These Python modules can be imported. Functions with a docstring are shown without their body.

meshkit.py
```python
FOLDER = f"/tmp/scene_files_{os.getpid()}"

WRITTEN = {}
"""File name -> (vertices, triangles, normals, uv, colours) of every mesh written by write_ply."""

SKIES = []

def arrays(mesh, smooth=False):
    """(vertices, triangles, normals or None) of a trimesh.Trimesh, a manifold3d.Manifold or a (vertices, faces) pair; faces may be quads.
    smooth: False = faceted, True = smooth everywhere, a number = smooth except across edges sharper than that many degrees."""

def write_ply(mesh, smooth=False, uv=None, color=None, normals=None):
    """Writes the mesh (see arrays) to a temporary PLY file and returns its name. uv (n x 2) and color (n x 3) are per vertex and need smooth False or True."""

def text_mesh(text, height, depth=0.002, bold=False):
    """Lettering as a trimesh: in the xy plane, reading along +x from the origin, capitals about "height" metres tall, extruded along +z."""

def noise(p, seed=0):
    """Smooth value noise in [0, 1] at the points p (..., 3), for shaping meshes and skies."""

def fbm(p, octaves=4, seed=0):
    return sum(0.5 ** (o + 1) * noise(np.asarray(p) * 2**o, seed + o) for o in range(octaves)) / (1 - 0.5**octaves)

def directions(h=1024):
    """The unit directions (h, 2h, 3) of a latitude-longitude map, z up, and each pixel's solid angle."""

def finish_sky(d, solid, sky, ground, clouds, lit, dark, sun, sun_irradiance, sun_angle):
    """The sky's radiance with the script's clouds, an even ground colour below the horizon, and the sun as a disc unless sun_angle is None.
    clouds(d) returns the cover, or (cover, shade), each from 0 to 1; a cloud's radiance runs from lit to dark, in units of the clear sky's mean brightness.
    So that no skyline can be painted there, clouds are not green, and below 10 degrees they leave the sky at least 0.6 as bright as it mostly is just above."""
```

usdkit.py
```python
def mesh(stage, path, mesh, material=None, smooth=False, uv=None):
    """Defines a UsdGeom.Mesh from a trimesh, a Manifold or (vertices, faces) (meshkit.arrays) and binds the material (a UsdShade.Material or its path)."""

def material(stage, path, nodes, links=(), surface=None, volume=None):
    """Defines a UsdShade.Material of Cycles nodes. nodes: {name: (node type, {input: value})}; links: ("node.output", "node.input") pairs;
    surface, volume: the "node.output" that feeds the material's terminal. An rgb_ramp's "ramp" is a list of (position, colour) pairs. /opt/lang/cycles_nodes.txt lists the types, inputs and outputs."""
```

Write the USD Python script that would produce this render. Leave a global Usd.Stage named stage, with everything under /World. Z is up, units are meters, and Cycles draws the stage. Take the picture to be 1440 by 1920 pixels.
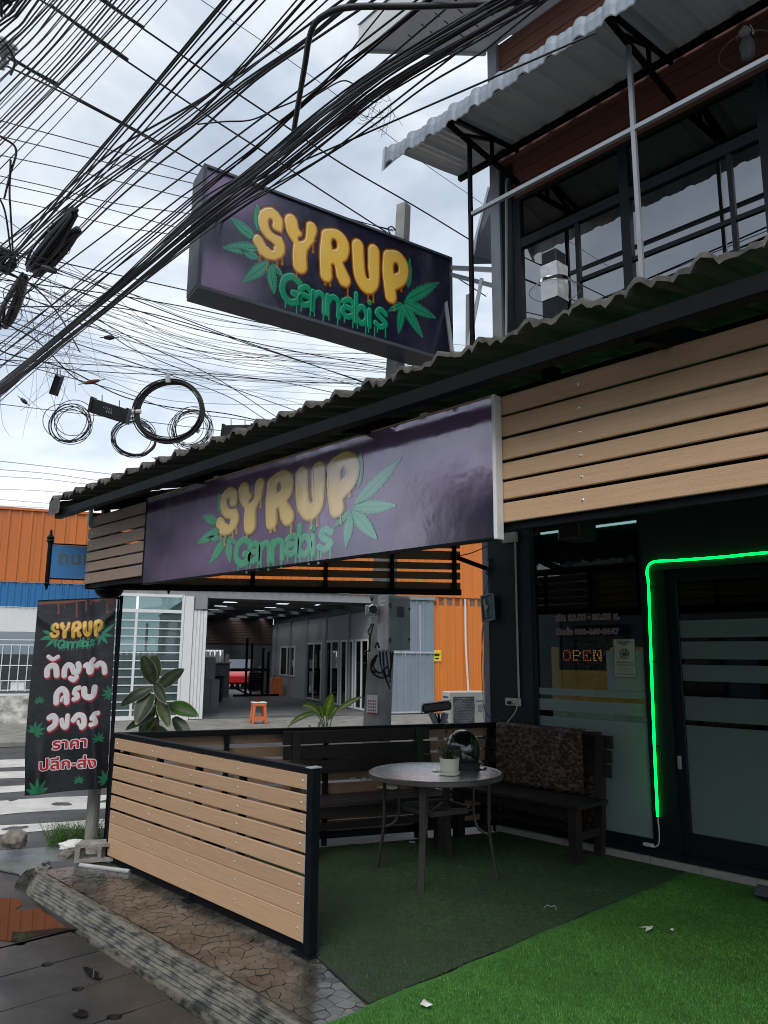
import math, random, json
import numpy as np, trimesh, usdkit
from pxr import Usd, UsdGeom, UsdLux, UsdShade, Gf, Sdf, Vt
from shapely import affinity
from shapely.geometry import Polygon, LineString, Point, MultiPolygon, box as sbox
from shapely.ops import unary_union

stage = Usd.Stage.CreateInMemory()
UsdGeom.SetStageUpAxis(stage, 'Z'); UsdGeom.SetStageMetersPerUnit(stage, 1.0)
GLYPHS = '''{"hours":[[[552,6,554,8,559,8,561,6,561,2,559,0,554,0,552,2]],[[512,8,512,35,522,35,522,10,526,7,530,7,534,12,534,35,544,35,544,0,537,0,535,4,531,0,528,-1,520,-1,514,3]],[[457,14,457,27,458,28,458,31,463,39,467,41,478,41,484,37,488,27,488,14,486,7,482,2,478,0,467,0,461,4],[465,16,467,9,470,6,475,6,478,9,480,16,480,25,478,32,475,35,470,35,467,32,465,25]],[[421,14,421,27,422,28,422,31,427,39,431,41,442,41,448,37,452,27,452,14,450,7,446,2,442,0,431,0,425,4],[429,16,431,9,434,6,439,6,442,9,444,16,444,25,442,32,439,35,434,35,431,32,429,25]],[[407,6,409,8,414,8,416,6,416,2,414,0,409,0,407,2]],[[370,14,370,27,371,28,371,31,376,39,380,41,391,41,397,37,401,27,401,14,399,7,395,2,391,0,380,0,374,4],[378,16,380,9,383,6,388,6,392,11,393,25,391,32,388,35,383,35,379,30,379,26,378,25]],[[334,14,334,27,335,28,335,31,340,39,344,41,355,41,361,37,365,27,365,14,363,7,359,2,355,0,344,0,338,4],[342,16,344,9,347,6,352,6,356,11,357,25,355,32,352,35,347,35,343,30,343,26,342,25]],[[296,21,313,21,313,13,296,13]],[[243,14,243,27,244,28,244,31,249,39,253,41,264,41,270,37,274,27,274,14,272,7,268,2,264,0,253,0,247,4],[251,16,253,9,256,6,261,6,265,11,266,25,264,32,261,35,256,35,252,30,252,26,251,25]],[[207,14,207,27,208,28,208,31,213,39,217,41,228,41,234,37,238,27,238,14,236,7,232,2,228,0,217,0,211,4],[217,32,215,16,216,15,216,11,220,6,225,6,228,9,230,16,229,30,225,35,220,35]],[[193,6,195,8,200,8,202,6,202,2,200,0,195,0,193,2]],[[156,14,156,27,157,28,157,31,162,39,166,41,177,41,183,37,187,27,187,14,185,7,181,2,177,0,166,0,160,4],[164,16,166,9,169,6,174,6,177,9,179,16,179,25,177,32,174,35,169,35,166,32,164,25]],[[122,6,133,7,133,33,131,33,124,27,124,35,132,41,141,41,141,8,143,6,150,6,150,0,122,0]],[[64,11,65,27,68,32,70,32,71,34,84,36,85,35,89,35,95,31,97,27,97,0,87,0,87,25,84,28,78,28,75,26,74,23,74,11,77,7,82,7,83,5,83,0,82,-1,74,-1,68,2]],[[25,10,25,35,35,35,35,9,37,7,43,7,47,11,47,40,27,40,27,44,32,47,57,48,57,13,56,12,55,5,51,1,46,-1,35,-1,28,3]],[[5,4,5,35,15,35,15,7,19,6,20,0,10,-1]]],"phone":[[[547,35,547,41,575,41,574,31,559,3,559,0,550,0,550,2,564,28,566,35]],[[508,8,509,16,511,17,523,41,531,41,524,26,522,25,518,17,518,15,528,14,528,25,535,25,535,14,541,14,541,8,535,8,535,0,528,0,528,6,527,8]],[[472,8,473,16,475,17,487,41,495,41,488,26,486,25,482,17,482,15,492,14,492,25,499,25,499,14,505,14,505,8,499,8,499,0,492,0,492,6,491,8]],[[437,14,437,27,438,28,438,31,443,39,447,41,458,41,464,37,468,27,468,14,466,7,462,2,458,0,447,0,441,4],[445,16,447,9,450,6,455,6,458,9,460,16,460,25,458,32,455,35,450,35,447,32,445,25]],[[416,21,433,21,433,13,416,13]],[[381,24,381,32,383,36,390,41,401,41,405,39,410,32,409,21,396,0,388,0,388,2,394,9,396,15,389,15,385,17],[389,26,390,24,393,21,398,21,401,24,402,30,398,35,393,35,389,30]],[[345,9,346,20,358,40,359,41,367,41,367,39,361,32,359,27,366,26,372,22,374,17,374,9,372,5,365,0,354,0,350,2],[353,11,354,9,357,6,362,6,365,9,366,15,362,20,357,20,353,15]],[[309,9,310,20,322,40,323,41,331,41,331,39,325,32,323,27,330,26,336,22,338,17,338,9,336,5,329,0,318,0,314,2],[317,11,318,9,321,6,326,6,329,9,330,15,326,20,321,20,317,15]],[[287,21,304,21,304,13,287,13]],[[252,28,253,35,255,36,255,38,260,41,272,41,276,39,280,33,280,25,275,17,265,7,281,6,281,0,253,0,253,6,271,24,272,30,269,35,265,35,261,33,260,28]],[[216,24,216,32,218,36,225,41,236,41,240,39,245,32,244,21,231,0,223,0,223,2,229,9,231,15,224,15,220,17],[224,26,225,24,228,21,233,21,236,24,237,30,233,35,228,35,224,30]],[[179,14,179,27,180,28,180,31,185,39,189,41,200,41,206,37,210,27,210,14,208,7,204,2,200,0,189,0,183,4],[187,16,189,9,192,6,197,6,200,9,202,16,202,25,200,32,197,35,192,35,189,32,187,25]],[[125,9,125,20,141,20,141,14,135,14,135,9,137,7,144,7,147,13,147,21,145,26,140,28,135,28,127,25,127,33,128,34,142,36,143,35,147,35,153,31,156,25,157,15,156,14,155,6,152,2,145,-1,135,-1,130,1,127,4]],[[84,11,85,29,90,35,96,36,102,33,104,35,111,36,114,35,117,32,118,30,118,0,108,0,108,26,107,28,104,27,104,25,99,25,97,28,94,25,94,10,97,7,103,6,103,0,102,-1,94,-1,88,2]],[[108,55,117,55,117,40,108,40]],[[44,23,48,32,53,35,64,36,73,33,77,27,77,0,67,0,67,25,66,27,58,28,55,26,54,23,54,11,57,7,62,7,63,5,63,0,62,-1,54,-1,48,2,44,11]],[[3,11,4,29,9,35,15,36,21,33,23,35,30,36,33,35,36,32,37,30,37,0,27,0,27,26,26,28,23,27,23,25,18,25,16,28,13,25,13,10,16,7,22,6,22,0,21,-1,13,-1,7,2]],[[7,40,7,44,12,47,36,47,36,40]]],"nosale1":[[[225,6,225,13,229,17,225,22,225,28,229,33,232,34,242,33,241,27,236,27,234,24,234,22,236,20,241,20,241,14,236,14,234,11,235,7,238,6,242,6,246,9,246,33,255,33,255,7,251,1,246,-1,234,-1,229,1]],[[197,26,197,32,201,34,212,34,217,30,218,28,218,0,209,0,209,25,206,27]],[[161,7,161,33,170,33,170,11,171,8,174,7,178,7,182,12,182,33,191,33,191,0,184,0,184,3,182,3,176,-1,168,-1,162,4]],[[183,52,191,52,191,38,183,38]],[[125,33,134,33,135,22,144,33,154,33,147,24,147,22,152,20,154,16,154,0,145,0,145,14,143,16,141,16,134,11,134,0,125,0]],[[95,26,95,32,99,34,110,34,115,30,116,28,116,0,107,0,107,25,104,27]],[[62,25,62,31,65,33,80,34,85,32,89,28,91,22,91,11,89,6,85,2,80,0,67,0,67,13,64,14,64,20,75,20,75,8,76,7,79,8,82,12,82,20,80,25,75,27,70,27,66,25]],[[76,40,76,45,80,49,87,49,91,45,91,40,87,36,80,36],[82,41,84,40,86,41,85,45,81,44]],[[26,33,35,33,35,12,39,7,43,7,46,8,47,11,47,33,56,33,56,7,55,4,51,0,41,-1,35,3,33,3,33,0,26,0]],[[47,52,55,52,55,38,47,38]],[[0,43,1,50,21,50,21,43,18,43,15,39,15,7,19,6,20,4,20,0,18,-1,11,-1,6,4,6,39,8,42]]],"nosale2":[[[129,26,129,32,133,34,144,34,149,30,150,28,150,0,141,0,141,25,138,27]],[[96,28,97,33,107,33,109,31,110,23,106,17,106,10,107,7,112,6,115,7,116,9,116,18,114,21,112,21,112,26,115,27,116,33,125,33,125,28,123,24,125,20,125,7,121,1,116,-1,106,-1,99,3,97,7,97,17,101,25]],[[40,14,43,18,45,19,45,20,40,21,40,26,42,30,50,34,59,34,60,33,63,33,67,30,69,26,69,11,71,8,75,8,78,10,79,14,79,33,88,33,88,-1,84,-9,80,-11,67,-12,62,-10,62,-3,69,-5,74,-5,78,-3,79,2,77,3,75,1,66,1,61,5,60,7,60,23,58,26,53,27,49,24,50,22,54,21,54,16,51,16,49,13,49,6,50,5,54,5,54,0,52,-1,43,0,40,4]],[[16,47,17,48,23,48,25,44,39,44,39,38,20,38,16,42]],[[3,22,4,28,8,32,13,34,24,34,30,31,33,26,33,0,24,0,24,23,20,27,15,27,13,25,14,22,18,21,18,18,17,16,14,16,13,14,13,0,4,0,4,14,8,19]]],"price":[[[127,42,129,44,132,44,133,45,145,45,152,41,154,37,154,0,144,0,144,32,143,35,139,37,134,37,130,35,127,35]],[[81,31,83,37,90,43,108,44,113,42,118,37,120,31,120,-1,110,-1,110,28,109,32,103,36,98,36,93,34,91,29,91,22,93,21,96,24,104,24,104,16,97,16,92,12,91,8,91,-1,81,-1]],[[42,35,42,42,44,44,47,44,48,45,60,45,67,41,69,37,69,0,59,0,59,32,58,35,54,37,49,37,45,35]],[[3,3,6,11,17,7,23,7,26,8,28,11,26,16,13,20,6,25,4,29,4,36,6,40,8,42,16,45,28,45,35,43,35,34,25,37,20,37,16,36,14,34,14,32,18,28,24,27,33,23,37,19,38,16,37,6,32,1,26,-1,14,-1,13,0,6,1]]],"retail":[[[220,41,220,44,230,44,241,8,245,9,249,15,250,27,248,33,246,35,238,36,236,43,237,44,248,44,256,39,260,30,260,17,257,9,253,4,244,0,233,0,232,1]],[[176,5,175,16,180,23,189,26,200,26,203,28,202,34,196,37,186,36,181,33,179,33,179,42,188,45,200,45,205,43,207,47,216,47,215,41,211,37,213,33,213,0,203,0,202,19,190,18,185,14,185,10,187,7,190,6,196,7,197,0,194,-1,182,0]],[[203,68,213,68,213,50,203,50]],[[149,26,169,26,169,17,149,17]],[[102,29,102,35,104,39,111,44,128,45,136,41,140,34,140,0,130,0,130,31,127,36,123,37,117,37,112,33,113,30,120,28,119,22,116,22,113,17,113,0,103,0,103,19,104,22,109,26,109,27]],[[54,5,53,16,58,23,67,26,78,26,81,28,80,34,74,37,64,36,59,33,57,33,57,42,66,45,78,45,86,42,89,39,91,34,91,0,81,0,80,19,68,18,63,14,63,10,65,7,68,6,74,7,75,0,73,-1,60,0]],[[54,50,54,54,60,57,80,57,81,64,90,64,90,50]],[[6,12,6,44,16,44,16,13,18,9,22,7,27,7,32,9,34,14,34,60,44,60,44,12,42,6,35,0,19,-1,13,1,8,6]]],"nt":[[[48,36,48,43,84,43,84,36,70,36,70,0,61,0,61,36]],[[4,43,14,43,16,41,22,29,29,20,31,14,32,14,33,43,42,43,42,0,32,0,30,2,27,9,23,13,22,17,18,21,15,29,14,29,13,0,4,0]]],"street":[[[107,44,117,44,117,13,120,8,127,7,133,11,135,17,135,44,145,44,145,0,137,0,137,5,136,5,132,1,127,-1,117,-1,109,5,107,10]],[[56,44,66,44,66,13,69,8,76,7,82,11,84,17,84,44,94,44,94,0,86,0,86,5,85,5,81,1,76,-1,66,-1,58,5,56,10]],[[5,29,6,37,11,42,15,44,30,45,38,42,42,38,44,33,44,0,34,0,34,30,30,36,26,37,18,36,16,34,16,32,16,30,23,27,23,22,19,22,16,17,16,7,18,6,23,6,23,0,21,-1,10,0,6,5,6,19,12,25]]],"age1":[[[265,5,265,20,270,20,270,8,272,4,276,4,278,8,278,22,267,22,267,25,284,28,282,3,278,0,270,0]],[[235,6,235,15,237,20,240,22,248,21,251,17,250,3,246,0,240,0,237,2],[239,11,240,6,241,4,246,5,247,14,245,18,241,18,240,17]],[[217,4,219,4,227,14,227,18,222,18,222,15,217,15,217,18,222,22,227,22,231,20,232,13,225,5,232,4,232,0,217,0]],[[191,15,191,19,193,20,202,19,203,0,198,0,198,15,195,16]],[[173,1,174,5,180,4,183,8,182,15,179,16,173,15,173,18,175,20,185,19,188,15,187,3,183,0]],[[182,30,187,30,187,22,182,22]],[[152,9,154,11,152,12,153,18,157,20,164,20,168,18,169,0,164,0,164,13,162,16,158,15,160,12,160,9,158,9,157,7,157,0,152,0]],[[135,15,136,20,143,20,147,17,147,0,142,0,142,14,139,16]],[[112,6,113,18,116,20,124,19,125,21,123,23,123,26,126,28,126,30,131,30,132,22,129,20,131,17,131,0,126,0,126,15,123,14,118,15,117,12,118,5,123,3,123,0,115,1]],[[101,-5,102,-2,107,-2,108,-9,103,-9,103,-5]],[[89,4,89,8,91,11,89,13,89,17,92,20,99,20,99,16,95,15,95,12,98,12,98,9,95,8,95,5,97,4,100,4,102,6,102,20,107,20,106,2,102,0,94,0,91,1]],[[72,15,72,19,74,20,83,19,84,0,79,0,79,15,76,16]],[[51,5,51,12,60,12,60,9,56,8,58,4,63,5,64,9,62,15,59,16,52,15,52,19,63,20,68,16,69,6,66,1,56,0]],[[30,25,41,26,42,28,47,28,47,22,30,22]],[[28,20,33,20,33,9,34,6,38,4,41,8,41,20,46,20,46,4,44,1,36,0,33,2,32,0,28,0]],[[11,22,11,24,13,25,11,27,12,30,18,29,18,25,23,25,23,22]],[[3,0,3,18,5,20,11,20,11,16,8,15,8,9,10,9,12,13,14,13,15,9,16,9,17,20,22,20,22,0,17,0,13,6,11,6,9,0]],[[10,-5,10,-2,14,-2,16,-6,18,-6,18,-2,22,-2,22,-7,20,-9,13,-9]]],"age2":[[[444,5,446,6,452,4,454,6,450,9,447,9,444,12,444,17,448,20,458,19,458,15,452,16,450,14,459,9,459,3,455,0,447,0,444,1]],[[420,6,420,15,422,19,424,20,429,19,437,20,438,19,439,0,434,0,434,15,431,14,426,15,425,12,426,5,431,3,431,0,423,1]],[[409,-3,415,-2,416,-9,411,-9,411,-5,409,-5]],[[397,5,397,20,402,20,402,8,405,4,408,4,410,7,410,20,415,20,415,5,412,1,402,0]],[[373,20,378,20,378,9,379,6,383,4,386,8,386,20,391,20,391,4,389,1,381,0,378,2,377,0,373,0]],[[349,4,349,20,354,20,354,8,357,4,361,6,362,9,362,20,367,20,367,0,363,0,362,2,359,0,353,0]],[[332,22,332,24,334,25,332,27,333,30,339,29,339,25,344,25,344,22]],[[326,20,331,20,332,14,336,17,337,20,343,20,340,15,343,11,343,0,338,0,338,8,336,10,334,10,334,8,331,6,331,0,326,0]],[[311,26,311,30,320,30,322,28,322,23,318,18,318,6,321,4,321,0,315,0,313,2,313,20,316,22,316,25,316,26]],[[293,5,295,6,301,4,303,6,299,9,296,9,293,12,293,17,297,20,307,19,307,15,301,16,299,14,308,9,308,3,304,0,296,0,293,1]],[[291,22,291,25,293,26,302,26,303,28,308,28,308,22]],[[269,6,270,18,273,20,278,19,286,20,288,17,288,0,283,0,283,14,282,15,280,14,275,15,274,12,275,5,280,3,280,0,272,1]],[[247,3,247,8,250,11,259,13,256,16,249,14,249,19,266,21,264,16,264,0,259,0,258,9,253,7,253,4,257,3,257,0,250,0]],[[226,5,226,12,235,12,235,9,231,8,233,4,238,5,239,9,237,15,234,16,227,15,227,19,238,20,243,16,244,6,241,1,231,0]],[[207,1,208,6,213,4,216,4,217,6,213,9,210,9,207,12,207,17,211,20,221,19,221,15,215,16,213,14,222,9,222,3,218,0]],[[204,22,205,25,212,26,212,28,215,28,216,26,218,26,218,28,221,28,221,22]],[[185,20,190,20,191,14,195,17,196,20,202,20,199,15,202,11,202,0,197,0,197,8,195,10,193,10,193,8,190,6,190,0,185,0]],[[151,0,151,3,153,4,153,9,155,11,152,13,152,16,157,20,164,20,163,26,165,28,173,28,173,24,168,24,168,22,165,20,170,15,170,0,165,0,165,12,161,16,158,14,161,12,161,10,158,8,158,1]],[[133,1,134,6,139,4,142,4,143,6,139,9,136,9,133,12,133,17,137,20,147,19,147,15,141,16,139,14,148,9,148,3,144,0]],[[114,5,116,6,122,4,124,6,120,9,117,9,114,12,114,17,118,20,128,19,128,15,122,16,120,14,129,9,129,3,125,0,117,0,114,1]],[[91,15,96,20,106,19,109,16,109,0,104,0,104,13,101,16,97,15,96,11,102,11,102,7,97,6,96,0,91,0]],[[69,22,69,25,71,26,80,26,81,28,86,28,86,22]],[[67,0,67,20,72,20,72,10,76,4,78,4,80,7,80,20,85,20,84,2,81,0,75,0,72,2,71,0]],[[47,1,48,6,53,4,56,4,57,6,53,9,50,9,47,12,47,17,51,20,61,19,61,15,55,16,53,14,62,9,62,3,58,0]],[[45,22,45,25,47,26,56,26,57,28,62,28,62,22]],[[23,6,23,15,25,19,27,20,32,19,40,20,41,19,42,0,37,0,37,15,34,14,29,15,28,12,29,5,34,3,34,0,26,1]],[[1,3,1,8,4,11,13,13,10,16,3,14,3,19,20,21,18,16,18,0,13,0,12,9,7,7,7,4,11,3,11,0,4,0]]],"age3":[[[334,15,334,19,336,20,345,19,346,0,341,0,341,15,338,16]],[[319,22,319,24,321,25,319,27,320,30,326,29,326,25,331,25,331,22]],[[313,18,314,20,320,20,322,18,322,14,319,8,322,4,325,6,325,20,330,20,330,3,328,1,319,0,315,2,314,11,316,15]],[[303,2,303,20,308,20,308,6,311,4,311,0,305,0]],[[279,20,284,20,284,9,285,6,289,4,292,8,292,20,297,20,297,4,295,1,287,0,284,2,283,0,279,0]],[[261,15,261,19,263,20,272,19,273,0,268,0,268,15,265,16]],[[246,22,246,24,248,25,246,27,247,30,253,29,253,25,258,25,258,22]],[[240,0,240,20,245,20,246,14,250,17,251,20,257,20,254,15,257,11,257,0,252,0,252,8,250,10,248,10,248,8,245,6,245,0]],[[216,5,216,20,221,20,221,8,223,4,227,4,229,8,229,22,218,22,218,25,235,28,233,3,229,0,221,0]],[[186,6,186,15,188,20,191,22,199,21,202,17,201,3,197,0,191,0,188,2],[190,11,191,6,192,4,197,5,198,14,196,18,192,18,191,17]],[[168,0,168,4,170,4,178,14,178,18,173,18,173,15,168,15,168,18,173,22,178,22,182,20,183,13,176,5,183,4,183,0]],[[142,15,142,19,144,20,153,19,154,0,149,0,149,15,146,16]],[[124,1,125,5,131,4,134,8,133,15,130,16,124,15,124,18,126,20,136,19,139,15,138,3,134,0]],[[133,30,138,30,138,22,133,22]],[[103,0,103,9,105,11,103,12,103,17,108,20,115,20,119,18,120,0,115,0,115,13,112,16,109,15,111,12,111,9,109,9,108,7,108,0]],[[86,15,87,20,94,20,98,17,98,0,93,0,93,14,90,16]],[[63,6,64,18,67,20,75,19,76,21,74,23,74,26,77,28,77,30,82,30,83,22,80,20,82,17,82,0,77,0,77,15,74,14,69,15,68,12,69,5,74,3,74,0,66,1]],[[52,-3,58,-2,59,-9,54,-9,54,-5,52,-5]],[[40,4,40,8,42,11,40,13,40,17,43,20,50,20,50,16,46,15,46,12,49,12,49,9,46,8,46,5,48,4,51,4,53,6,53,20,58,20,57,2,53,0,45,0,42,1]],[[23,15,23,19,25,20,34,19,35,0,30,0,30,15,27,16]],[[2,5,2,12,11,12,11,9,7,8,9,4,14,5,15,9,13,15,10,16,3,15,3,19,14,20,19,16,20,6,17,1,7,0]]]}'''
UsdGeom.Xform.Define(stage, '/World'); stage.DefinePrim('/World/Looks', 'Scope')
random.seed(7); RNG = np.random.default_rng(7)

# ------------------------------------------------------------------ camera
FPX, PIT, ROLL, YAW, EYE = 1429.75, 0.183517, 0.0071939, -0.8119326, 1.6
_cy, _sy = math.cos(YAW), math.sin(YAW)
FWD = np.array([_sy*math.cos(PIT), _cy*math.cos(PIT), math.sin(PIT)])
_r0 = np.array([_cy, -_sy, 0.0]); _u0 = np.cross(_r0, FWD)
RGT = math.cos(ROLL)*_r0 + math.sin(ROLL)*_u0; UPV = -math.sin(ROLL)*_r0 + math.cos(ROLL)*_u0
CAM = np.array([0, 0, EYE])
cam = UsdGeom.Camera.Define(stage, '/World/camera')
cam.CreateHorizontalApertureAttr(24.0); cam.CreateVerticalApertureAttr(32.0)
cam.CreateFocalLengthAttr(24.0*FPX/1440.0)
cam.CreateClippingRangeAttr((0.05, 2000.0))
EXPOSURE = 0.42
cam.CreateExposureAttr(EXPOSURE)
m4 = Gf.Matrix4d(*RGT, 0, *UPV, 0, *(-FWD), 0, *CAM, 1)
UsdGeom.Xformable(cam).AddTransformOp().Set(m4)

# ------------------------------------------------------------------ sky and sun (overcast, sun veiled by cloud over the main street)
SUN_EL, SUN_AZ = math.radians(50), math.atan2(0.50, -0.86)
SUN = np.array([math.sin(SUN_AZ)*math.cos(SUN_EL), math.cos(SUN_AZ)*math.cos(SUN_EL), math.sin(SUN_EL)])
skym = usdkit.material(stage, '/World/Looks/sky_overcast', {
    'tc': ('texture_coordinate', {}), 'map': ('mapping', {'scale': (1.0, 1.0, 2.2), 'location': (0.3, 1.7, 0.2)}),
    'n': ('noise_texture', {'scale': 2.6, 'detail': 7, 'roughness': 0.55, 'distortion': 0.4}),
    'n2': ('noise_texture', {'scale': 1.3, 'detail': 3, 'roughness': 0.5}),
    'cover': ('rgb_ramp', {'ramp': [(0.30, (.86, .86, .86)), (0.62, (.98, .98, .98))]}),
    'shade': ('rgb_ramp', {'ramp': [(0.34, (3.7, 4.45, 5.5)), (0.48, (5.0, 5.75, 6.7)), (0.66, (8.0, 8.4, 8.8))]}),
    'sky': ('sky_texture', {'sky_type': 'single_scattering', 'sun_disc': False, 'sun_elevation': SUN_EL, 'sun_rotation': SUN_AZ, 'altitude': 5.0, 'air_density': 1.0, 'aerosol_density': 1.6}),
    'mixc': ('mix_color', {'use_clamp': False}), 'sep': ('separate_xyz', {}), 'hz': ('map_range', {'from_min': .05, 'from_max': .55, 'to_min': 1.28, 'to_max': .95, 'clamp': True}), 'hm': ('vector_math', {'math_type': 'scale'}), 'bg': ('background_shader', {'strength': 0.100})},
    [('tc.generated', 'map.vector'), ('map.vector', 'n.vector'), ('map.vector', 'n2.vector'), ('n2.fac', 'cover.fac'), ('n.fac', 'shade.fac'),
     ('cover.color', 'mixc.fac'), ('sky.color', 'mixc.a'), ('shade.color', 'mixc.b'), ('tc.generated', 'sep.vector'), ('sep.z', 'hz.value'), ('mixc.result', 'hm.vector1'), ('hz.result', 'hm.scale'), ('hm.vector', 'bg.color')], surface='bg.background')
dome = UsdLux.DomeLight.Define(stage, '/World/sky')
dome.GetPrim().SetCustomDataByKey('kind', 'structure')
UsdShade.MaterialBindingAPI.Apply(dome.GetPrim()).Bind(skym)
sun = UsdLux.DistantLight.Define(stage, '/World/sun')
sun.CreateIntensityAttr(0.40); sun.CreateAngleAttr(40.0); sun.CreateColorAttr(Gf.Vec3f(1, .96, .9)); sun.GetPrim().CreateAttribute('inputs:normalize', Sdf.ValueTypeNames.Bool).Set(True)
zax = SUN; xax = np.cross([0, 0, 1.0], zax); xax /= np.linalg.norm(xax); yax = np.cross(zax, xax)
sun.AddTransformOp().Set(Gf.Matrix4d(*xax, 0, *yax, 0, *zax, 0, 0, 0, 0, 1))

# ------------------------------------------------------------------ placing helpers: a sight line met with a real plane of the place
def ray(x, y): return FWD*FPX + RGT*(x-720) - UPV*(y-960)
def onZ(x, y, z=0.0): d = ray(x, y); return CAM + d*((z-EYE)/d[2])
def onY(x, y, Y): d = ray(x, y); return CAM + d*(Y/d[1])
def onP(x, y, p, n): d = ray(x, y); n = np.asarray(n, float); return CAM + d*(np.dot(np.asarray(p)-CAM, n)/d.dot(n))
def atD(x, y, dist): return CAM + ray(x, y)/FPX*dist
V = lambda *a: np.array(a, float)
SD = V(.38, .925, 0); SD /= np.linalg.norm(SD); ND = V(SD[1], -SD[0], 0)   # side street: along, and out of the far facade
BP = V(-19.03, 7.24, 0)
def bg(a, z, d=0.0): return BP + SD*a + ND*d + V(0, 0, z)
def BG(x, y, d=0.0):
    p = onP(x, y, BP + ND*d, ND); return (p-BP) @ SD, p[2]

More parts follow.
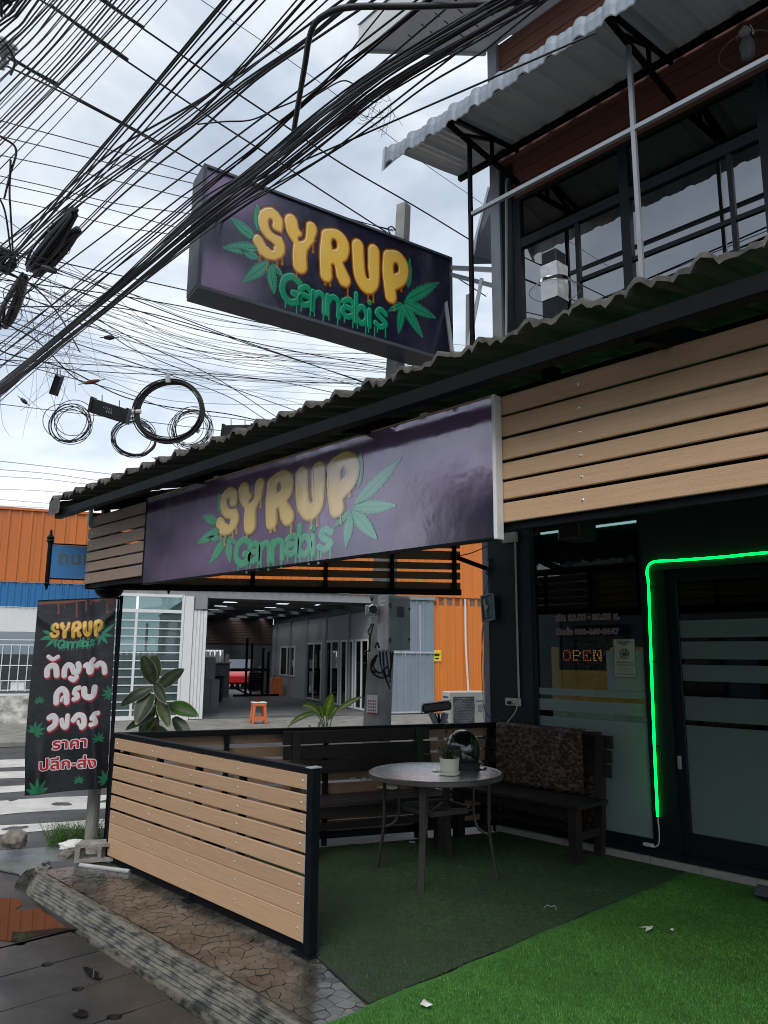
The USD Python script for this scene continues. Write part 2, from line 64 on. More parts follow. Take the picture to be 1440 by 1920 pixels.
# ------------------------------------------------------------------ mesh builder
class MB:
    def __init__(s): s.v, s.f, s.c, s.n = [], [], [], 0
    def raw(s, v, f, col=None):
        v = np.asarray(v, float); f = np.asarray(f, int)
        if f.shape[1] == 4: f = np.vstack([f[:, [0, 1, 2]], f[:, [0, 2, 3]]])
        s.v.append(v); s.f.append(f+s.n); s.n += len(v)
        s.c.append(np.tile(np.asarray(col if col is not None else (.5, .5, .5), float), (len(v), 1))); return s
    def tm(s, m, M=None, col=None):
        v = np.array(m.vertices)
        if M is not None: v = v @ np.asarray(M)[:3, :3].T + np.asarray(M)[:3, 3]
        return s.raw(v, m.faces, col)
    def par(s, o, ex, ey, ez, b=0.0, col=None):
        """box from corner o along three edges; b = chamfer in metres"""
        o, ex, ey, ez = (np.asarray(a, float) for a in (o, ex, ey, ez))
        if np.dot(np.cross(ex, ey), ez) < 0: o, ex = o+ex, -ex
        if b > 0:
            L = [np.linalg.norm(a) for a in (ex, ey, ez)]; u = [a/l for a, l in zip((ex, ey, ez), L)]; b = min(b, min(L)*.45)
            pts = []
            for i in (0, 1):
                for j in (0, 1):
                    for k in (0, 1):
                        c = V(i*L[0], j*L[1], k*L[2]); sg = V(1-2*i, 1-2*j, 1-2*k)*b
                        pts += [c+sg*(0, 1, 1), c+sg*(1, 0, 1), c+sg*(1, 1, 0)]
            hull = trimesh.convex.convex_hull(np.array(pts))
            return s.raw(o + hull.vertices @ np.array(u), hull.faces, col)
        p = [o+i*ex+j*ey+k*ez for k in (0, 1) for j in (0, 1) for i in (0, 1)]
        return s.raw(p, [[0, 2, 3, 1], [4, 5, 7, 6], [0, 1, 5, 4], [2, 6, 7, 3], [0, 4, 6, 2], [1, 3, 7, 5]], col)
    def box(s, x0, x1, y0, y1, z0, z1, b=0.0, col=None): return s.par((x0, y0, z0), (x1-x0, 0, 0), (0, y1-y0, 0), (0, 0, z1-z0), b, col)
    def bar(s, p, q, w, h=None, up=(0, 0, 1), b=0.0, col=None):
        p, q = np.asarray(p, float), np.asarray(q, float); h = w if h is None else h
        t = (q-p)/np.linalg.norm(q-p); a = np.cross(np.asarray(up, float), t)
        if np.linalg.norm(a) < 1e-3: a = np.cross(V(1, 0, 0), t)
        a /= np.linalg.norm(a); c = np.cross(t, a)
        return s.par(p-a*w/2-c*h/2, q-p, a*w, c*h, b, col)
    def tube(s, pts, r, n=6, cap=True, col=None):
        p = np.asarray(pts, float); k = len(p); t = np.gradient(p, axis=0); t /= np.linalg.norm(t, axis=1, keepdims=True)+1e-12
        a = np.cross(t, V(0, 0, 1)); bad = np.linalg.norm(a, axis=1) < .05; a[bad] = np.cross(t[bad], V(1, 0, 0))
        for i in range(1, k):
            if a[i] @ a[i-1] < 0: a[i] = -a[i]
        a /= np.linalg.norm(a, axis=1, keepdims=True); c = np.cross(t, a)
        th = np.arange(n)*2*np.pi/n; r = np.broadcast_to(r, (k,))
        v = p[:, None]+r[:, None, None]*(np.cos(th)[None, :, None]*a[:, None]+np.sin(th)[None, :, None]*c[:, None])
        i, j = np.meshgrid(np.arange(k-1), np.arange(n), indexing='ij')
        q = np.stack([i*n+j, i*n+(j+1) % n, (i+1)*n+(j+1) % n, (i+1)*n+j], -1).reshape(-1, 4)
        f = np.vstack([q[:, [0, 1, 2]], q[:, [0, 2, 3]]]); v = v.reshape(-1, 3)
        if cap:
            f = np.vstack([f, [[0, j+1, j] for j in range(1, n-1)], [[(k-1)*n, (k-1)*n+j, (k-1)*n+j+1] for j in range(1, n-1)]])
        return s.raw(v, f, col)
    def lathe(s, prof, c, n=24, axis=(0, 0, 1), col=None, closed=False):
        """profile of (radius, height)"""
        ax = V(*axis); ax /= np.linalg.norm(ax); a = np.cross(ax, V(1, 0, 0) if abs(ax[0]) < .9 else V(0, 1, 0)); a /= np.linalg.norm(a); b = np.cross(ax, a)
        th = np.arange(n)*2*np.pi/n; pr = np.asarray(prof, float); k = len(pr)
        v = np.asarray(c, float)+pr[:, 0][:, None, None]*(np.cos(th)[None, :, None]*a+np.sin(th)[None, :, None]*b)+pr[:, 1][:, None, None]*ax
        i, j = np.meshgrid(np.arange(k-1), np.arange(n), indexing='ij')
        q = np.stack([i*n+j, i*n+(j+1) % n, (i+1)*n+(j+1) % n, (i+1)*n+j], -1).reshape(-1, 4)
        return s.raw(v.reshape(-1, 3), q, col)
    def poly(s, pg, o, ex, ey, depth=0.0, col=None):
        """shapely polygon laid on the plane o + x*ex + y*ey, with thickness along ex x ey"""
        nz = np.cross(ex, ey); nz = nz/np.linalg.norm(nz)
        for g in getattr(pg, 'geoms', [pg]):
            if g.is_empty or g.geom_type != 'Polygon' or g.area < 1e-9: continue
            if depth:
                m = trimesh.creation.extrude_polygon(g, depth, engine='earcut')
                v = m.vertices; s.raw(np.asarray(o)+v[:, :1]*ex+v[:, 1:2]*ey+v[:, 2:]*nz, m.faces, col)
            else:
                v, f = trimesh.creation.triangulate_polygon(g, engine='earcut')
                e1, e2 = v[f[:, 1]]-v[f[:, 0]], v[f[:, 2]]-v[f[:, 0]]
                fl = e1[:, 0]*e2[:, 1]-e1[:, 1]*e2[:, 0] < 0; f = np.array(f); f[fl] = f[fl][:, ::-1]
                s.raw(np.asarray(o)+v[:, :1]*ex+v[:, 1:2]*ey, f, col)
        return s
    def build(s, name, mat, parent=None, smooth=None, colors=False):
        path = unique(name, parent); v, f, c = np.vstack(s.v), np.vstack(s.f), np.vstack(s.c)
        if parent is not None: v = v-ORIGIN.get(str(parent), V(0, 0, 0))
        m = usdkit.mesh(stage, path, (v, f), M[mat] if isinstance(mat, str) else mat, smooth if smooth else False)
        if colors:
            UsdGeom.PrimvarsAPI(m).CreatePrimvar('col', Sdf.ValueTypeNames.Color3fArray, 'vertex').Set(Vt.Vec3fArray.FromNumpy(c.astype(np.float32)))
        ORIGIN[path] = ORIGIN.get(str(parent), V(0, 0, 0)) if parent is not None else V(0, 0, 0)
        return path
USED, ORIGIN = {}, {}
def unique(name, parent=None):
    key = f'{parent or "/World"}/{name}'; k = USED.get(key, 0); USED[key] = k+1
    return key if k == 0 else f'{key}_{k:03d}'
def tag(path, label=None, cat=None, group=None, kind=None):
    p = stage.GetPrimAtPath(path)
    for k, val in (('label', label), ('category', cat), ('group', group), ('kind', kind)):
        if val: p.SetCustomDataByKey(k, val)
    return path
def thing(name, label, cat, loc=(0, 0, 0), group=None, kind=None):
    path = unique(name); x = UsdGeom.Xform.Define(stage, path); x.AddTranslateOp().Set(Gf.Vec3d(*map(float, loc))); ORIGIN[path] = V(*loc)
    return tag(path, label, cat, group, kind)
def struct(name, mb, mat, parent=None, smooth=None):
    p = mb.build(name, mat, parent, smooth)
    return tag(p, kind='structure') if parent is None else p
def smoothline(pts, n=24):
    """Catmull-Rom through the points"""
    p = np.asarray(pts, float)
    if len(p) == 2: return p[0]+(p[1]-p[0])*np.linspace(0, 1, n)[:, None]
    q = np.vstack([2*p[0]-p[1], p, 2*p[-1]-p[-2]]); out = []
    per = max(2, n//(len(p)-1))
    for i in range(len(p)-1):
        a, b, c, d = q[i:i+4]; t = np.linspace(0, 1, per, endpoint=False)[:, None]
        out.append(.5*((2*b)+(-a+c)*t+(2*a-5*b+4*c-d)*t*t+(-a+3*b-3*c+d)*t**3))
    return np.vstack(out+[p[-1:]])

# ------------------------------------------------------------------ materials
M = {}
def pm(name, col, rough=.5, col2=None, var=.18, scale=5.0, st=(1, 1, 1), bump=0.0, bscale=80.0, bst=(1, 1, 1), spec=.5, metal=0.0, coat=0.0, coatr=.08, rvar=0.0, lo=.3, hi=.7, detail=5.0, ior=1.5, rand=0.0):
    col = np.array(col, float); c1 = col*(1-var); c2 = np.array(col2, float) if col2 is not None else np.minimum(col*(1+var), .95)
    nodes = {'g': ('geometry', {}), 'mp': ('mapping', {'scale': st}), 'n': ('noise_texture', {'scale': scale, 'detail': detail, 'roughness': .6}),
             'r': ('rgb_ramp', {'ramp': [(lo, tuple(c1)), (hi, tuple(c2))]}),
             'p': ('principled_bsdf', {'roughness': rough, 'metallic': metal, 'specular_ior_level': spec, 'coat_weight': coat, 'coat_roughness': coatr, 'ior': ior})}
    links = [('g.position', 'mp.vector'), ('mp.vector', 'n.vector'), ('n.fac', 'r.fac')]
    if rand:
        nodes['oi'] = ('object_info', {}); nodes['mr'] = ('map_range', {'to_min': 1-rand, 'to_max': 1+rand}); nodes['hv'] = ('hsv', {'hue': .5, 'saturation': 1.0, 'fac': 1.0})
        links += [('oi.random', 'mr.value'), ('mr.result', 'hv.value'), ('r.color', 'hv.color'), ('hv.color', 'p.base_color')]
    else: links.append(('r.color', 'p.base_color'))
    if rvar:
        nodes['n3'] = ('noise_texture', {'scale': scale*.6, 'detail': 4, 'roughness': .6}); nodes['rr'] = ('map_range', {'from_min': .38, 'from_max': .62, 'to_min': max(.02, rough-rvar), 'to_max': min(1, rough+rvar), 'clamp': True})
        links += [('g.position', 'n3.vector'), ('n3.fac', 'rr.value'), ('rr.result', 'p.roughness')]
    if bump:
        nodes['mp2'] = ('mapping', {'scale': bst}); nodes['n2'] = ('noise_texture', {'scale': bscale, 'detail': 4, 'roughness': .6}); nodes['b'] = ('bump', {'strength': 1.0, 'distance': bump})
        links += [('g.position', 'mp2.vector'), ('mp2.vector', 'n2.vector'), ('n2.fac', 'b.height'), ('b.normal', 'p.normal')]
    M[name] = usdkit.material(stage, f'/World/Looks/{name}', nodes, links, surface='p.BSDF')
    return M[name]
def emit(name, col, strength):
    M[name] = usdkit.material(stage, f'/World/Looks/{name}', {'e': ('emission', {'color': col, 'strength': strength})}, [], surface='e.emission')
def pane(name, tint=(.75, .85, .85), refl_rough=0.0, ior=1.5, milky=0.0, milkcol=(.6, .7, .7)):
    nodes = {'t': ('transparent_bsdf', {'color': tint}), 'g': ('glossy_bsdf', {'color': (1, 1, 1), 'roughness': refl_rough}), 'f': ('fresnel', {'IOR': ior}), 'm': ('mix_closure', {})}
    links = [('f.fac', 'm.fac')]
    if milky:
        nodes['d'] = ('principled_bsdf', {'base_color': milkcol, 'roughness': .35}); nodes['tl'] = ('translucent_bsdf', {'color': milkcol}); nodes['m2'] = ('mix_closure', {'fac': .5}); nodes['m3'] = ('mix_closure', {'fac': milky})
        links += [('d.BSDF', 'm2.closure1'), ('tl.BSDF', 'm2.closure2'), ('t.BSDF', 'm3.closure1'), ('m2.closure', 'm3.closure2'), ('m3.closure', 'm.closure1'), ('g.BSDF', 'm.closure2')]
    else: links += [('t.BSDF', 'm.closure1'), ('g.BSDF', 'm.closure2')]
    M[name] = usdkit.material(stage, f'/World/Looks/{name}', nodes, links, surface='m.closure')

def leafmat(name, col, col2=None, rough=.4, trans=.3, scale=30):
    col = np.array(col); c2 = col2 if col2 is not None else tuple(col*1.5)
    M[name] = usdkit.material(stage, f'/World/Looks/{name}', {
        'at': ('attribute', {'attribute': 'col'}), 'g': ('geometry', {}), 'n': ('noise_texture', {'scale': scale, 'detail': 3}), 'r': ('rgb_ramp', {'ramp': [(.35, tuple(col)), (.68, tuple(c2))]}),
        'p': ('principled_bsdf', {'roughness': rough, 'specular_ior_level': .4}), 'tl': ('translucent_bsdf', {}), 'm': ('mix_closure', {'fac': trans})},
        [('g.position', 'n.vector'), ('n.fac', 'r.fac'), ('r.color', 'p.base_color'), ('r.color', 'tl.color'), ('p.BSDF', 'm.closure1'), ('tl.BSDF', 'm.closure2')], surface='m.closure')
def colmat(name, rough=.4, coat=0.0, trans=0.0, spec=.5, bump=0.0):
    """colour from the mesh's own print (primvar col), for flat print and for patterned leaves"""
    nodes = {'at': ('attribute', {'attribute': 'col'}), 'p': ('principled_bsdf', {'roughness': rough, 'coat_weight': coat, 'specular_ior_level': spec}), 'tl': ('translucent_bsdf', {}), 'm': ('mix_closure', {'fac': trans})}
    links = [('at.color', 'p.base_color'), ('at.color', 'tl.color'), ('p.BSDF', 'm.closure1'), ('tl.BSDF', 'm.closure2')]
    M[name] = usdkit.material(stage, f'/World/Looks/{name}', nodes, links, surface='m.closure')

colmat('print_ink', .3, .25, 0.0); colmat('print_vinyl', .4, .1, 0.0); colmat('leaf_pattern', .38, 0, .25); colmat('print_matt', .6)
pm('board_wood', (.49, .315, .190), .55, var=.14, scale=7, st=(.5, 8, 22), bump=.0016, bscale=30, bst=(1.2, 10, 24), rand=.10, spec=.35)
pm('board_fascia', (.62, .40, .235), .55, var=.10, scale=7, st=(.5, 8, 22), bump=.0016, bscale=30, bst=(1.2, 10, 24), rand=.05, spec=.35)  # fence board colour lifted to offset shade from the canopy
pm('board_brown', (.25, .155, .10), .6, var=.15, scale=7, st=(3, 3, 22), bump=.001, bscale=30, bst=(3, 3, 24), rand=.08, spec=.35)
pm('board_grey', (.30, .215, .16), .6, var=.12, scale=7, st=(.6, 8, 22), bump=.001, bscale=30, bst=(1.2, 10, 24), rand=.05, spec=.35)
pm('black_steel', (.005, .006, .008), .55, var=.3, scale=12, spec=.12)
pm('dark_wood', (.021, .016, .015), .5, spec=.25, var=.35, scale=5, st=(3, 3, 14), bump=.001, bscale=22, bst=(4, 4, 22), rand=.2)
pm('steel_grey', (.33, .35, .38), .45, var=.12, metal=.3)
pm('steel_light', (.34, .37, .41), .5, var=.1, metal=.2)
pm('screw_steel', (.75, .73, .68), .3, var=.05, metal=.9)
pm('shop_black', (.010, .014, .020), .6, var=.25, scale=3)
pm('grey_paint', (.27, .31, .37), .5, var=.1, scale=3)
pm('frame_black', (.009, .012, .017), .45, var=.2, spec=.25)
pm('siding_red', (.19, .075, .045), .5, var=.18, scale=6, st=(.7, 6, 14), rand=.08, bump=.001, bscale=20, bst=(1, 8, 20))
pm('soffit', (.70, .72, .74), .6, var=.06, scale=2)
pm('soffit_trim', (.55, .57, .57), .5, var=.12, scale=3)
pm('awning_tin', (.22, .255, .30), .6, var=.14, scale=6, metal=.15, rvar=.1)
pm('awning_tin_light', (.42, .45, .48), .32, var=.16, scale=8, metal=.4)
pm('awning_under_lit', (.62, .68, .72), .6, var=.08, scale=2); pm('sign_frame_dark', (.07, .08, .10), .45, var=.15); pm('floor_dark', (.11, .115, .12), .6, col2=(.17, .17, .17), var=.2, scale=1.5); pm('shutter_brown', (.09, .05, .045), .6, var=.15)
pm('canopy_tin', (.05, .045, .04), .6, col2=(.14, .125, .105), var=.35, scale=9, lo=.35, hi=.7)
pm('canopy_foil', (.045, .07, .055), .5, col2=(.15, .145, .13), var=.4, scale=3, st=(6, .5, 1), bump=.004, bscale=40)
pm('concrete', (.20, .195, .18), .7, col2=(.30, .29, .265), var=.3, scale=3, bump=.002, bscale=60)
pm('pole_concrete', (.29, .29, .28), .8, col2=(.38, .38, .36), var=.25, scale=4, bump=.0015, bscale=50)
pm('asphalt', (.055, .055, .06), .75, col2=(.10, .10, .105), var=.3, scale=1.2, bump=.004, bscale=150, rvar=.2)
pm('wet_asphalt', (.02, .02, .022), .3, col2=(.045, .044, .043), var=.3, scale=2.0, bump=.0025, bscale=110, rvar=.24)
pm('slab_wet', (.018, .0175, .017), .42, col2=(.048, .045, .040), var=.35, scale=2.6, bump=.0018, bscale=120, rvar=.3, spec=.5, rand=.12, coat=0.22, coatr=.2)
pm('rubble_wet', (.10, .12, .12), .35, col2=(.22, .24, .22), var=.4, scale=3, bump=.004, bscale=60, rvar=.2, coat=0.5)
pm('stamped_base', (.022, .024, .021), .3, col2=(.085, .078, .062), var=.3, scale=4.5, bump=.002, bscale=90, rvar=.2, coat=.7, coatr=.16)
pm('stone_brown', (.024, .022, .018), .16, col2=(.105, .098, .080), var=.35, scale=4.5, bump=.0022, bscale=70, rvar=.14, rand=.3, coat=.5, coatr=.2, lo=.34, hi=.66, detail=8)
pm('stone_dark', (.020, .021, .019), .16, col2=(.085, .080, .066), var=.35, scale=4.5, bump=.0022, bscale=70, rvar=.14, rand=.3, coat=.5, coatr=.16, lo=.34, hi=.66, detail=8)
pm('kerb_ribbed', (.032, .034, .028), .5, col2=(.145, .135, .105), var=.4, scale=20, st=(.5, 1, 1.3), bump=.004, bscale=90, lo=.38, hi=.58, detail=10, coat=.25, coatr=.2)
pm('road_paint', (.55, .54, .50), .6, col2=(.68, .67, .63), var=.2, scale=4)
pm('orange_tin', (.56, .16, .035), .42, var=.10, scale=.8, st=(1, 1, .4), rand=.04)
pm('orange_tin_bright', (.66, .19, .025), .4, var=.08, scale=.8, st=(1, 1, .4), rand=.04)
pm('blue_tin', (.025, .16, .38), .45, var=.12, scale=1, st=(1, 1, .4), rand=.05)
pm('grey_tin', (.19, .24, .285), .45, var=.12, scale=1, rand=.04)
pm('white_wall', (.72, .73, .73), .7, var=.05, scale=2)
pm('white_steel', (.74, .75, .75), .5, var=.05)
pm('dirty_white', (.30, .29, .25), .8, col2=(.70, .69, .66), var=.4, scale=3, lo=.36, hi=.6, st=(1, 1, 1.2))
pm('inside_grey', (.25, .26, .27), .7, var=.1)
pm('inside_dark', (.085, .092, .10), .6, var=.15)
pm('inside_white', (.36, .37, .40), .7, var=.06)
pm('cable_black', (.016, .016, .018), .45, var=.2, scale=20)
pm('cable_grey', (.05, .053, .060), .45, var=.2, scale=20)
pm('closure_black', (.02, .022, .026), .5, var=.2, scale=10)
pm('plastic_black', (.012, .012, .014), .35, var=.2)
pm('helmet_black', (.006, .006, .007), .08, var=.1, coat=1.0)
pm('white_plastic', (.68, .68, .65), .4, var=.05)
pm('pot_cream', (.60, .58, .50), .45, var=.08, scale=10)
pm('stool_orange', (.62, .17, .06), .4, var=.06)
pm('car_red', (.50, .02, .02), .2, var=.05, coat=.8)
pm('rubber', (.02, .02, .02), .7, var=.2)
pm('galv', (.42, .43, .45), .45, col2=(.55, .54, .55), var=.12, scale=5, metal=.25)
pm('meter_door', (.30, .38, .38), .25, col2=(.42, .48, .46), var=.15, scale=4, metal=.2)
pm('rust', (.16, .06, .025), .8, var=.4, scale=30)
pm('tile_sill', (.36, .34, .31), .35, var=.1, scale=10)
pm('rock', (.13, .115, .09), .8, col2=(.26, .235, .19), var=.35, scale=12, bump=.004, bscale=40)
pm('block_grey', (.22, .21, .19), .85, col2=(.32, .31, .28), var=.3, scale=15, bump=.003, bscale=70)
pm('weathered_post', (.22, .22, .20), .8, col2=(.32, .31, .28), var=.3, scale=6, st=(4, 4, .6), bump=.002, bscale=50)
pm('camo', (.028, .015, .012), .55, col2=(.17, .105, .075), var=.3, scale=26, lo=.47, hi=.60, detail=6, st=(1, 1, 1.6))
pm('twig', (.09, .06, .04), .8, var=.2)
pm('stem_green', (.22, .26, .12), .5, var=.2)
pm('foil_steel', (.62, .63, .64), .36, var=.12, metal=.6)
pm('screen_dark', (.008, .009, .011), .2, var=.2)
pm('turf_base_dark', (.022, .034, .020), .9, var=.3, scale=8)
pm('turf_base_bright', (.035, .13, .018), .9, var=.3, scale=8)
pm('blind', (.012, .02, .02), .6, var=.15, scale=2)
pm('water_mud', (.030, .016, .012), .015, var=.1, spec=.5)
emit('neon_green', (.0, 1.0, .085), 2.1)
emit('led_red', (1.0, .10, .03), 1.0); emit('led_amber', (1.0, .32, .10), 1.1); emit('glow_white', (.85, .95, 1.0), .9)
pane('glass_clear', (.86, .92, .91)); pane('glass_shop', (.50, .62, .60), 0.0, 1.5); pane('glass_dark', (.30, .36, .38), 0.0, 2.0)
pane('frost_lit', (.35, .42, .41), .3, 1.5, milky=.85, milkcol=(.52, .66, .63)); pane('glass_frost', (.35, .42, .41), .25, 1.5, milky=.72, milkcol=(.38, .50, .48)); pane('glass_upper', (.10, .12, .14), 0.0, 3.2); pane('glass_teal', (.45, .56, .55), .02, 1.6, milky=.25, milkcol=(.25, .33, .33))  # window bands use a lighter frost copy, daylight put into its colour
M['glass_table'] = usdkit.material(stage, '/World/Looks/glass_table', {'g': ('geometry', {}), 'v': ('voronoi_texture', {'scale': 70, 'feature': 'smooth_f1'}), 'b': ('bump', {'strength': .55, 'distance': .006}), 't': ('transparent_bsdf', {'color': (.5, .6, .62)}), 'd': ('diffuse_bsdf', {'color': (.72, .82, .86)}), 'gl': ('glossy_bsdf', {'color': (1, 1, 1), 'roughness': .22}), 'f': ('fresnel', {'IOR': 1.7}), 'm': ('mix_closure', {'fac': .8}), 'm2': ('mix_closure', {})},
    [('g.position', 'v.vector'), ('v.distance', 'b.height'), ('b.normal', 'gl.normal'), ('t.BSDF', 'm.closure1'), ('d.BSDF', 'm.closure2'), ('f.fac', 'm2.fac'), ('m.closure', 'm2.closure1'), ('gl.BSDF', 'm2.closure2')], surface='m2.closure'); pane('bell_clear', (.97, .98, .98), 0.0, 1.25)

# purple smoke: print on the box sign, painted sky haze on the front
def smoke(name, dark, light, scale, loc, lo, hi, rough=.22, spec=.6):
    M[name] = usdkit.material(stage, f'/World/Looks/{name}', {
        'g': ('geometry', {}), 'mp': ('mapping', {'location': loc, 'scale': (1, 1, 1)}), 'n': ('noise_texture', {'scale': scale, 'detail': 2.5, 'roughness': .45, 'distortion': .6}),
        'r': ('rgb_ramp', {'ramp': [(lo, dark), (hi, light)]}), 'n2': ('noise_texture', {'scale': 7, 'detail': 4}), 'mr': ('map_range', {'from_min': .3, 'from_max': .7, 'to_min': rough*.7, 'to_max': rough*1.4}),
        'n4': ('noise_texture', {'scale': 14, 'detail': 2}), 'b': ('bump', {'strength': 1.0, 'distance': .0015}),
        'p': ('principled_bsdf', {'specular_ior_level': spec, 'ior': 1.5})},
        [('g.position', 'mp.vector'), ('mp.vector', 'n.vector'), ('n.fac', 'r.fac'), ('r.color', 'p.base_color'), ('g.position', 'n2.vector'), ('n2.fac', 'mr.value'), ('mr.result', 'p.roughness'),
         ('g.position', 'n4.vector'), ('n4.fac', 'b.height'), ('b.normal', 'p.normal')], surface='p.BSDF')

def glossprint(name, rough, ior, rvar=0.0):
    M[name] = usdkit.material(stage, f'/World/Looks/{name}', {'at': ('attribute', {'attribute': 'col'}), 'g': ('geometry', {}), 'n': ('noise_texture', {'scale': 5, 'detail': 4}), 'mr': ('map_range', {'from_min': .35, 'from_max': .65, 'to_min': rough*.6, 'to_max': rough*1.5}),
        'n4': ('noise_texture', {'scale': 9, 'detail': 2}), 'b': ('bump', {'strength': 1.0, 'distance': .0012}), 'p': ('principled_bsdf', {'ior': ior, 'specular_tint': (1.0, .90, 1.0)})},
        [('at.color', 'p.base_color'), ('g.position', 'n.vector'), ('n.fac', 'mr.value'), ('mr.result', 'p.roughness'), ('g.position', 'n4.vector'), ('n4.fac', 'b.height'), ('b.normal', 'p.normal')], surface='p.BSDF')
glossprint('print_front', .11, 2.5); glossprint('print_box', .2, 1.75)
smoke('sign_haze_front', (.014, .010, .022), (.19, .145, .235), .75, (4.1, 0, 2.3), .30, .46)
smoke('sign_print_box', (.016, .015, .035), (.20, .15, .25), 1.1, (1.3, 2.0, 5.1), .52, .68)
smoke('banner_vinyl', (.008, .009, .012), (.012, .012, .017), 2, (0, 0, 0), .3, .7, rough=.30, spec=.5)
YF, YW = 2.774, 5.965
def side_x(y): return -6.0+.42*(y-2.78)           # the lot's skewed left side
# ================================================================== ground
struct('street_ground', MB().raw([(-400, -400, -.15), (400, -400, -.15), (400, 400, -.15), (-400, 400, -.15)], [[0, 1, 2, 3]]), 'asphalt')
def wobble(pg, amp, step, seed, sc=3.0):
    import meshkit
    ring = pg.exterior.segmentize(step); p = np.array(ring.coords)
    q = np.c_[p, np.zeros(len(p))]*sc
    d = np.c_[meshkit.fbm(q, 3, seed), meshkit.fbm(q+50, 3, seed)]-.5
    return Polygon(p+d*2*amp).buffer(0)
X3, Y3 = V(1, 0, 0), V(0, 1, 0)
pav = Polygon([(-7.3, -3), (-5.05, -3), (-5.05, 2.3), (-6.2, 2.3), (-6.9, 2.75), (-7.0, 2.2), (-7.3, 1.2)])
struct('pavement', MB().poly(wobble(pav, .03, .1, 3), V(0, 0, -.104), X3, Y3), 'wet_asphalt')
pave_r = MB().raw([(-5.06, -6, -.146), (8, -6, -.146), (8, 2.3, -.146), (-5.06, 2.3, -.146)], [[0, 1, 2, 3]])
struct('drain_channel', pave_r, 'frame_black')  # flat black sheet in place of the shade under the slabs
pv2 = MB().box(-5.06, 8, -6, .35, -.145, -.104); struct('pavement', pv2, 'wet_asphalt')
cov = thing('drain_cover_row', 'row of worn wet concrete drain slabs with round lifting holes beside the kerb', 'drain cover', (-4, 1.2, -.1))
xs = [-5.03+.4235*i for i in range(0, 12)]
for i in range(len(xs)-1):
    g = .006
    sl = sbox(xs[i]+g, .37, xs[i+1]-g, 2.13+random.uniform(-.02, .015))
    for hy in (1.83, 1.08):
        for hx in (xs[i], xs[i+1]): sl = sl.difference(affinity.scale(Point(hx, hy).buffer(.036, 6), 1, .85))
    sl = wobble(sl, .006, .05, i, 9)
    dz = random.uniform(-.004, .004)
    cov_s = MB().poly(sl, V(0, 0, -.144), X3, Y3, .044+dz)
    cov_s.build('slab', 'slab_wet', cov)
pud = [(-60, 1672), (0, 1683), (38, 1685), (42, 1696), (25, 1707), (65, 1705), (68, 1690), (85, 1705), (110, 1728), (138, 1740), (60, 1757), (30, 1766), (0, 1762), (-80, 1790)]
pp = [onZ(x, y, -.1)[:2] for x, y in pud]
tag(MB().poly(Polygon(pp).buffer(.03).buffer(-.03), V(0, 0, -.1005), X3, Y3).build('puddle', 'water_mud'), kind='structure')
for k, (px_, py_, rx, ry) in enumerate([(172, 1826, .10, .028), (150, 1900, .06, .03)]):
    c = onZ(px_, py_, -.1); w = wobble(affinity.scale(Point(c[0], c[1]).buffer(1, 16), rx, ry), .025, .03, 20+k, 8)
    tag(MB().poly(w, V(0, 0, -.0945), X3, Y3).build('puddle', pm('water_dark', (.012, .011, .010), .03, var=.1) if k == 0 else 'water_dark'), kind='structure')
# rubble corner beside the kerb end
rb = Polygon([onZ(x, y, -.1)[:2] for x, y in ((-40, 1600), (60, 1592), (110, 1588), (150, 1600), (165, 1625), (100, 1640), (45, 1652), (20, 1640), (0, 1628), (-60, 1640))])
struct('broken_pavement', MB().poly(wobble(rb, .05, .08, 5, 4), V(0, 0, -.1), X3, Y3, .012), 'rubble_wet')
# terrace floor and its ribbed kerb
tf = Polygon([(-6.16, 2.30), (5, 2.30), (5, 6.0), (-4.5, 6.0), (-6.05, 2.75)])
terr = MB().poly(tf, V(0, 0, -.15), X3, Y3, .144).build('terrace_floor', 'stamped_base'); tag(terr, kind='structure')
kb = MB()
prof = [(2.32, -.15), (2.32, .001)]
n = 8
for i in range(n+1):
    t = i/n; y = 2.285-.105*t; z = .002-.012*t-.085*max(0, (t-.25)/.75)**1.15
    prof += [(y, z), (y-.006, z-.004), (y-.006, z-.0075), (y-.001, z-.0085)] if i < n else [(y, z-.01)]
prof += [(2.165, -.15)]
kp = Polygon([(a, b) for a, b in prof]).buffer(0)
xs_k = np.arange(-6.22, 5.01, .06); ring = np.array(kp.exterior.coords)[:-1]; K = len(ring)
import meshkit
vv = np.concatenate([np.c_[np.full(K, x), ring] for x in xs_k]); dn = meshkit.fbm(vv*V(5, 14, 14), 4, 11)-.5
top = vv[:, 2] > -.14; dn2 = meshkit.fbm(vv*V(22, 60, 60), 3, 5)-.5; vv[top, 2] += dn[top]*.014+dn2[top]*.007; vv[top, 1] += dn[top]*.012+dn2[top]*.007
vv[:, 1] += np.where(vv[:, 0] < -5.9, (-5.9-vv[:, 0])**2*1.2, 0)
i, j = np.meshgrid(np.arange(len(xs_k)-1), np.arange(K), indexing='ij')
q = np.stack([i*K+j, (i+1)*K+j, (i+1)*K+(j+1) % K, i*K+(j+1) % K], -1).reshape(-1, 4)
cap = trimesh.creation.triangulate_polygon(kp, engine='earcut')
kb.raw(vv, q); kb.raw(np.c_[np.full(K, -6.22), ring], np.array([[k, (k+1) % K, K//2] for k in range(K)]))
struct('kerb', kb, 'kerb_ribbed')
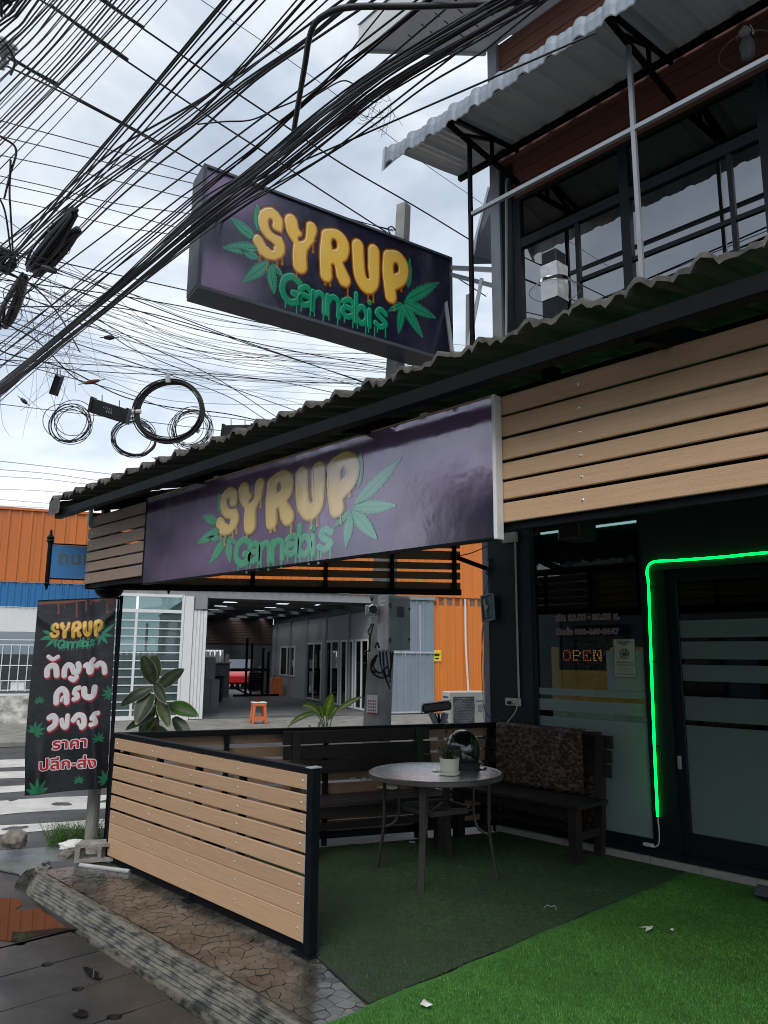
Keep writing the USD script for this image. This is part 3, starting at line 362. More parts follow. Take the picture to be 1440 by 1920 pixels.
# stamped paving stones, one by one
from scipy.spatial import Voronoi
rg = np.random.default_rng(5); area = Polygon([(-6.05, 2.33), (-2.0, 2.33), (-2.0, 2.62), (-2.86, 2.62), (-3.46, 2.80), (-3.5, 2.9), (-6.0, 2.9)])
pts = []
for _ in range(14000):
    c = V(rg.uniform(-6.3, -1.8), rg.uniform(2.2, 3.1))
    if all((c[0]-o[0])**2/1.9+(c[1]-o[1])**2 > .046**2 for o in pts): pts.append(c)
vor = Voronoi(np.array(pts)); cells = []
for r in vor.point_region:
    reg = vor.regions[r]
    if -1 in reg or len(reg) < 3: continue
    pg = Polygon(vor.vertices[reg]).intersection(area).buffer(-.0028).buffer(.0012, 2)
    if pg.is_empty or pg.geom_type != 'Polygon' or pg.area < .0006: continue
    cells.append((pg.centroid.x**2+pg.centroid.y**2, pg))
cells.sort(key=lambda q: q[0]); far = [MB(), MB()]
for k, (_, pg) in enumerate(cells):
    st_m = MB().poly(pg.simplify(.002), V(0, 0, -.0055), X3, Y3, .008+rg.uniform(-.0015, .002)); tl_ = rg.normal(0, .02, 2); vv0 = st_m.v[-1]; tp_ = vv0[:, 2] > -.004; vv0[tp_, 2] += (vv0[tp_, :2]-vv0[:, :2].mean(0)) @ tl_
    dk = rg.random() < .5
    if k < 290: st_m.build('paving_stone', 'stone_dark' if dk else 'stone_brown', terr)
    else: far[dk].raw(st_m.v[-1], st_m.f[-1])
for dk in (0, 1):
    if far[dk].v: tag(far[dk].build('far_paving_stones', ('stone_brown', 'stone_dark')[dk], terr), kind='stuff')
# zebra stripes across the side street
bars = [((-13.49, 4.83), (-12.63, 4.54)), ((-12.19, 4.38), (-11.53, 4.16)), ((-10.9, 3.94), (-10.42, 3.77)), ((-9.9, 3.59), (-9.07, 3.30)), ((-8.5, 3.10), (-8.1, 2.97))]
zb = thing('zebra_crossing', 'worn white zebra crossing stripes painted on the wet side street', 'road marking', (-11, 4, -.146), kind=None)
for k, (a, b) in enumerate(bars):
    a, b = V(*a), V(*b); s2 = SD[:2]
    pg = Polygon([a-s2*3.2, a+s2*(1.3 if k < 3 else 1.0), b+s2*(1.4 if k < 3 else .9), b-s2*3.2]); pg = wobble(pg, .10, .12, 30+k, 2.2)
    for _ in range(9):
        c = a+(b-a)*rg.random()+s2*rg.uniform(-3, 1.2); pg = pg.difference(wobble(Point(*c).buffer(rg.uniform(.04, .13), 5), .06, .03, _, 6))
    MB().poly(pg, V(0, 0, -.146), X3, Y3).build('stripe', 'road_paint', zb)
# forecourt of the far building, kerb toward the side street
fo = MB().par(bg(-30, -.15, 0.02), SD*70, ND*4.1, V(0, 0, .075)); struct('forecourt', fo, 'concrete')
fk = MB().par(bg(-30, -.15, 4.1), SD*70, ND*.14, V(0, 0, .095), b=.01); struct('kerb', fk, 'concrete')

# ================================================================== artificial turf
def turf_patch(name, matn, hues, hgt, seed):
    g = np.random.default_rng(seed); mb = MB(); L = .12
    for _ in range(300):
        c = V(g.uniform(0, L), g.uniform(0, L), 0); a = g.uniform(0, 2*np.pi); w = g.uniform(.0012, .002); h = hgt*g.uniform(.6, 1.15)
        d = V(math.cos(a), math.sin(a), 0); l = V(-d[1], d[0], 0)*g.uniform(.2, .9)*h
        mb.raw([c-d*w, c+d*w, c+d*w*.7+l*.4+V(0, 0, h*.65), c-d*w*.7+l*.4+V(0, 0, h*.65), c+l+V(0, 0, h)], [[0, 1, 2], [0, 2, 3], [3, 2, 4]], col=np.array(hues[int(g.integers(len(hues)))])*g.uniform(.75, 1.25))
    return mb
M['turf_blade'] = usdkit.material(stage, '/World/Looks/turf_blade', {'at': ('attribute', {'attribute': 'col'}), 'g': ('geometry', {}), 'n': ('noise_texture', {'scale': 1.6, 'detail': 5, 'roughness': .6}), 'mr': ('map_range', {'from_min': .3, 'from_max': .7, 'to_min': .68, 'to_max': 1.28}),
    'vm': ('vector_math', {'math_type': 'scale'}), 'p': ('principled_bsdf', {'roughness': .6, 'specular_ior_level': .2}), 'tl': ('translucent_bsdf', {}), 'm': ('mix_closure', {'fac': .25})},
    [('g.position', 'n.vector'), ('n.fac', 'mr.value'), ('at.color', 'vm.vector1'), ('mr.result', 'vm.scale'), ('vm.vector', 'p.base_color'), ('vm.vector', 'tl.color'), ('p.BSDF', 'm.closure1'), ('tl.BSDF', 'm.closure2')], surface='m.closure')
def turf(name, label, pg, base, hues, hgt, seed):
    t = thing(name, label, 'turf mat', (*np.array(pg.centroid.coords[0]), .0))
    MB().poly(pg, V(0, 0, .0), X3, Y3, .008).build('mat_backing', base, t)
    pi = UsdGeom.PointInstancer.Define(stage, t+'/pile'); o = ORIGIN[t]; protos = []
    for k in range(3):
        mb = turf_patch('tuft', 'turf_blade', hues, hgt, seed+k); path = t+f'/pile/tuft_patch' + ('' if k == 0 else f'_{k:03d}')
        v, f, c = np.vstack(mb.v), np.vstack(mb.f), np.vstack(mb.c); m = usdkit.mesh(stage, path, (v-V(.06, .06, 0), f), M['turf_blade'])
        UsdGeom.PrimvarsAPI(m).CreatePrimvar('col', Sdf.ValueTypeNames.Color3fArray, 'vertex').Set(Vt.Vec3fArray.FromNumpy(c.astype(np.float32))); protos.append(path)
    g = np.random.default_rng(seed); x0, y0, x1, y1 = pg.bounds; P_, I_, O_ = [], [], []
    inner = pg.buffer(-.035)
    for x in np.arange(x0, x1, .105):
        for y in np.arange(y0, y1, .105):
            if inner.contains(Point(x, y)):
                P_.append((x-o[0]+g.uniform(-.01, .01), y-o[1]+g.uniform(-.01, .01), .006)); I_.append(int(g.integers(3))); a = g.uniform(0, 6.28); O_.append(Gf.Quath(math.cos(a/2), 0, 0, math.sin(a/2)))
    pi.CreatePrototypesRel().SetTargets([Sdf.Path(p) for p in protos]); pi.CreateProtoIndicesAttr(I_); pi.CreatePositionsAttr([Gf.Vec3f(*map(float, p)) for p in P_]); pi.CreateOrientationsAttr(O_)
    tag(t+'/pile', kind='stuff')
    return t
ta, tb_ = onZ(588, 1792)[:2], onZ(757, 1882)[:2]
dark_pg = Polygon([ta, (-2.86, 2.64), (-2.86, 5.87), (side_x(5.87)+.1, 5.87), (side_x(2.85)+.12, 2.85), (-3.5, 2.85)])
turf('dark_turf_mat', 'faded dark green artificial turf mat under the table and benches', wobble(dark_pg, .008, .1, 2, 6), 'turf_base_dark', [(.050, .135, .042), (.068, .160, .055), (.038, .10, .032), (.088, .150, .062)], .008, 100)
turf('bright_turf_mat', 'bright green artificial turf mat in front of the glass door', wobble(Polygon([(-2.84, 2.2), (3.2, 2.2), (3.2, 5.87), (-2.85, 5.87)]), .014, .1, 4, 6), 'turf_base_bright', [(.078, .23, .038), (.105, .30, .052), (.058, .165, .028), (.14, .32, .07)], .012, 200)

# ================================================================== far building across the side street
B = thing('orange_building', 'low building clad in ribbed orange and blue metal sheet with an open carport', 'building', bg(3, -.08))
def ribbed(a0, a1, z0, z1, d, rib=.25, h=.028, hw=.045):
    prof = [(a0, 0.0)]; a = a0+rib/2
    while a+hw < a1: prof += [(a-hw, 0), (a-hw*.55, h), (a+hw*.55, h), (a+hw, 0)]; a += rib
    prof.append((a1, 0)); k = len(prof)
    v = [bg(p[0], z0, d+p[1]) for p in prof]+[bg(p[0], z1, d+p[1]) for p in prof]
    f = [[i, i+1, k+i+1, k+i] for i in range(k-1)]
    return MB().raw(v, f)
pw = .75
for i in range(-10, 26):
    a0 = i*pw
    ribbed(a0+.003, a0+pw-.003, 3.24, 4.98, .05).build('cladding_panel', 'orange_tin' if i < 5 else 'orange_tin_bright', B)
    if i < 1: ribbed(a0+.003, min(a0+pw, 1.12)-.003, 2.64, 3.232, .02, .15, .02, .03).build('blue_panel', 'blue_tin', B)
for i in range(int(10.1/pw), 26):
    a0 = i*pw
    ribbed(max(a0, 9.98)+.003, a0+pw-.003, -.05, 3.235, .0).build('cladding_panel', 'orange_tin_bright', B)
MB().par(bg(-7.5, 3.236, .005), SD*27, ND*.03, V(0, 0, 1.74)).build('cladding_backing', 'orange_tin', B); MB().par(bg(-7.5, 2.642, -.03), SD*8.6, ND*.03, V(0, 0, .585)).build('cladding_backing', 'blue_tin', B); MB().par(bg(9.98, -.05, -.06), SD*9.5, ND*.05, V(0, 0, 3.05)).build('cladding_backing', 'orange_tin', B)
mb = MB().par(bg(-7.5, 4.98, -.25), SD*27, ND*.36, V(0, 0, .06)); mb.build('roof_flashing', 'orange_tin', B)
mb = MB(); mb.raw([bg(-7.5, 5.0, .0), bg(19.5, 5.0, 0), bg(19.5, 5.5, -2.6), bg(-7.5, 5.5, -2.6)], [[0, 1, 2, 3]]); mb.build('roof', 'grey_tin', B)
# white left wall with barred window
wa0, wa1, wz0, wz1 = -2.6, -.46, .56, 2.1
mb = MB()
mb.par(bg(-7.5, -.1, 0), SD*(7.5+wa0), ND*-.2, V(0, 0, 2.735)); mb.par(bg(wa1, -.1, 0), SD*(1.12-wa1), ND*-.2, V(0, 0, 2.735)); mb.par(bg(wa0, wz1, 0), SD*(wa1-wa0), ND*-.2, V(0, 0, 2.635-wz1))
mb.build('wall', 'white_wall', B)
MB().par(bg(-7.5, -.1, .004), SD*8.62, ND*-.2, V(0, 0, wz0+.09)).build('stained_wall_base', 'dirty_white', B)
MB().par(bg(1.12, 3.0, 0), SD*18, ND*-.2, V(0, 0, .235)).build('lintel', 'inside_grey', B)
w = MB(); w.par(bg(wa0, wz0, -.05), SD*(wa1-wa0), ND*.05, V(0, 0, .05)); w.par(bg(wa0, wz1-.05, -.05), SD*(wa1-wa0), ND*.05, V(0, 0, .05)); w.par(bg(wa1-.05, wz0, -.05), SD*.05, ND*.05, V(0, 0, wz1-wz0))
for z in (1.85, 1.73, 1.25, .90, .68): w.par(bg(wa0, z, .0), SD*(wa1-wa0), ND*.02, V(0, 0, .022))
wf = w.build('window_frame', 'white_steel', B)
for k in range(11): MB().par(bg(wa0+.06+k*.185, .66, .005), SD*.018, ND*.014, V(0, 0, 1.08)).build('bar', 'white_steel', wf)
for k in range(4): MB().par(bg(wa0+.1+k*.5, .70, -.02), SD*.3, ND*.012, V(0, 0, .2)).build('grille_plate', 'white_steel', wf)
MB().par(bg(wa0, wz0, -.09), SD*(wa1-wa0), ND*.006, V(0, 0, wz1-wz0)).build('window_pane', 'glass_dark', B)
# glazed front with horizontal grille
ga0, ga1 = 1.18, 2.86
g = MB(); g.par(bg(ga0-.06, -.06, 0), SD*.08, ND*.08, V(0, 0, 3.1)); g.par(bg(ga1-.03, -.06, 0), SD*.06, ND*.08, V(0, 0, 3.1)); g.par(bg(ga0, 2.98, 0), SD*(ga1-ga0), ND*.08, V(0, 0, .07)); g.par(bg(ga0, 2.58, 0), SD*(ga1-ga0), ND*.06, V(0, 0, .08)); g.par(bg(1.70, 0, 0.005), SD*.06, ND*.05, V(0, 0, 2.6)); g.par(bg(ga0, -.06, 0), SD*(ga1-ga0), ND*.06, V(0, 0, .1))
gf = g.build('glazing_frame', 'white_steel', B)
for k in range(12): MB().par(bg(ga0, 2.37-k*.2, .03), SD*(ga1-ga0), ND*.02, V(0, 0, .025)).build('bar', 'white_steel', gf)
for a0, a1 in ((ga0, 1.70), (1.76, ga1-.03)): MB().par(bg(a0, .05, .01), SD*(a1-a0), ND*.006, V(0, 0, 2.93)).build('glass_pane', 'glass_teal', B)
for k, a in enumerate((1.34, 2.05, 2.5)): MB().par(bg(a, .05, -.9-.2*k), SD*.06, ND*.05, V(0, 0, 2.3)).build('inner_mullion', 'inside_white', B)
# pillar with folded shutter leaves
p = MB().par(bg(2.90, -.08, 0), SD*.22, ND*.10, V(0, 0, 3.1)).build('pillar', 'white_wall', B)
for k in range(4): MB().par(bg(3.14+k*.085, -.06, .02), SD*.075, ND*(.05+.02*(k % 2)), V(0, 0, 2.72)).build('folded_shutter_leaf', 'white_steel', B)
MB().par(bg(3.16, 2.7, 0), SD*.3, ND*.12, V(0, 0, .38)).build('shutter_box', 'inside_grey', B)
# carport interior: dim room open to a yard at the back
A0, A1, DP = 3.5, 8.12, 12.5
MB().par(bg(-7, -.1, -.02), SD*26, ND*-20, V(0, 0, .05)).build('inner_floor', 'floor_dark', B)
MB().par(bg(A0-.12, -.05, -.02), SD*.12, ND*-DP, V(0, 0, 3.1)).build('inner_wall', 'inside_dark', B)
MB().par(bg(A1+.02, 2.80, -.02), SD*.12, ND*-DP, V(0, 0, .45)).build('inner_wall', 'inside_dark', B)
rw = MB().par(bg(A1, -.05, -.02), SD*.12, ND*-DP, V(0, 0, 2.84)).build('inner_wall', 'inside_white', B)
c = MB()
for k in range(24):
    if k in (6, 7, 14, 15, 20): continue
    a = A0-.2+k*.21; c.raw([bg(a, 3.22, 0), bg(a+.105, 3.17, 0), bg(a+.21, 3.22, 0), bg(a, 3.05, -DP), bg(a+.105, 3.0, -DP), bg(a+.21, 3.05, -DP)], [[0, 1, 4, 3], [1, 2, 5, 4]])
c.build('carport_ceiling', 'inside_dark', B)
for k in range(6): MB().par(bg(A0, 2.98, -1-k*2), SD*(A1-A0), ND*.06, V(0, 0, .1)).build('ceiling_beam', 'inside_dark', B)
# sliding glass along the right inner wall
for k, (d0, d1, z1) in enumerate([(.35, 1.5, 1.95), (1.7, 2.9, 1.95), (3.1, 4.6, 1.95), (5.0, 6.9, 1.9), (8.6, 10.9, 1.8)]):
    zz = .0 if k < 4 else .7
    fr = MB(); fr.par(bg(A1-.03, zz, -d0), SD*.03, ND*-(d1-d0), V(0, 0, .05)); fr.par(bg(A1-.03, z1, -d0), SD*.03, ND*-(d1-d0), V(0, 0, .06))
    for dd in (d0, (d0+d1)/2, d1-.05): fr.par(bg(A1-.035, zz, -dd), SD*.035, ND*-.06, V(0, 0, z1-zz))
    f_ = fr.build('sliding_door', 'white_steel', B); MB().par(bg(A1-.012, zz+.05, -d0), SD*.006, ND*-(d1-d0), V(0, 0, z1-zz-.05)).build('door_pane', 'glass_upper', f_)
# back wall with a barred window and an opening to the yard
def BGd(x, y, d): return BG(x, y, d)
(wl, wt), (wr, wb) = BGd(377, 1217, -DP), BGd(418, 1258, -DP); (ol, ot), (orr, ob) = BGd(427, 1236, -DP), BGd(472, 1318, -DP)
mb = MB(); H = 3.1
mb.par(bg(A0, -.05, -DP), SD*(wl-A0), ND*-.15, V(0, 0, H)); mb.par(bg(wl, -.05, -DP), SD*(wr-wl), ND*-.15, V(0, 0, wb+.05)); mb.par(bg(wl, wt, -DP), SD*(wr-wl), ND*-.15, V(0, 0, H-wt))
mb.par(bg(wr, -.05, -DP), SD*(ol-wr), ND*-.15, V(0, 0, H)); mb.par(bg(ol, ot, -DP), SD*(orr-ol), ND*-.15, V(0, 0, H-ot)); mb.par(bg(orr, -.05, -DP), SD*(A1-orr), ND*-.15, V(0, 0, H))
mb.build('back_wall', 'inside_dark', B)
w = MB(); w.par(bg(wl, wb, -DP), SD*(wr-wl), ND*.04, V(0, 0, .05)); w.par(bg(wl, wt-.05, -DP), SD*(wr-wl), ND*.04, V(0, 0, .05)); w.par(bg(wl, (wt+wb)/2-.06, -DP), SD*(wr-wl), ND*.04, V(0, 0, .05)); w.par(bg(wl, (wt+wb)/2+.04, -DP), SD*(wr-wl), ND*.04, V(0, 0, .03))
for t in (0, 1): w.par(bg(wl if t == 0 else wr-.05, wb, -DP), SD*.05, ND*.04, V(0, 0, wt-wb))
wf = w.build('window_frame', 'white_steel', B)
for k in range(7): MB().par(bg(wl+.1+k*(wr-wl-.15)/6.5, wb, -DP+.01), SD*.035, ND*.03, V(0, 0, wt-wb)).build('bar', 'white_steel', wf)
MB().par(bg(wr+.06, .2, -DP), SD*.16, ND*.1, V(0, 0, ot-.0)).build('post', 'inside_white', B)
for k in range(9):
    MB().par(bg(A0+.05, 1.98+.115*k, -DP+.02), SD*(A1-A0-.1), ND*.03, V(0, 0, .10)).build('shutter_slat', 'shutter_brown', B)
for k in range(5): MB().par(bg(A1-.06, .0, -2.0-2.4*k), SD*.05, ND*-.10, V(0, 0, 2.84)).build('wall_stud', 'inside_grey', B)
for k, (a_, d_, w_, h_, mt_) in enumerate([(A0+.15, -1.6, .5, .9, 'inside_dark'), (A0+.2, -3.4, .6, 1.5, 'inside_grey'), (A1-.7, -11.4, .45, 1.1, 'inside_dark'), (A0+.1, -6.2, .4, 1.9, 'inside_dark'), (A1-.6, -9.6, .4, .7, 'stool_orange')]):
    t = thing('storage_cabinet', ['low dark cabinet just inside the carport behind the white pillar', 'grey cabinet along the left inner wall of the carport', 'dark cabinet at the far right corner of the carport', 'tall dark locker on the left inner wall of the carport', 'small orange cabinet far back along the right carport wall'][k], 'cabinet', bg(a_, -.05, d_))
    MB().par(bg(a_, -.05, d_), SD*w_, ND*-.5, V(0, 0, h_), b=.01).build('cabinet_body', mt_, t); MB().par(bg(a_+.02, .02, d_+.006), SD*(w_/2-.03), ND*.012, V(0, 0, h_-.12)).build('cabinet_door', mt_, t); MB().par(bg(a_+w_/2+.01, .02, d_+.006), SD*(w_/2-.03), ND*.012, V(0, 0, h_-.12)).build('cabinet_door', mt_, t)
# yard behind: fence
yf = thing('yard_fence', 'dark slatted fence seen through the carport behind the red car', 'fence', bg(6, -.1, -18.5))
for k in range(40): MB().par(bg(2+k*.26, -.1, -18.5), SD*.19, ND*.03, V(0, 0, 1.75)).build('slat', 'inside_dark', yf)
# grey sliding door on the right
GD = thing('sliding_gate', 'blue grey ribbed metal sliding door beside the orange cladding', 'door', bg(9.2, 0))
for i in range(4):
    a0 = 8.2+i*.44
    for z0, z1 in ((.0, 1.62), (1.66, 3.12)): ribbed(a0+.002, a0+.438, z0, z1, .06, .22, .025, .04).build('door_panel', 'grey_tin', GD)
MB().par(bg(8.2, 1.61, .08), SD*1.76, ND*.03, V(0, 0, .05)).build('rail', 'galv', GD); MB().par(bg(8.2, -.03, .08), SD*1.76, ND*.03, V(0, 0, .04)).build('rail', 'galv', GD); MB().par(bg(8.2, 3.13, .06), SD*1.8, ND*.06, V(0, 0, .09)).build('top_track', 'inside_grey', GD)
# conduit on the orange wall and yellow sticker
a_, z_ = BG(870, 1130); a2_, z2_ = BG(872, 1298)
cd = MB().tube(smoothline([bg(a_, 3.2, .08), bg(a_, 1.9, .08), bg(a_+.05, .8, .08), bg(a2_+.06, .45, .1)], 16), .03, 8).build('conduit', 'white_plastic'); tag(cd, 'white plastic conduit running down the orange cladding to the air conditioner', 'pipe')
a_, z_ = BG(818, 1230); st = thing('warning_sticker', 'small yellow camera sticker on the orange cladding', 'sticker', bg(a_, z_, .06))
MB().par(bg(a_-.14, z_-.15, .045), SD*.28, ND*.004, V(0, 0, .32)).build('sticker_sheet', pm('sticker_yellow', (.75, .55, .03), .5), st); MB().par(bg(a_-.08, z_+.0, .049), SD*.16, ND*.003, V(0, 0, .07)).build('camera_mark', 'plastic_black', st); MB().par(bg(a_-.06, z_-.09, .049), SD*.12, ND*.003, V(0, 0, .04)).build('camera_mark', 'plastic_black', st)
# air conditioner on a ledge
D_ac = 12.3; o = atD(843, 1371, D_ac); z0 = o[2]; ex = SD.copy(); W_, H_ = .57, .62
rt = atD(906, 1371, D_ac+.35); W_ = float((rt-o) @ SD)
lg = MB().par(V(o[0], o[1], -.12)-SD*.4+ND*.1, SD*(W_+1.2), -ND*.7, V(0, 0, z0+.06)); tag(lg.build('concrete_ledge', 'concrete'), 'low weathered concrete ledge under the air conditioner', 'ledge')
AC = thing('air_conditioner', 'cream outdoor air conditioner unit with round fan grille on a ledge', 'air conditioner', o)
MB().par(o, SD*W_, -ND*.28, V(0, 0, H_), b=.015).build('casing', pm('ac_cream', (.62, .60, .54), .45, var=.05), AC)
fo_ = o+SD*.06*W_/.6+V(0, 0, .10)
MB().par(fo_+ND*.002, SD*.56*W_, ND*.006, V(0, 0, .44)).build('fan_recess', 'inside_dark', AC)
cc = fo_+SD*.28*W_+V(0, 0, .22)+ND*.01
r_ = MB()
for rr in np.linspace(.03, .26*W_+.02, 7): r_.tube([cc+SD*rr*math.cos(t)+V(0, 0, rr*math.sin(t)) for t in np.linspace(0, 2*np.pi, 25)], .004, 4, cap=False)
for k in range(9): r_.bar(fo_+ND*.014+V(0, 0, .05+.045*k), fo_+SD*.56*W_+ND*.014+V(0, 0, .05+.045*k), .005)
r_.build('fan_grille', 'steel_light', AC)
for k in range(3):
    t = k*2.094; MB().par(cc-ND*.006, (SD*math.cos(t)+V(0, 0, math.sin(t)))*.2, (SD*-math.sin(t)+V(0, 0, math.cos(t)))*.09, ND*.003).build('fan_blade', 'rubber', AC)
MB().par(o+SD*.72*W_+V(0, 0, .46)+ND*.002, SD*.2*W_, ND*.003, V(0, 0, .015)).build('name_strip', 'blue_tin', AC); MB().par(o+SD*.77*W_+V(0, 0, .30)+ND*.002, SD*.12*W_, ND*.003, V(0, 0, .11)).build('rating_plate', 'steel_light', AC)
for k in range(8): MB().par(o+V(0, 0, .06+.065*k)-SD*.003-ND*.24, ND*.2, SD*.004, V(0, 0, .03)).build('side_louver', 'inside_dark', AC)
for k in (0.1, .8): MB().par(V(o[0], o[1], z0-.06)+SD*W_*k-ND*.24, SD*.06, ND*.2, V(0, 0, .06)).build('foot', 'rubber', AC)
# things in the carport
so = onZ(484, 1356, -.07)
S = thing('plastic_stool', 'orange plastic stool with a white seat standing at the carport edge', 'stool', so)
for sx in (-1, 1):
    for sy in (-1, 1): MB().bar(so+SD*.16*sx+ND*.16*sy, so+SD*.12*sx+ND*.12*sy+V(0, 0, .46), .05, b=.006).build('leg', 'stool_orange', S)
for sx in (-1, 1):
    MB().bar(so+SD*-.15+ND*.15*sx+V(0, 0, .12), so+SD*.15+ND*.15*sx+V(0, 0, .12), .05, .09).build('crossbar', 'stool_orange', S); MB().bar(so+ND*-.15+SD*.15*sx+V(0, 0, .12), so+ND*.15+SD*.15*sx+V(0, 0, .12), .05, .09).build('crossbar', 'stool_orange', S)
MB().par(so+SD*-.16+ND*-.16+V(0, 0, .40), SD*.32, ND*.32, V(0, 0, .07), b=.02).build('apron', 'stool_orange', S); MB().par(so+SD*-.17+ND*-.17+V(0, 0, .47), SD*.34, ND*.34, V(0, 0, .03), b=.012).build('seat', 'white_plastic', S)
MB().par(so+SD*-.1+ND*-.02+V(0, 0, .50), SD*.12, ND*.1, V(0, 0, .02), b=.006).build('red_cloth', pm('cloth_red', (.5, .02, .02), .7), S)
# counter, bin, gym tower, red car
def bgpx(x, d): return BG(x, 1250, -d)[0]
c0, c1 = bgpx(368, 9.0), bgpx(431, 9.0)
Cn = thing('reception_counter', 'grey reception counter at the back of the carport', 'counter', bg((c0+c1)/2, -.05, -9))
MB().par(bg(c0, -.05, -9), SD*(c1-c0), ND*-.5, V(0, 0, 1.25)).build('front_panel', 'inside_dark', Cn); MB().par(bg(c0-.04, 1.2, -8.95), SD*(c1-c0+.08), ND*-.6, V(0, 0, .05)).build('counter_top', 'inside_grey', Cn)
b0 = bgpx(402, 6.5); bb = bg(b0, -.05, -6.5)
Bn = thing('waste_bin', 'tall dark bin with a pointed lid before the counter', 'bin', bb)
MB().lathe([(.0, 0), (.30, 0), (.34, .85), (.36, .87), (.0, .87)], bb, 14).build('body', 'plastic_black', Bn)
for k in range(14): MB().bar(bb+V(.305*math.cos(k*.4488), .305*math.sin(k*.4488), .02), bb+V(.345*math.cos(k*.4488), .345*math.sin(k*.4488), .84), .03).build('rib', 'inside_dark', Bn)
MB().lathe([(.37, .87), (.2, 1.03), (.0, 1.06)], bb, 14).build('lid', 'plastic_black', Bn)
t0, t1 = bgpx(462, 9.5), bgpx(503, 9.5); G = thing('gym_tower', 'dark gym cable tower with weight stack standing in the carport', 'gym machine', bg(t0, -.05, -9.5))
for t in (0, .35, .75, 1.0): MB().bar(bg(t0+(t1-t0)*t, -.05, -9.5-(.5 if t == .35 else 0)), bg(t0+(t1-t0)*t, 2.15-.5*t, -9.5-(.5 if t == .35 else 0)), .07).build('upright', 'black_steel', G)
for k in range(10): MB().par(bg(t0+.15, .15+.07*k, -9.6), SD*(t1-t0)*.55, ND*-.2, V(0, 0, .06)).build('weight_plate', 'black_steel', G)
MB().bar(bg(t0-1.2, .95, -9.3), bg(t1, .95, -9.3), .12).build('press_bar', 'black_steel', G); MB().bar(bg(t0-.6, .35, -9.4), bg(t0+.2, -.02, -9.4), .06).build('brace', 'black_steel', G); MB().bar(bg(t0-.5, .0, -9.3), bg(t1+.4, .0, -9.3), .08).build('base_bar', 'black_steel', G)
cr = bg(bgpx(447, 15), -.08, -15); Cr = thing('red_car', 'red car parked in the yard behind the carport', 'car', cr)
ca = SD*.25-ND*.97; ca /= np.linalg.norm(ca); cb = np.cross(V(0, 0, 1), ca)   # front faces the camera
def hullpts(P_): return trimesh.convex.convex_hull(np.array([cr+ca*x+cb*y+V(0, 0, z) for x, y, z in P_]))
body = hullpts([(x, y*w, z) for x, w, zs in ((0, .70, (.35, .62)), (.25, .84, (.25, .80)), (1.0, .88, (.22, .95)), (3.6, .88, (.22, 1.0)), (4.1, .8, (.3, .9))) for z in zs for y in (-1, 1)])
MB().tm(body).build('body', 'car_red', Cr, smooth=40)
MB().tm(hullpts([(x, y*w, z) for x, w, z in ((1.0, .80, .95), (1.75, .64, 1.43), (3.1, .64, 1.45), (3.9, .8, 1.0)) for y in (-1, 1)])).build('cabin', 'glass_upper', Cr)
MB().tm(hullpts([(x, y*w, z) for x, w, z in ((1.7, .65, 1.44), (3.1, .65, 1.46), (1.8, .6, 1.48), (3.0, .6, 1.50)) for y in (-1, 1)])).build('roof', 'car_red', Cr)
for x in (.85, 3.3):
    for y in (-.82, .82):
        wh = cr+ca*x+cb*y+V(0, 0, .31); wp = MB().lathe([(.0, -.1), (.26, -.1), (.31, -.07), (.31, .07), (.26, .1), (0, .1)], wh, 18, axis=cb).build('wheel', 'rubber', Cr); MB().lathe([(0, -.105), (.19, -.105), (.19, .105), (0, .105)], wh, 12, axis=cb).build('rim', 'steel_light', wp)
for y in (-.62, .62): MB().tm(trimesh.creation.icosphere(2, .13), M=np.block([[np.diag([1, 1.3, .7]), (cr+ca*.14+cb*y+V(0, 0, .66))[:, None]], [np.zeros((1, 3)), np.ones((1, 1))]])).build('headlight', 'white_plastic', Cr)
for y in (-.92, .92): MB().par(cr+ca*1.25+cb*(y-.08)+V(0, 0, .95), ca*.12, cb*.18, V(0, 0, .12), b=.03).build('wing_mirror', 'car_red', Cr)

# ================================================================== unseen row added across the main street for panes and glossy sign to mirror
for nm, lab, x0, x1, h, mt, nfl in (('opposite_shophouse', 'added unseen two-storey dark shophouse on the far side of the main street', -15.2, 6.0, 6.4, 'inside_dark', 2), ('opposite_shed', 'added unseen long low metal shed on the far side of the main street', -31.0, -15.3, 3.9, 'grey_tin', 1), ('opposite_block', 'added unseen tall dark block at the far corner of the main street', -46.0, -31.2, 11.5, 'inside_dark', 3)):
    t = thing(nm, lab, 'building', (x0, -11, -.15)); MB().box(x0, x1, -19, -11, -.15, h).build('wall', mt, t); MB().box(x0-.2, x1+.2, -19.2, -10.6, h, h+.18).build('roof', 'inside_dark', t)
    for f in range(nfl):
        for k in range(int((x1-x0)/3)):
            z0 = .1 if f == 0 else 3.0*f+.9; f_ = MB().box(x0+.5+3*k, x0+2.6+3*k, -11.0, -10.96, z0, 3.0*f+2.6).build('window', 'frame_black', t); MB().box(x0+.6+3*k, x0+2.5+3*k, -10.958, -10.95, z0+.1, 3.0*f+2.5).build('pane', 'glass_dark', f_)
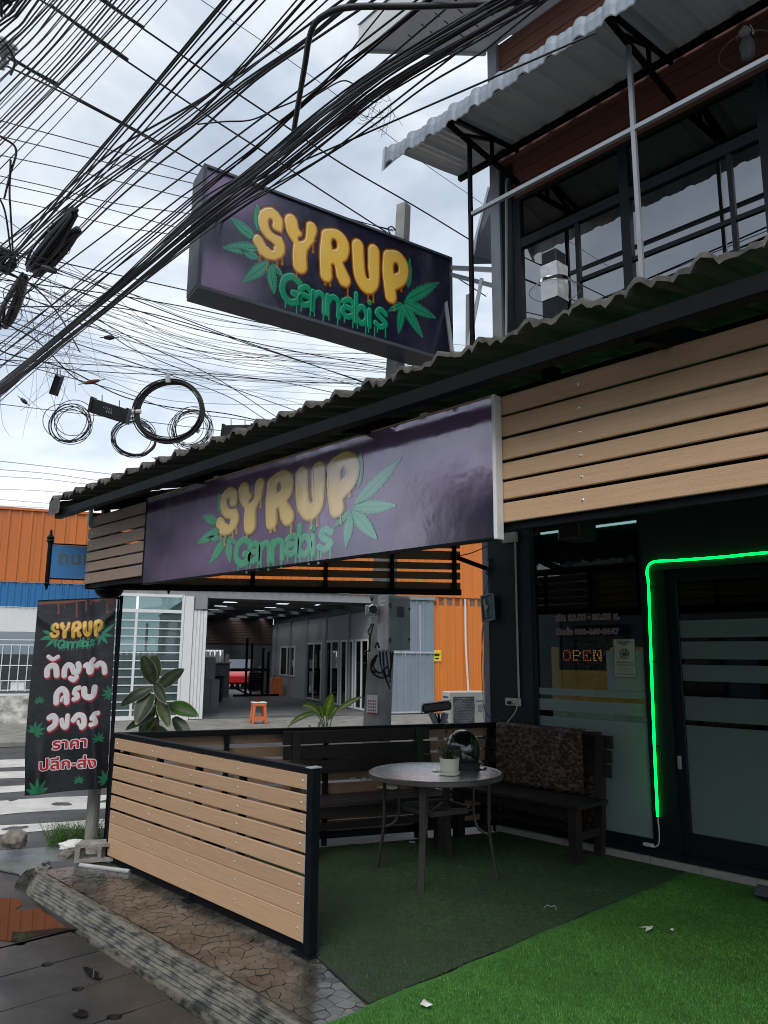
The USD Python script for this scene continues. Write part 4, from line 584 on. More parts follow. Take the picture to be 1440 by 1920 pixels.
# ================================================================== print and lettering
GL = json.loads(GLYPHS)
def glyph(key):
    ps = []
    for rings in GL[key]:
        rr = [[(r[i], r[i+1]) for i in range(0, len(r), 2)] for r in rings]; ps.append(Polygon(rr[0], rr[1:]).buffer(0))
    return unary_union(ps)
def fit(pg, x0, x1, z0=None, z1=None, keep=True):
    """scale a lettering polygon so that it spans x0..x1, standing on z0"""
    a = pg.bounds; sx = (x1-x0)/(a[2]-a[0]); sz = sx if z1 is None else (z1-z0)/(a[3]-a[1])
    return affinity.translate(affinity.scale(pg, sx, sz, origin=(a[0], a[1])), x0-a[0], z0-a[1])
def stroke(pts, r, n=10): return LineString(smoothline(np.c_[np.array(pts, float), np.zeros(len(pts))], 18)[:, :2]).buffer(r, n)
def dense(mb_src, size): return mb_src
def art(name, layers, o, ex, ey, parent, mat='print_ink', step=.0006, warp=None, sub=None):
    """layers: (polygon, colour) from the bottom up, each a hair above the one below"""
    mb = MB(); nz = np.cross(ex, ey); nz = nz/np.linalg.norm(nz)
    for k, (pg, col) in enumerate(layers):
        if warp is None: mb.poly(pg, np.asarray(o)+nz*step*(k+1), ex, ey, 0, col)
        else:
            for g in getattr(pg, 'geoms', [pg]):
                if g.is_empty or g.geom_type != 'Polygon' or g.area < 1e-7: continue
                v, f = trimesh.creation.triangulate_polygon(g, engine='earcut'); v = np.c_[v, np.zeros(len(v))]
                v, f = trimesh.remesh.subdivide_to_size(v, f, sub)
                e1, e2 = v[f[:, 1]]-v[f[:, 0]], v[f[:, 2]]-v[f[:, 0]]; fl = e1[:, 0]*e2[:, 1]-e1[:, 1]*e2[:, 0] < 0; f = np.array(f); f[fl] = f[fl][:, ::-1]
                mb.raw(warp(v[:, :2], step*(k+1)), f, col)
    return mb.build(name, mat, parent, colors=True) if mb.v else None
def homog(src, dst):
    A = []
    for (x, y), (u, v) in zip(src, dst): A += [[x, y, 1, 0, 0, 0, -u*x, -u*y, -u], [0, 0, 0, x, y, 1, -v*x, -v*y, -v]]
    h = np.linalg.svd(np.array(A, float))[2][-1].reshape(3, 3)
    return lambda P_: (lambda q: q[:, :2]/q[:, 2:])(np.c_[np.atleast_2d(np.array(P_, float)), np.ones(len(np.atleast_2d(P_)))] @ h.T)
# the logo, measured on the projecting sign (its face is FW x FH metres)
FW, FH = 2.87, 1.06
hb = homog([(130, 55), (1395, 555), (1362, 1060), (98, 682)], [(0, FH), (FW, FH), (FW, 0), (0, 0)])
def st_(pts, r, n=10):
    p = hb(pts); return stroke(p, r, n)
LET = {
 'S': [([(502, 388), (508, 346), (474, 306), (436, 318), (430, 360), (457, 413), (506, 452), (514, 500), (474, 522), (430, 502), (402, 450)], .062)],
 'Y': [([(577, 350), (585, 395), (604, 430), (624, 460)], .078), ([(682, 388), (668, 425), (640, 468)], .072), ([(628, 455), (618, 520), (618, 580)], .085)],
 'R': [([(765, 430), (752, 520), (752, 630)], .075), ([(765, 430), (815, 432), (846, 470), (838, 520), (800, 545), (815, 585), (845, 655)], .078)],
 'U': [([(922, 482), (922, 570), (928, 640), (958, 690), (990, 672), (1000, 600), (1004, 510)], .078)],
 'P': [([(1080, 540), (1072, 620), (1080, 740)], .078), ([(1080, 540), (1125, 545), (1152, 590), (1140, 645), (1100, 672)], .078)]}
DRIP = {'S': [(410, 525, 560), (445, 545, 612), (500, 548, 598), (527, 540, 580)], 'Y': [(600, 600, 645), (616, 600, 625), (690, 470, 518)], 'R': [(747, 655, 685), (773, 650, 690), (862, 680, 748)], 'U': [(965, 715, 775), (992, 712, 775)], 'P': [(1097, 745, 818), (1138, 680, 720)]}
SLIT = {'S': ([(470, 345), (468, 372), (484, 402), (520, 420)], [(395, 402), (425, 425), (448, 462), (472, 490)]), 'Y': ([(648, 360), (640, 430), (620, 444)],), 'U': ([(962, 470), (960, 560), (966, 640)],), 'R': ([(800, 700), (797, 640), (790, 585)],)}
HOLE = {'R': ((800, 470), .030), 'P': ((1115, 595), .030)}
LEAFL = [((385, 440), (258, 330), .05), ((405, 400), (396, 258), .045), ((400, 490), (215, 487), .055), ((400, 545), (300, 490), .04), ((455, 562), (320, 665), .055), ((462, 580), (480, 728), .05), ((468, 572), (528, 638), .03)]
LEAFR = [((1150, 765), (1332, 672), .06), ((1145, 770), (1302, 852), .055), ((1140, 780), (1228, 948), .055), ((1135, 785), (1108, 928), .045), ((1135, 780), (1062, 815), .035), ((1170, 700), (1188, 545), .035)]
def leaflet(b, t, w, teeth=9):
    b, t = np.array(b, float), np.array(t, float); L = np.linalg.norm(t-b); d = (t-b)/L; n = V(-d[1], d[0])
    P_ = []
    for side in (1, -1):
        q = []
        for k in range(teeth+1):
            s = k/teeth; hw = w*math.sin(math.pi*min(1, s**.8*.96+.02))**.85
            q.append(b+d*L*s+n*side*hw)
            if k < teeth: s2 = s+.75/teeth; q.append(b+d*L*s2+n*side*w*1.18*math.sin(math.pi*min(1, s2**.8*.96+.02))**.85)
        P_ += q if side == 1 else q[::-1]
    return Polygon(P_).buffer(0)
def vein(b, t, r): return LineString([b, np.array(b)+(np.array(t)-np.array(b))*.9]).buffer(r)
GLY = {'C': [[(.9, 1.25), (.55, 1.5), (.15, 1.2), (.1, .5), (.45, .08), (.85, .25)], [(.85, .25), (.9, .6), (.6, .62)]], 'a': [[(.15, .8), (.5, 1.0), (.82, .75), (.82, .1)], [(.82, .5), (.3, .55), (.12, .28), (.4, .06), (.8, .25)]], 'n': [[(.15, .95), (.15, .05)], [(.15, .6), (.45, .98), (.8, .8), (.82, .05)]],
       'b': [[(.15, 1.5), (.15, .08)], [(.15, .6), (.55, .95), (.85, .5), (.55, .06), (.15, .3)]], 'i': [[(.3, .9), (.3, .06)], [(.3, 1.3), (.3, 1.32)]], 's': [[(.8, .82), (.45, 1.0), (.2, .75), (.5, .52), (.8, .3), (.45, .05), (.12, .2)]]}
def small_word():
    cen = [('C', 565, 775, .23), ('a', 640, 790, .19), ('n', 706, 818, .19), ('n', 780, 838, .19), ('a', 858, 850, .19), ('b', 922, 880, .19), ('i', 973, 898, .14), ('s', 1022, 900, .19)]; out = []
    for ch, x, y, w in cen:
        c = hb([(x, y)])[0]; h = .185 if ch != 'C' else .17
        pg = unary_union([stroke([(c[0]+(px_-.5)*w, c[1]+py_*h) for px_, py_ in s], .030 if ch != 'C' else .036, 6) for s in GLY[ch]])
        dr = [LineString([(c[0]+dx*w, c[1]+.02), (c[0]+dx*w, c[1]-l)]).buffer(.009) for dx, l in ((-.25, .05), (.28, .075))]
        out.append(unary_union([pg]+dr))
    return out
def logo(parent, o, ex, ey, pale=0.0, xf=lambda g: g, warp=None, sub=None, sc=1.0, mat='print_ink', clip=None):
    """the drip lettering, the green word under it and the leaves"""
    mixc = lambda c: tuple(np.array(c)*(1-pale)+(np.array((.85, .74, .42)) if c[0] > .15 else np.array((.22, .50, .33)) if c[1] > c[0]*1.5 else np.array((.3, .25, .2)))*pale)
    T = (lambda g: xf(g).intersection(clip)) if clip is not None else xf
    gl = [(LEAFL, .0), (LEAFR, .0)]
    for grp, _ in gl:
        for b, t, w in grp:
            b2, t2 = hb([b])[0], hb([t])[0]; lf = leaflet(b2, t2, w); inn = leaflet(b2, t2, w*.62)
            art('leaf', [(T(lf), mixc((.004, .11, .06))), (T(lf.buffer(-.008)), mixc((.006, .24, .115))), (T(inn), mixc((.01, .30, .15))), (T(vein(b2, t2, .004)), mixc((.003, .12, .06))), (T(affinity.translate(lf, .006, .010).intersection(lf).difference(affinity.translate(lf, -.004, -.004))), mixc((.10, .48, .30)))], o, ex, ey, parent, mat, warp=warp, sub=sub)
    for ch in 'SYRUP':
        pg = unary_union([st_(p, r+.004) for p, r in LET[ch]])
        for x, y0, y1 in DRIP[ch]:
            a, b = hb([(x, y0-25)])[0], hb([(x, y1)])[0]; b = V(a[0]+(b[0]-a[0])*.3, b[1]+.012)
            pg = pg.union(LineString([a, b]).buffer(.010)).union(Point(b).buffer(.0155)).union(Polygon([(a[0]-.034, a[1]), (a[0]+.034, a[1]), (a[0], a[1]-.055)]).buffer(.003))
        for sl in SLIT.get(ch, ()): pg = pg.difference(stroke(hb(sl), .0095, 4))
        if ch in HOLE:
            (hx, hy), hr = HOLE[ch]; c = hb([(hx, hy)])[0]; pg = pg.difference(affinity.scale(Point(c).buffer(hr, 10), .8, 1.35))
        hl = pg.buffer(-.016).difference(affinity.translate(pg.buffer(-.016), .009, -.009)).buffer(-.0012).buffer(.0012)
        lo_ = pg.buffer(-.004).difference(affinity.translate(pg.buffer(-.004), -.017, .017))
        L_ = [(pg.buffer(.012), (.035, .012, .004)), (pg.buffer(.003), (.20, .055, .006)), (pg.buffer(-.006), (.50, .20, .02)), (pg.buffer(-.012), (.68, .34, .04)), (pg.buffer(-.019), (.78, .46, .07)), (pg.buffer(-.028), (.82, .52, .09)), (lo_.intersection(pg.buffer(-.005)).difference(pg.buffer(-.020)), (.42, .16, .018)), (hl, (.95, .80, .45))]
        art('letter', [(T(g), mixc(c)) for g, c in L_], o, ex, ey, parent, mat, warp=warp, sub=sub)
    for pg in small_word():
        hl = pg.buffer(-.007).difference(affinity.translate(pg.buffer(-.007), .006, -.006))
        art('small_letter', [(T(pg.buffer(.005)), mixc((.002, .04, .025))), (T(pg), mixc((.003, .16, .08))), (T(pg.buffer(-.008)), mixc((.005, .28, .14))), (T(hl), mixc((.14, .55, .35)))], o, ex, ey, parent, mat, warp=warp, sub=sub)

# ================================================================== shop building
SH = thing('shop_building', 'two-storey shop with black ground floor, reddish plank upper wall and dark windows', 'building', (-2, 8, 0))
ZT = 3.7
MB().box(-4.78, -4.27, YW, YW+.3, 0, ZT).build('corner_pillar', 'shop_black', SH)
MB().box(-4.90, -4.785, YW+.06, YW+.34, 0, ZT).build('pillar_side', 'grey_paint', SH)
MB().box(-4.268, 3.0, YW, YW+.2, 2.93, ZT).build('front_wall', 'shop_black', SH)
MB().box(-3.13, 3.0, YW-.012, YW+.16, 2.29, 2.927).build('door_header', 'shop_black', SH)
MB().box(-3.13, -2.945, YW-.010, YW+.15, .07, 2.287).build('door_jamb', 'frame_black', SH)
# window
wn = MB(); wn.box(-4.268, -4.225, YW+.0, YW+.06, .10, 2.925, b=.004); wn.box(-3.165, -3.132, YW+.0, YW+.06, .10, 2.925); wn.box(-4.225, -3.165, YW, YW+.06, .10, .17); wn.box(-4.225, -3.165, YW, YW+.06, 2.88, 2.925)
wn = wn.build('shop_window', 'frame_black', SH)
MB().box(-4.225, -3.165, YW+.022, YW+.028, .17, 2.88).build('window_pane', 'glass_shop', wn)
fz = lambda y: onY(1000, y, YW)[2]
def zat(x, y): return onY(x, y, YW)[2]
bands = [(.171, 1.000), (1.095, 1.222), (1.260, 1.330)]
zb_ = [zat(1003, 960+y/4.5) for y in (1480, 1535, 1570, 1665, 1715)]
for z0, z1 in ((zb_[1], zb_[0]), (zb_[3], zb_[2]), (.171, zb_[4])): MB().box(-4.224, -3.166, YW+.017, YW+.0195, z0, z1).build('frosted_band', 'frost_lit', wn)
MB().box(-3.52, -3.166, YW+.017, YW+.0195, zb_[0]+.004, zat(1210, 1220)).build('frosted_band', 'frost_lit', wn)
# lettering on the pane
for key, (xa, ya), (xb, yb) in (('hours', (1040, 1163), (1160, 1163)), ('phone', (1042, 1189), (1158, 1187))):
    p0, p1 = onY(xa, ya, YW), onY(xb, yb, YW); g = fit(glyph(key), p0[0], p1[0], p0[2]-.005)
    art('lettering', [(g.buffer(.0042), (.62, .42, .43)), (g.buffer(-.0004), (.06, .02, .025))], (0, YW+.0168, 0), X3, V(0, 0, 1), wn, 'print_matt')
# blind and interior
MB().box(-4.20, -3.18, YW+.10, YW+.104, zat(1005, 1213), 2.86).build('roller_blind', 'blind', SH)
MB().tube([(-4.20, YW+.09, zat(1100, 986)), (-3.17, YW+.09, zat(1100, 986))], .011, 8).build('lit_tube_lamp', 'glow_white', SH)  # glowing tube added for the bright line above the blind
room = MB(); room.box(-4.6, 3.0, YW+.2, 11.5, .06, .10); room.build('inner_floor', 'inside_grey', SH)
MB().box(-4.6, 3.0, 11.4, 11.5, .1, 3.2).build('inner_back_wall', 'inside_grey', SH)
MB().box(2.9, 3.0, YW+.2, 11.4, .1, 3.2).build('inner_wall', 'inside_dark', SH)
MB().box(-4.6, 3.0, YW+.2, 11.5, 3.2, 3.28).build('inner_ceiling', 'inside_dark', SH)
sl = MB(); sl.par((-4.66, YW+.31, 0), (.08, 0, 0), (2.2, 5.3, 0), (0, 0, .75)); sl.par((-4.66, YW+.31, 2.3), (.08, 0, 0), (2.2, 5.3, 0), (0, 0, 1.4)); sl.build('side_wall', 'shop_black', SH)
for k in range(3): MB().par((-4.64+.73*k, YW+.33+1.77*k, .75), (.02, 0, 0), (.71, 1.72, 0), (0, 0, 1.55)).build('side_pane', 'glass_shop', SH)
for k in range(4): MB().par((-4.66+.73*k, YW+.31+1.77*k, .75), (.06, 0, 0), (.03, .06, 0), (0, 0, 1.55)).build('side_mullion', 'frame_black', SH)
# door
dr = MB(); dr.box(-2.945, -2.86, YW+.02, YW+.07, .10, 2.285, b=.004); dr.box(-1.42, -1.34, YW+.02, YW+.07, .10, 2.285); dr.box(-2.86, -1.42, YW+.02, YW+.07, .10, .26); dr.box(-2.86, -1.42, YW+.02, YW+.07, 2.19, 2.285)
dr = dr.build('door', 'frame_black', SH); MB().box(-2.86, -1.42, YW+.042, YW+.048, .26, 2.19).build('door_pane', 'glass_shop', dr)
zd = lambda y: onY(1255, 960+y/4.8, YW+.04)[2]
for a, b in ((980, 1132), (1168, 1320), (1372, 1515), (1650, 1860)): MB().box(-2.858, -1.42, YW+.037, YW+.0395, zd(b), zd(a)).build('frosted_band', 'glass_frost', dr)
MB().box(-2.858, -1.42, YW+.037, YW+.0395, .262, zd(1905)).build('frosted_band', 'glass_frost', dr)
p = onY(1231, 1425, YW); MB().box(-2.925, -2.90, YW-.01, YW+.02, p[2]-.05, p[2]+.05, b=.004).build('door_catch', 'steel_grey', dr)
dr2 = MB(); dr2.box(-1.33, -1.25, YW+.02, YW+.07, .10, 2.285); dr2.box(.2, .28, YW+.02, YW+.07, .10, 2.285); dr2.box(-1.25, .2, YW+.02, YW+.07, .10, .26); dr2.box(-1.25, .2, YW+.02, YW+.07, 2.19, 2.285); dr2 = dr2.build('door', 'frame_black', SH)
MB().box(-1.25, .2, YW+.042, YW+.048, .26, 2.19).build('door_pane', 'glass_shop', dr2); MB().box(.28, 3.0, YW, YW+.15, .1, 2.287).build('front_wall', 'shop_black', SH)
# display inside, dimly seen through the door
MB().box(-2.4, .5, 8.6, 9.1, .1, 1.0).build('display_counter', 'inside_grey', SH)
for z in (1.35, 1.75): MB().box(-3.3, 1.5, 11.1, 11.4, z, z+.03).build('wall_shelf', 'inside_white', SH)
for k in range(14): MB().box(-3.2+.32*k, -3.2+.32*k+random.uniform(.12, .24), 11.12, 11.3, 1.382, 1.38+random.uniform(.15, .3), b=.01).build('goods_box', random.choice(['inside_white', 'board_brown', 'inside_dark', 'stool_orange']), SH)
# tiled sill under the front, tile by tile
for k in range(18):
    x = -4.75+.40*k; MB().box(x+.002, x+.398, YW-.10, YW+.05, .0, .055+.001*random.random(), b=.004).build('sill_tile', 'tile_sill', SH)
MB().box(-4.75, 3.0, YW-.06, YW+.06, .0565, .098).build('sill_upstand', 'frame_black', SH)
# upper storey
UX0, UX1 = -4.59, 2.6
zlow, zhi = 6.28, 8.25
nP = 13; ph = (zhi-zlow)/nP
for k in range(nP): MB().box(UX0+.05, UX1, YW-.002*(k % 2), YW+.03, zlow+k*ph+.004, zlow+(k+1)*ph-.004, b=.003).build('siding_plank', 'siding_red', SH)
MB().box(UX0+.04, UX1, YW+.032, YW+.2, ZT, 8.25).build('upper_wall_core', 'shop_black', SH) if False else None
MB().box(UX0+.04, UX1, YW+.032, YW+.2, 6.2, 8.25).build('upper_wall_core', 'frame_black', SH)
MB().box(UX0+.04, UX1, YW+.005, YW+.2, ZT, 4.7).build('upper_wall_base', 'shop_black', SH)
MB().box(-4.62, -4.50, YW-.05, YW+.07, 3.6, 8.25).build('corner_post', 'steel_grey', SH); MB().box(-4.495, -4.36, YW-.02, YW+.07, 3.6, 6.7).build('corner_trim', 'frame_black', SH)
uw = MB(); uw.box(-4.355, UX1, YW-.015, YW+.05, 5.70, 5.80); uw.box(-4.355, UX1, YW-.012, YW+.05, 6.24, 6.28); uw.box(-4.355, UX1, YW-.015, YW+.05, 4.7, 4.78)
for x in (-4.355, -3.15, -1.92, -.7, .5): uw.box(x, x+.09, YW-.018, YW+.05, 4.78, 6.24)
uw = uw.build('upper_window', 'frame_black', SH)
for x0, x1, xm in ((-4.265, -3.15, -3.62), (-3.06, -1.92, -2.17), (-1.83, -.7, -1.0), (-.61, .5, -.1)):
    MB().box(x0, x1, YW+.016, YW+.022, 5.80, 6.24).build('transom_pane', 'glass_dark', uw)
    MB().box(x0, x1, YW+.016, YW+.022, 4.78, 5.70).build('upper_pane', 'glass_upper', uw)
    MB().box(xm-.02, xm+.02, YW-.005, YW+.015, 4.78, 5.70).build('glazing_bar', 'frame_black', uw); MB().box(x0 if x0 > -4 else xm, x1, YW-.003, YW+.013, 5.085, 5.125).build('glazing_bar', 'frame_black', uw)
MB().box(UX0+.1, UX1, YW+.9, YW+1.0, 4.6, 6.5).build('upper_room_wall', 'inside_dark', SH)
MB().par((UX0, YW+.07, 3.6), (.04, 0, 0), (2.6, 6.3, 0), (0, 0, 4.65)).build('upper_side_wall', 'shop_black', SH)
# eave with soffit panels
so_ = onZ(680, 92, 8.26); sk = V(-.38*1.0, -.925, 0)
oy0 = so_[1]; x_at = lambda y: so_[0]+(y-oy0)*((-4.66-so_[0])/(YW-oy0))
for k in range(40):
    w = .2; xa = -6+k*w
    pg = Polygon([(xa+.001, oy0), (xa+w-.001, oy0), (xa+w-.001, YW+.3), (xa+.001, YW+.3)]).intersection(Polygon([(x_at(oy0), oy0), (UX1+.6, oy0), (UX1+.6, YW), (x_at(YW), YW)]))
    if pg.is_empty: continue
    sf = MB().poly(pg, V(0, 0, 8.26), X3, Y3, .02).build('soffit_panel', 'soffit', SH)
    for yy in (oy0+.22, oy0+.36, oy0+.62, oy0+.8):
        if xa > x_at(yy)+.15 and yy < YW-.05: MB().box(xa+.09, xa+.10, yy, yy+.075, 8.256, 8.262).build('vent_slot', 'frame_black', sf)
ef = MB(); ef.par((so_[0]-.04, oy0-.03, 8.20), (UX1+.6-so_[0], 0, 0), (0, .03, 0), (0, 0, .36)); ef.build('eave_board', 'soffit_trim', SH)
ef = MB(); ef.par((so_[0]-.04, oy0, 8.23), (.03, 0, 0), (-4.66-so_[0], YW-oy0, 0), (0, 0, .33)); ef.build('eave_board', 'soffit_trim', SH)
MB().raw([(so_[0]-.05, oy0-.05, 8.57), (UX1+.6, oy0-.05, 8.57), (UX1+.6, 11, 10.0), (-2.6, 11, 10.0)], [[0, 1, 2, 3]]).build('roof', 'awning_tin', SH)

# upper awning of curved metal sheets with its frame
AW = thing('upper_awning', 'grey ribbed metal awning over the upper windows on thin steel frames', 'awning', (-2.5, 5.3, 6.6))
per = .27; x = -5.0; k = 0
YB, ZB_ = 5.93, 6.87
def aw_profile(lift):
    pts = [(4.72, 6.40), (4.725, 6.50), (4.75, 6.585), (4.80, 6.625), (4.90, 6.648), (5.2, 6.70), (5.6, 6.77), (YB, 6.84)]
    return [(y-lift*.35*(y < 4.8), z+lift*.8) for y, z in pts]
while x < 1.6:
    mb = MB(); prof = [(0, 0.), (.03, .030), (.045, .036), (.075, .036), (.09, .030), (.12, .0), (.16, .008), (.2, .0), (.235, .008), (per, 0.)]
    rows = []
    for dx, l in prof: rows.append([(x+dx, y, z) for y, z in aw_profile(l)])
    a = np.array(rows); n1, n2 = a.shape[:2]; i, j = np.meshgrid(np.arange(n1-1), np.arange(n2-1), indexing='ij'); q = np.stack([i*n2+j, (i+1)*n2+j, (i+1)*n2+j+1, i*n2+j+1], -1).reshape(-1, 4)
    v = a.reshape(-1, 3); up = v.copy(); 
    mb.raw(up, q); ff = mb.build('awning_sheet', 'awning_tin', AW); MB().raw(v-V(0, -.004, .006), q[:, ::-1]).build('underside', 'awning_under_lit', ff)  # underside paler than the sheet: bounced light put into its colour
    x += per; k += 1
tipp = MB().tm(trimesh.convex.convex_hull(np.array([(-5.03, 4.70, 6.34), (-5.0, 4.70, 6.34), (-5.03, 4.72, 6.6), (-5.0, 4.72, 6.62), (-5.03, 4.95, 6.63), (-5.0, 4.95, 6.66)]))); tipp.build('end_flashing', 'awning_tin_light', AW)
MB().bar((-5.0, 4.86, 6.60), (1.6, 4.86, 6.60), .04).build('front_purlin', 'black_steel', AW); MB().bar((-5.0, 5.86, 6.79), (1.6, 5.86, 6.79), .05).build('rear_purlin', 'black_steel', AW)
FXs = [-4.26, -2.575, -.85, .9]
for fx in FXs:
    t = MB(); t.bar((fx, 4.80, 6.60), (fx, 5.94, 6.80), .035); t.bar((fx, 4.76, 6.54), (fx, 5.93, 6.42), .04); t.bar((fx, 5.0, 6.50), (fx, 5.5, 6.70), .03); t.bar((fx, 4.9, 6.5), (fx, 4.9, 6.62), .03); t.bar((fx, 5.5, 6.46), (fx, 5.5, 6.72), .03); t.build('truss', 'black_steel', AW)
    m = MB().bar((fx, 5.15, 3.45), (fx, 5.15, 6.48), .034); m.build('frame_post', 'steel_grey' if fx > -3 else 'black_steel', AW)
MB().bar((-4.24, 5.15, 5.72), (1.6, 5.15, 5.72), .036).build('frame_rail', 'steel_light', AW)
# small side awning at the left flank
SA = thing('side_awning', 'small dark sloping awning sheet on the left flank of the upper storey', 'awning', (-4.8, 6.4, 5.6))
q0, q1, q2, q3 = atD(917, 352, 9.2), atD(885, 478, 8.6), atD(888, 495, 8.7), atD(930, 492, 9.0)
MB().tm(trimesh.convex.convex_hull(np.array([q0, q1, q2, q3, q0+V(.1, .1, 0), q3+V(.05, .1, 0), atD(930, 380, 9.3)]))).build('sheet', 'awning_tin', SA)
MB().bar(q0, q1, .03).build('edge_trim', 'awning_tin_light', SA)

# ================================================================== canopy over the terrace
CN = thing('terrace_canopy', 'low corrugated canopy with worn front edge over the terrace', 'canopy', (-3, 4, 3))
YE, ZE, SL = 2.45, 2.90, .20
def cx(y): return -6.93+(y-YE)*.62
per = .245; nS = 0
x = -6.93; rgc = np.random.default_rng(3)
while x < 1.8:
    nx = 13; xs_ = np.linspace(x, x+per, nx); rows = []
    ys = np.array([0, .03, .12, .5, 1.2, 2.2, 3.45])
    droop = rgc.uniform(-.012, .006, nx)
    for ii, xx in enumerate(xs_):
        t = (xx-x)/per; rib = .044*max(0, 1-abs(t-.22)/.16)**.6+.010*math.sin(t*2*math.pi*2.5)
        y_max = min(YW, YE+(xx+6.93)/.62) if xx < cx(YW) else YW
        r_ = []
        for yy in ys:
            y = YE+yy*(y_max-YE)/3.45 if y_max > YE else YE
            r_.append((xx, y+droop[ii]*.6*(yy < .05), ZE+.03+rib+(y-YE)*SL+droop[ii]*(yy < .05)))
        rows.append(r_)
    a = np.array(rows); n1, n2 = a.shape[:2]; i, j = np.meshgrid(np.arange(n1-1), np.arange(n2-1), indexing='ij'); q = np.stack([i*n2+j, (i+1)*n2+j, (i+1)*n2+j+1, i*n2+j+1], -1).reshape(-1, 4)
    v = a.reshape(-1, 3); fr = np.array([[i*n2, (i+1)*n2] for i in range(n1-1)])
    th = .016; lowv = v-V(0, 0, th); lowv[::n2] += np.c_[np.zeros(n1), np.zeros(n1), rgc.uniform(-.012, .004, n1)]
    mb = MB().raw(v, q).raw(np.vstack([v[::n2], lowv[::n2]]), [[i+1, i, n1+i, n1+i+1] for i in range(n1-1)])
    s_ = mb.build('corrugated_sheet', 'canopy_tin', CN, smooth=50)
    MB().raw(lowv, q[:, ::-1]).build('foil_lining', 'canopy_foil', s_)
    x += per
MB().box(-6.9, 1.8, YE+.03, YE+.09, 2.765, 2.838, b=.005).build('edge_beam', 'black_steel', CN)
for yy in (3.35, 4.25, 5.2):
    MB().box(max(cx(yy), -6.6)+.1, 1.8, yy, yy+.05, ZE-.06+(yy-YE)*SL, ZE-.005+(yy-YE)*SL).build('purlin', 'black_steel', CN)
for xx in (-6.2, -4.75, -3.0, -1.3, .4):
    y1 = min(YW, YE+(xx+6.93)/.62); MB().bar((xx, YE+.1, ZE-.10), (xx, y1, ZE-.10+(y1-YE-.1)*SL), .05, .09).build('rafter', 'black_steel', CN)
for xx in (-6.70, -4.83, -1.9, .6): MB().box(xx-.03, xx+.03, YF+.06, YF+.12, 2.15, 2.90).build('post', 'black_steel', CN)
MB().box(-6.80, -6.77, YF-.03, YF, 2.72, 2.89).build('edge_strip', 'steel_light', CN)
gp = MB().raw([(-6.95, YE-.004, 2.79), (-6.70, YE-.004, 2.79), (-6.70, YE-.004, 2.90), (-6.95, YE-.004, 2.93)], [[0, 1, 2, 3]]); gp.build('end_plate', 'canopy_tin', CN)
MB().par((-6.93, YE, 2.80), (.03, 0, 0), (3.45*.62, 3.45, .69), (0, 0, .11)).build('end_barge_board', 'canopy_tin', CN)

# fascia of wood-look boards, with screws
_fz = lambda y: float(onY(1085, y, YF)[2])
FZ = [(_fz(b_), _fz(a_)) for a_, b_ in ((701, 738.5), (744, 783), (789.5, 831), (838, 871), (877, 912), (919.5, 959))]
FA = thing('front_fascia', 'tan wood-look boards in six rows across the terrace front under the canopy', 'fascia', (-3, YF, 2.5))
for z0, z1 in FZ:
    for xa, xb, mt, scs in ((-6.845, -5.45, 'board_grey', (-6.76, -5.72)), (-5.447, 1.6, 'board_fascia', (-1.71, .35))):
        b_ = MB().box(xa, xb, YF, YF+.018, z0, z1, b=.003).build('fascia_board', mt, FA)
        for sx in scs:
            sz = (z0+z1)/2+random.uniform(-.004, .004); MB().lathe([(.0, .004), (.005, .003), (.0085, .0)], (sx, YF-.0003, sz), 10, axis=(0, -1, 0)).build('screw', 'screw_steel', b_)
for z in (2.18, 2.74): MB().box(-6.83, 1.6, YF+.022, YF+.062, z-.02, z+.03).build('back_rail', 'black_steel', FA)
for xx in (-6.3, -5.6, -3.9, -2.95, -1.72, -.6, .36): MB().box(xx-.02, xx+.02, YF+.02, YF+.056, 2.212, 2.718).build('back_stud', 'black_steel', FA)
SF = thing('side_fascia', 'hanging side panel of dark boards along the skewed left edge of the terrace', 'fascia', (-5.8, 4.2, 2.5))
s0, s1 = V(-6.86, 2.80, 0), V(-4.80, 5.57, 0); sd = (s1-s0)/np.linalg.norm(s1-s0); sn = V(sd[1], -sd[0], 0); SLn = np.linalg.norm(s1-s0)
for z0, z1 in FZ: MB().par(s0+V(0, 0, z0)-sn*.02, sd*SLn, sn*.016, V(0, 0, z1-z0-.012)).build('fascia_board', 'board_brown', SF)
MB().par(s0+V(0, 0, 2.150), sd*SLn, sn*.04, V(0, 0, .055)).build('bottom_rail', 'black_steel', SF); MB().par(s0+V(0, 0, 2.805), sd*SLn, sn*.04, V(0, 0, .04)).build('top_rail', 'black_steel', SF)
for px_ in (300, 474, 610, 734, 851):
    c = onP(px_, 1085, s0, sn); c[2] = 0; MB().par(c+V(0, 0, 2.205)-sd*.02, sd*.04, sn*.04, V(0, 0, .60)).build('stud', 'black_steel', SF)
stt = onP(858, 1046, s0, sn); MB().bar(stt, onY(912, 1066, YW), .035).build('tie_bar', 'black_steel', SF)
# hanging speaker box under the canopy
a, b = onY(1043, 940, 4.3), onY(1086, 1008, 4.3); sp = MB().box(a[0], b[0], 4.3, 4.52, b[2], a[2], b=.01); t = thing('hanging_speaker', 'black speaker box hanging under the canopy above the window', 'speaker', (a[0], 4.3, b[2]))
sp.build('cabinet', 'plastic_black', t); MB().box(a[0]+.06, a[0]+.1, 4.38, 4.42, a[2], 3.2).build('bracket', 'black_steel', t)
UP = V(0, 0, 1)
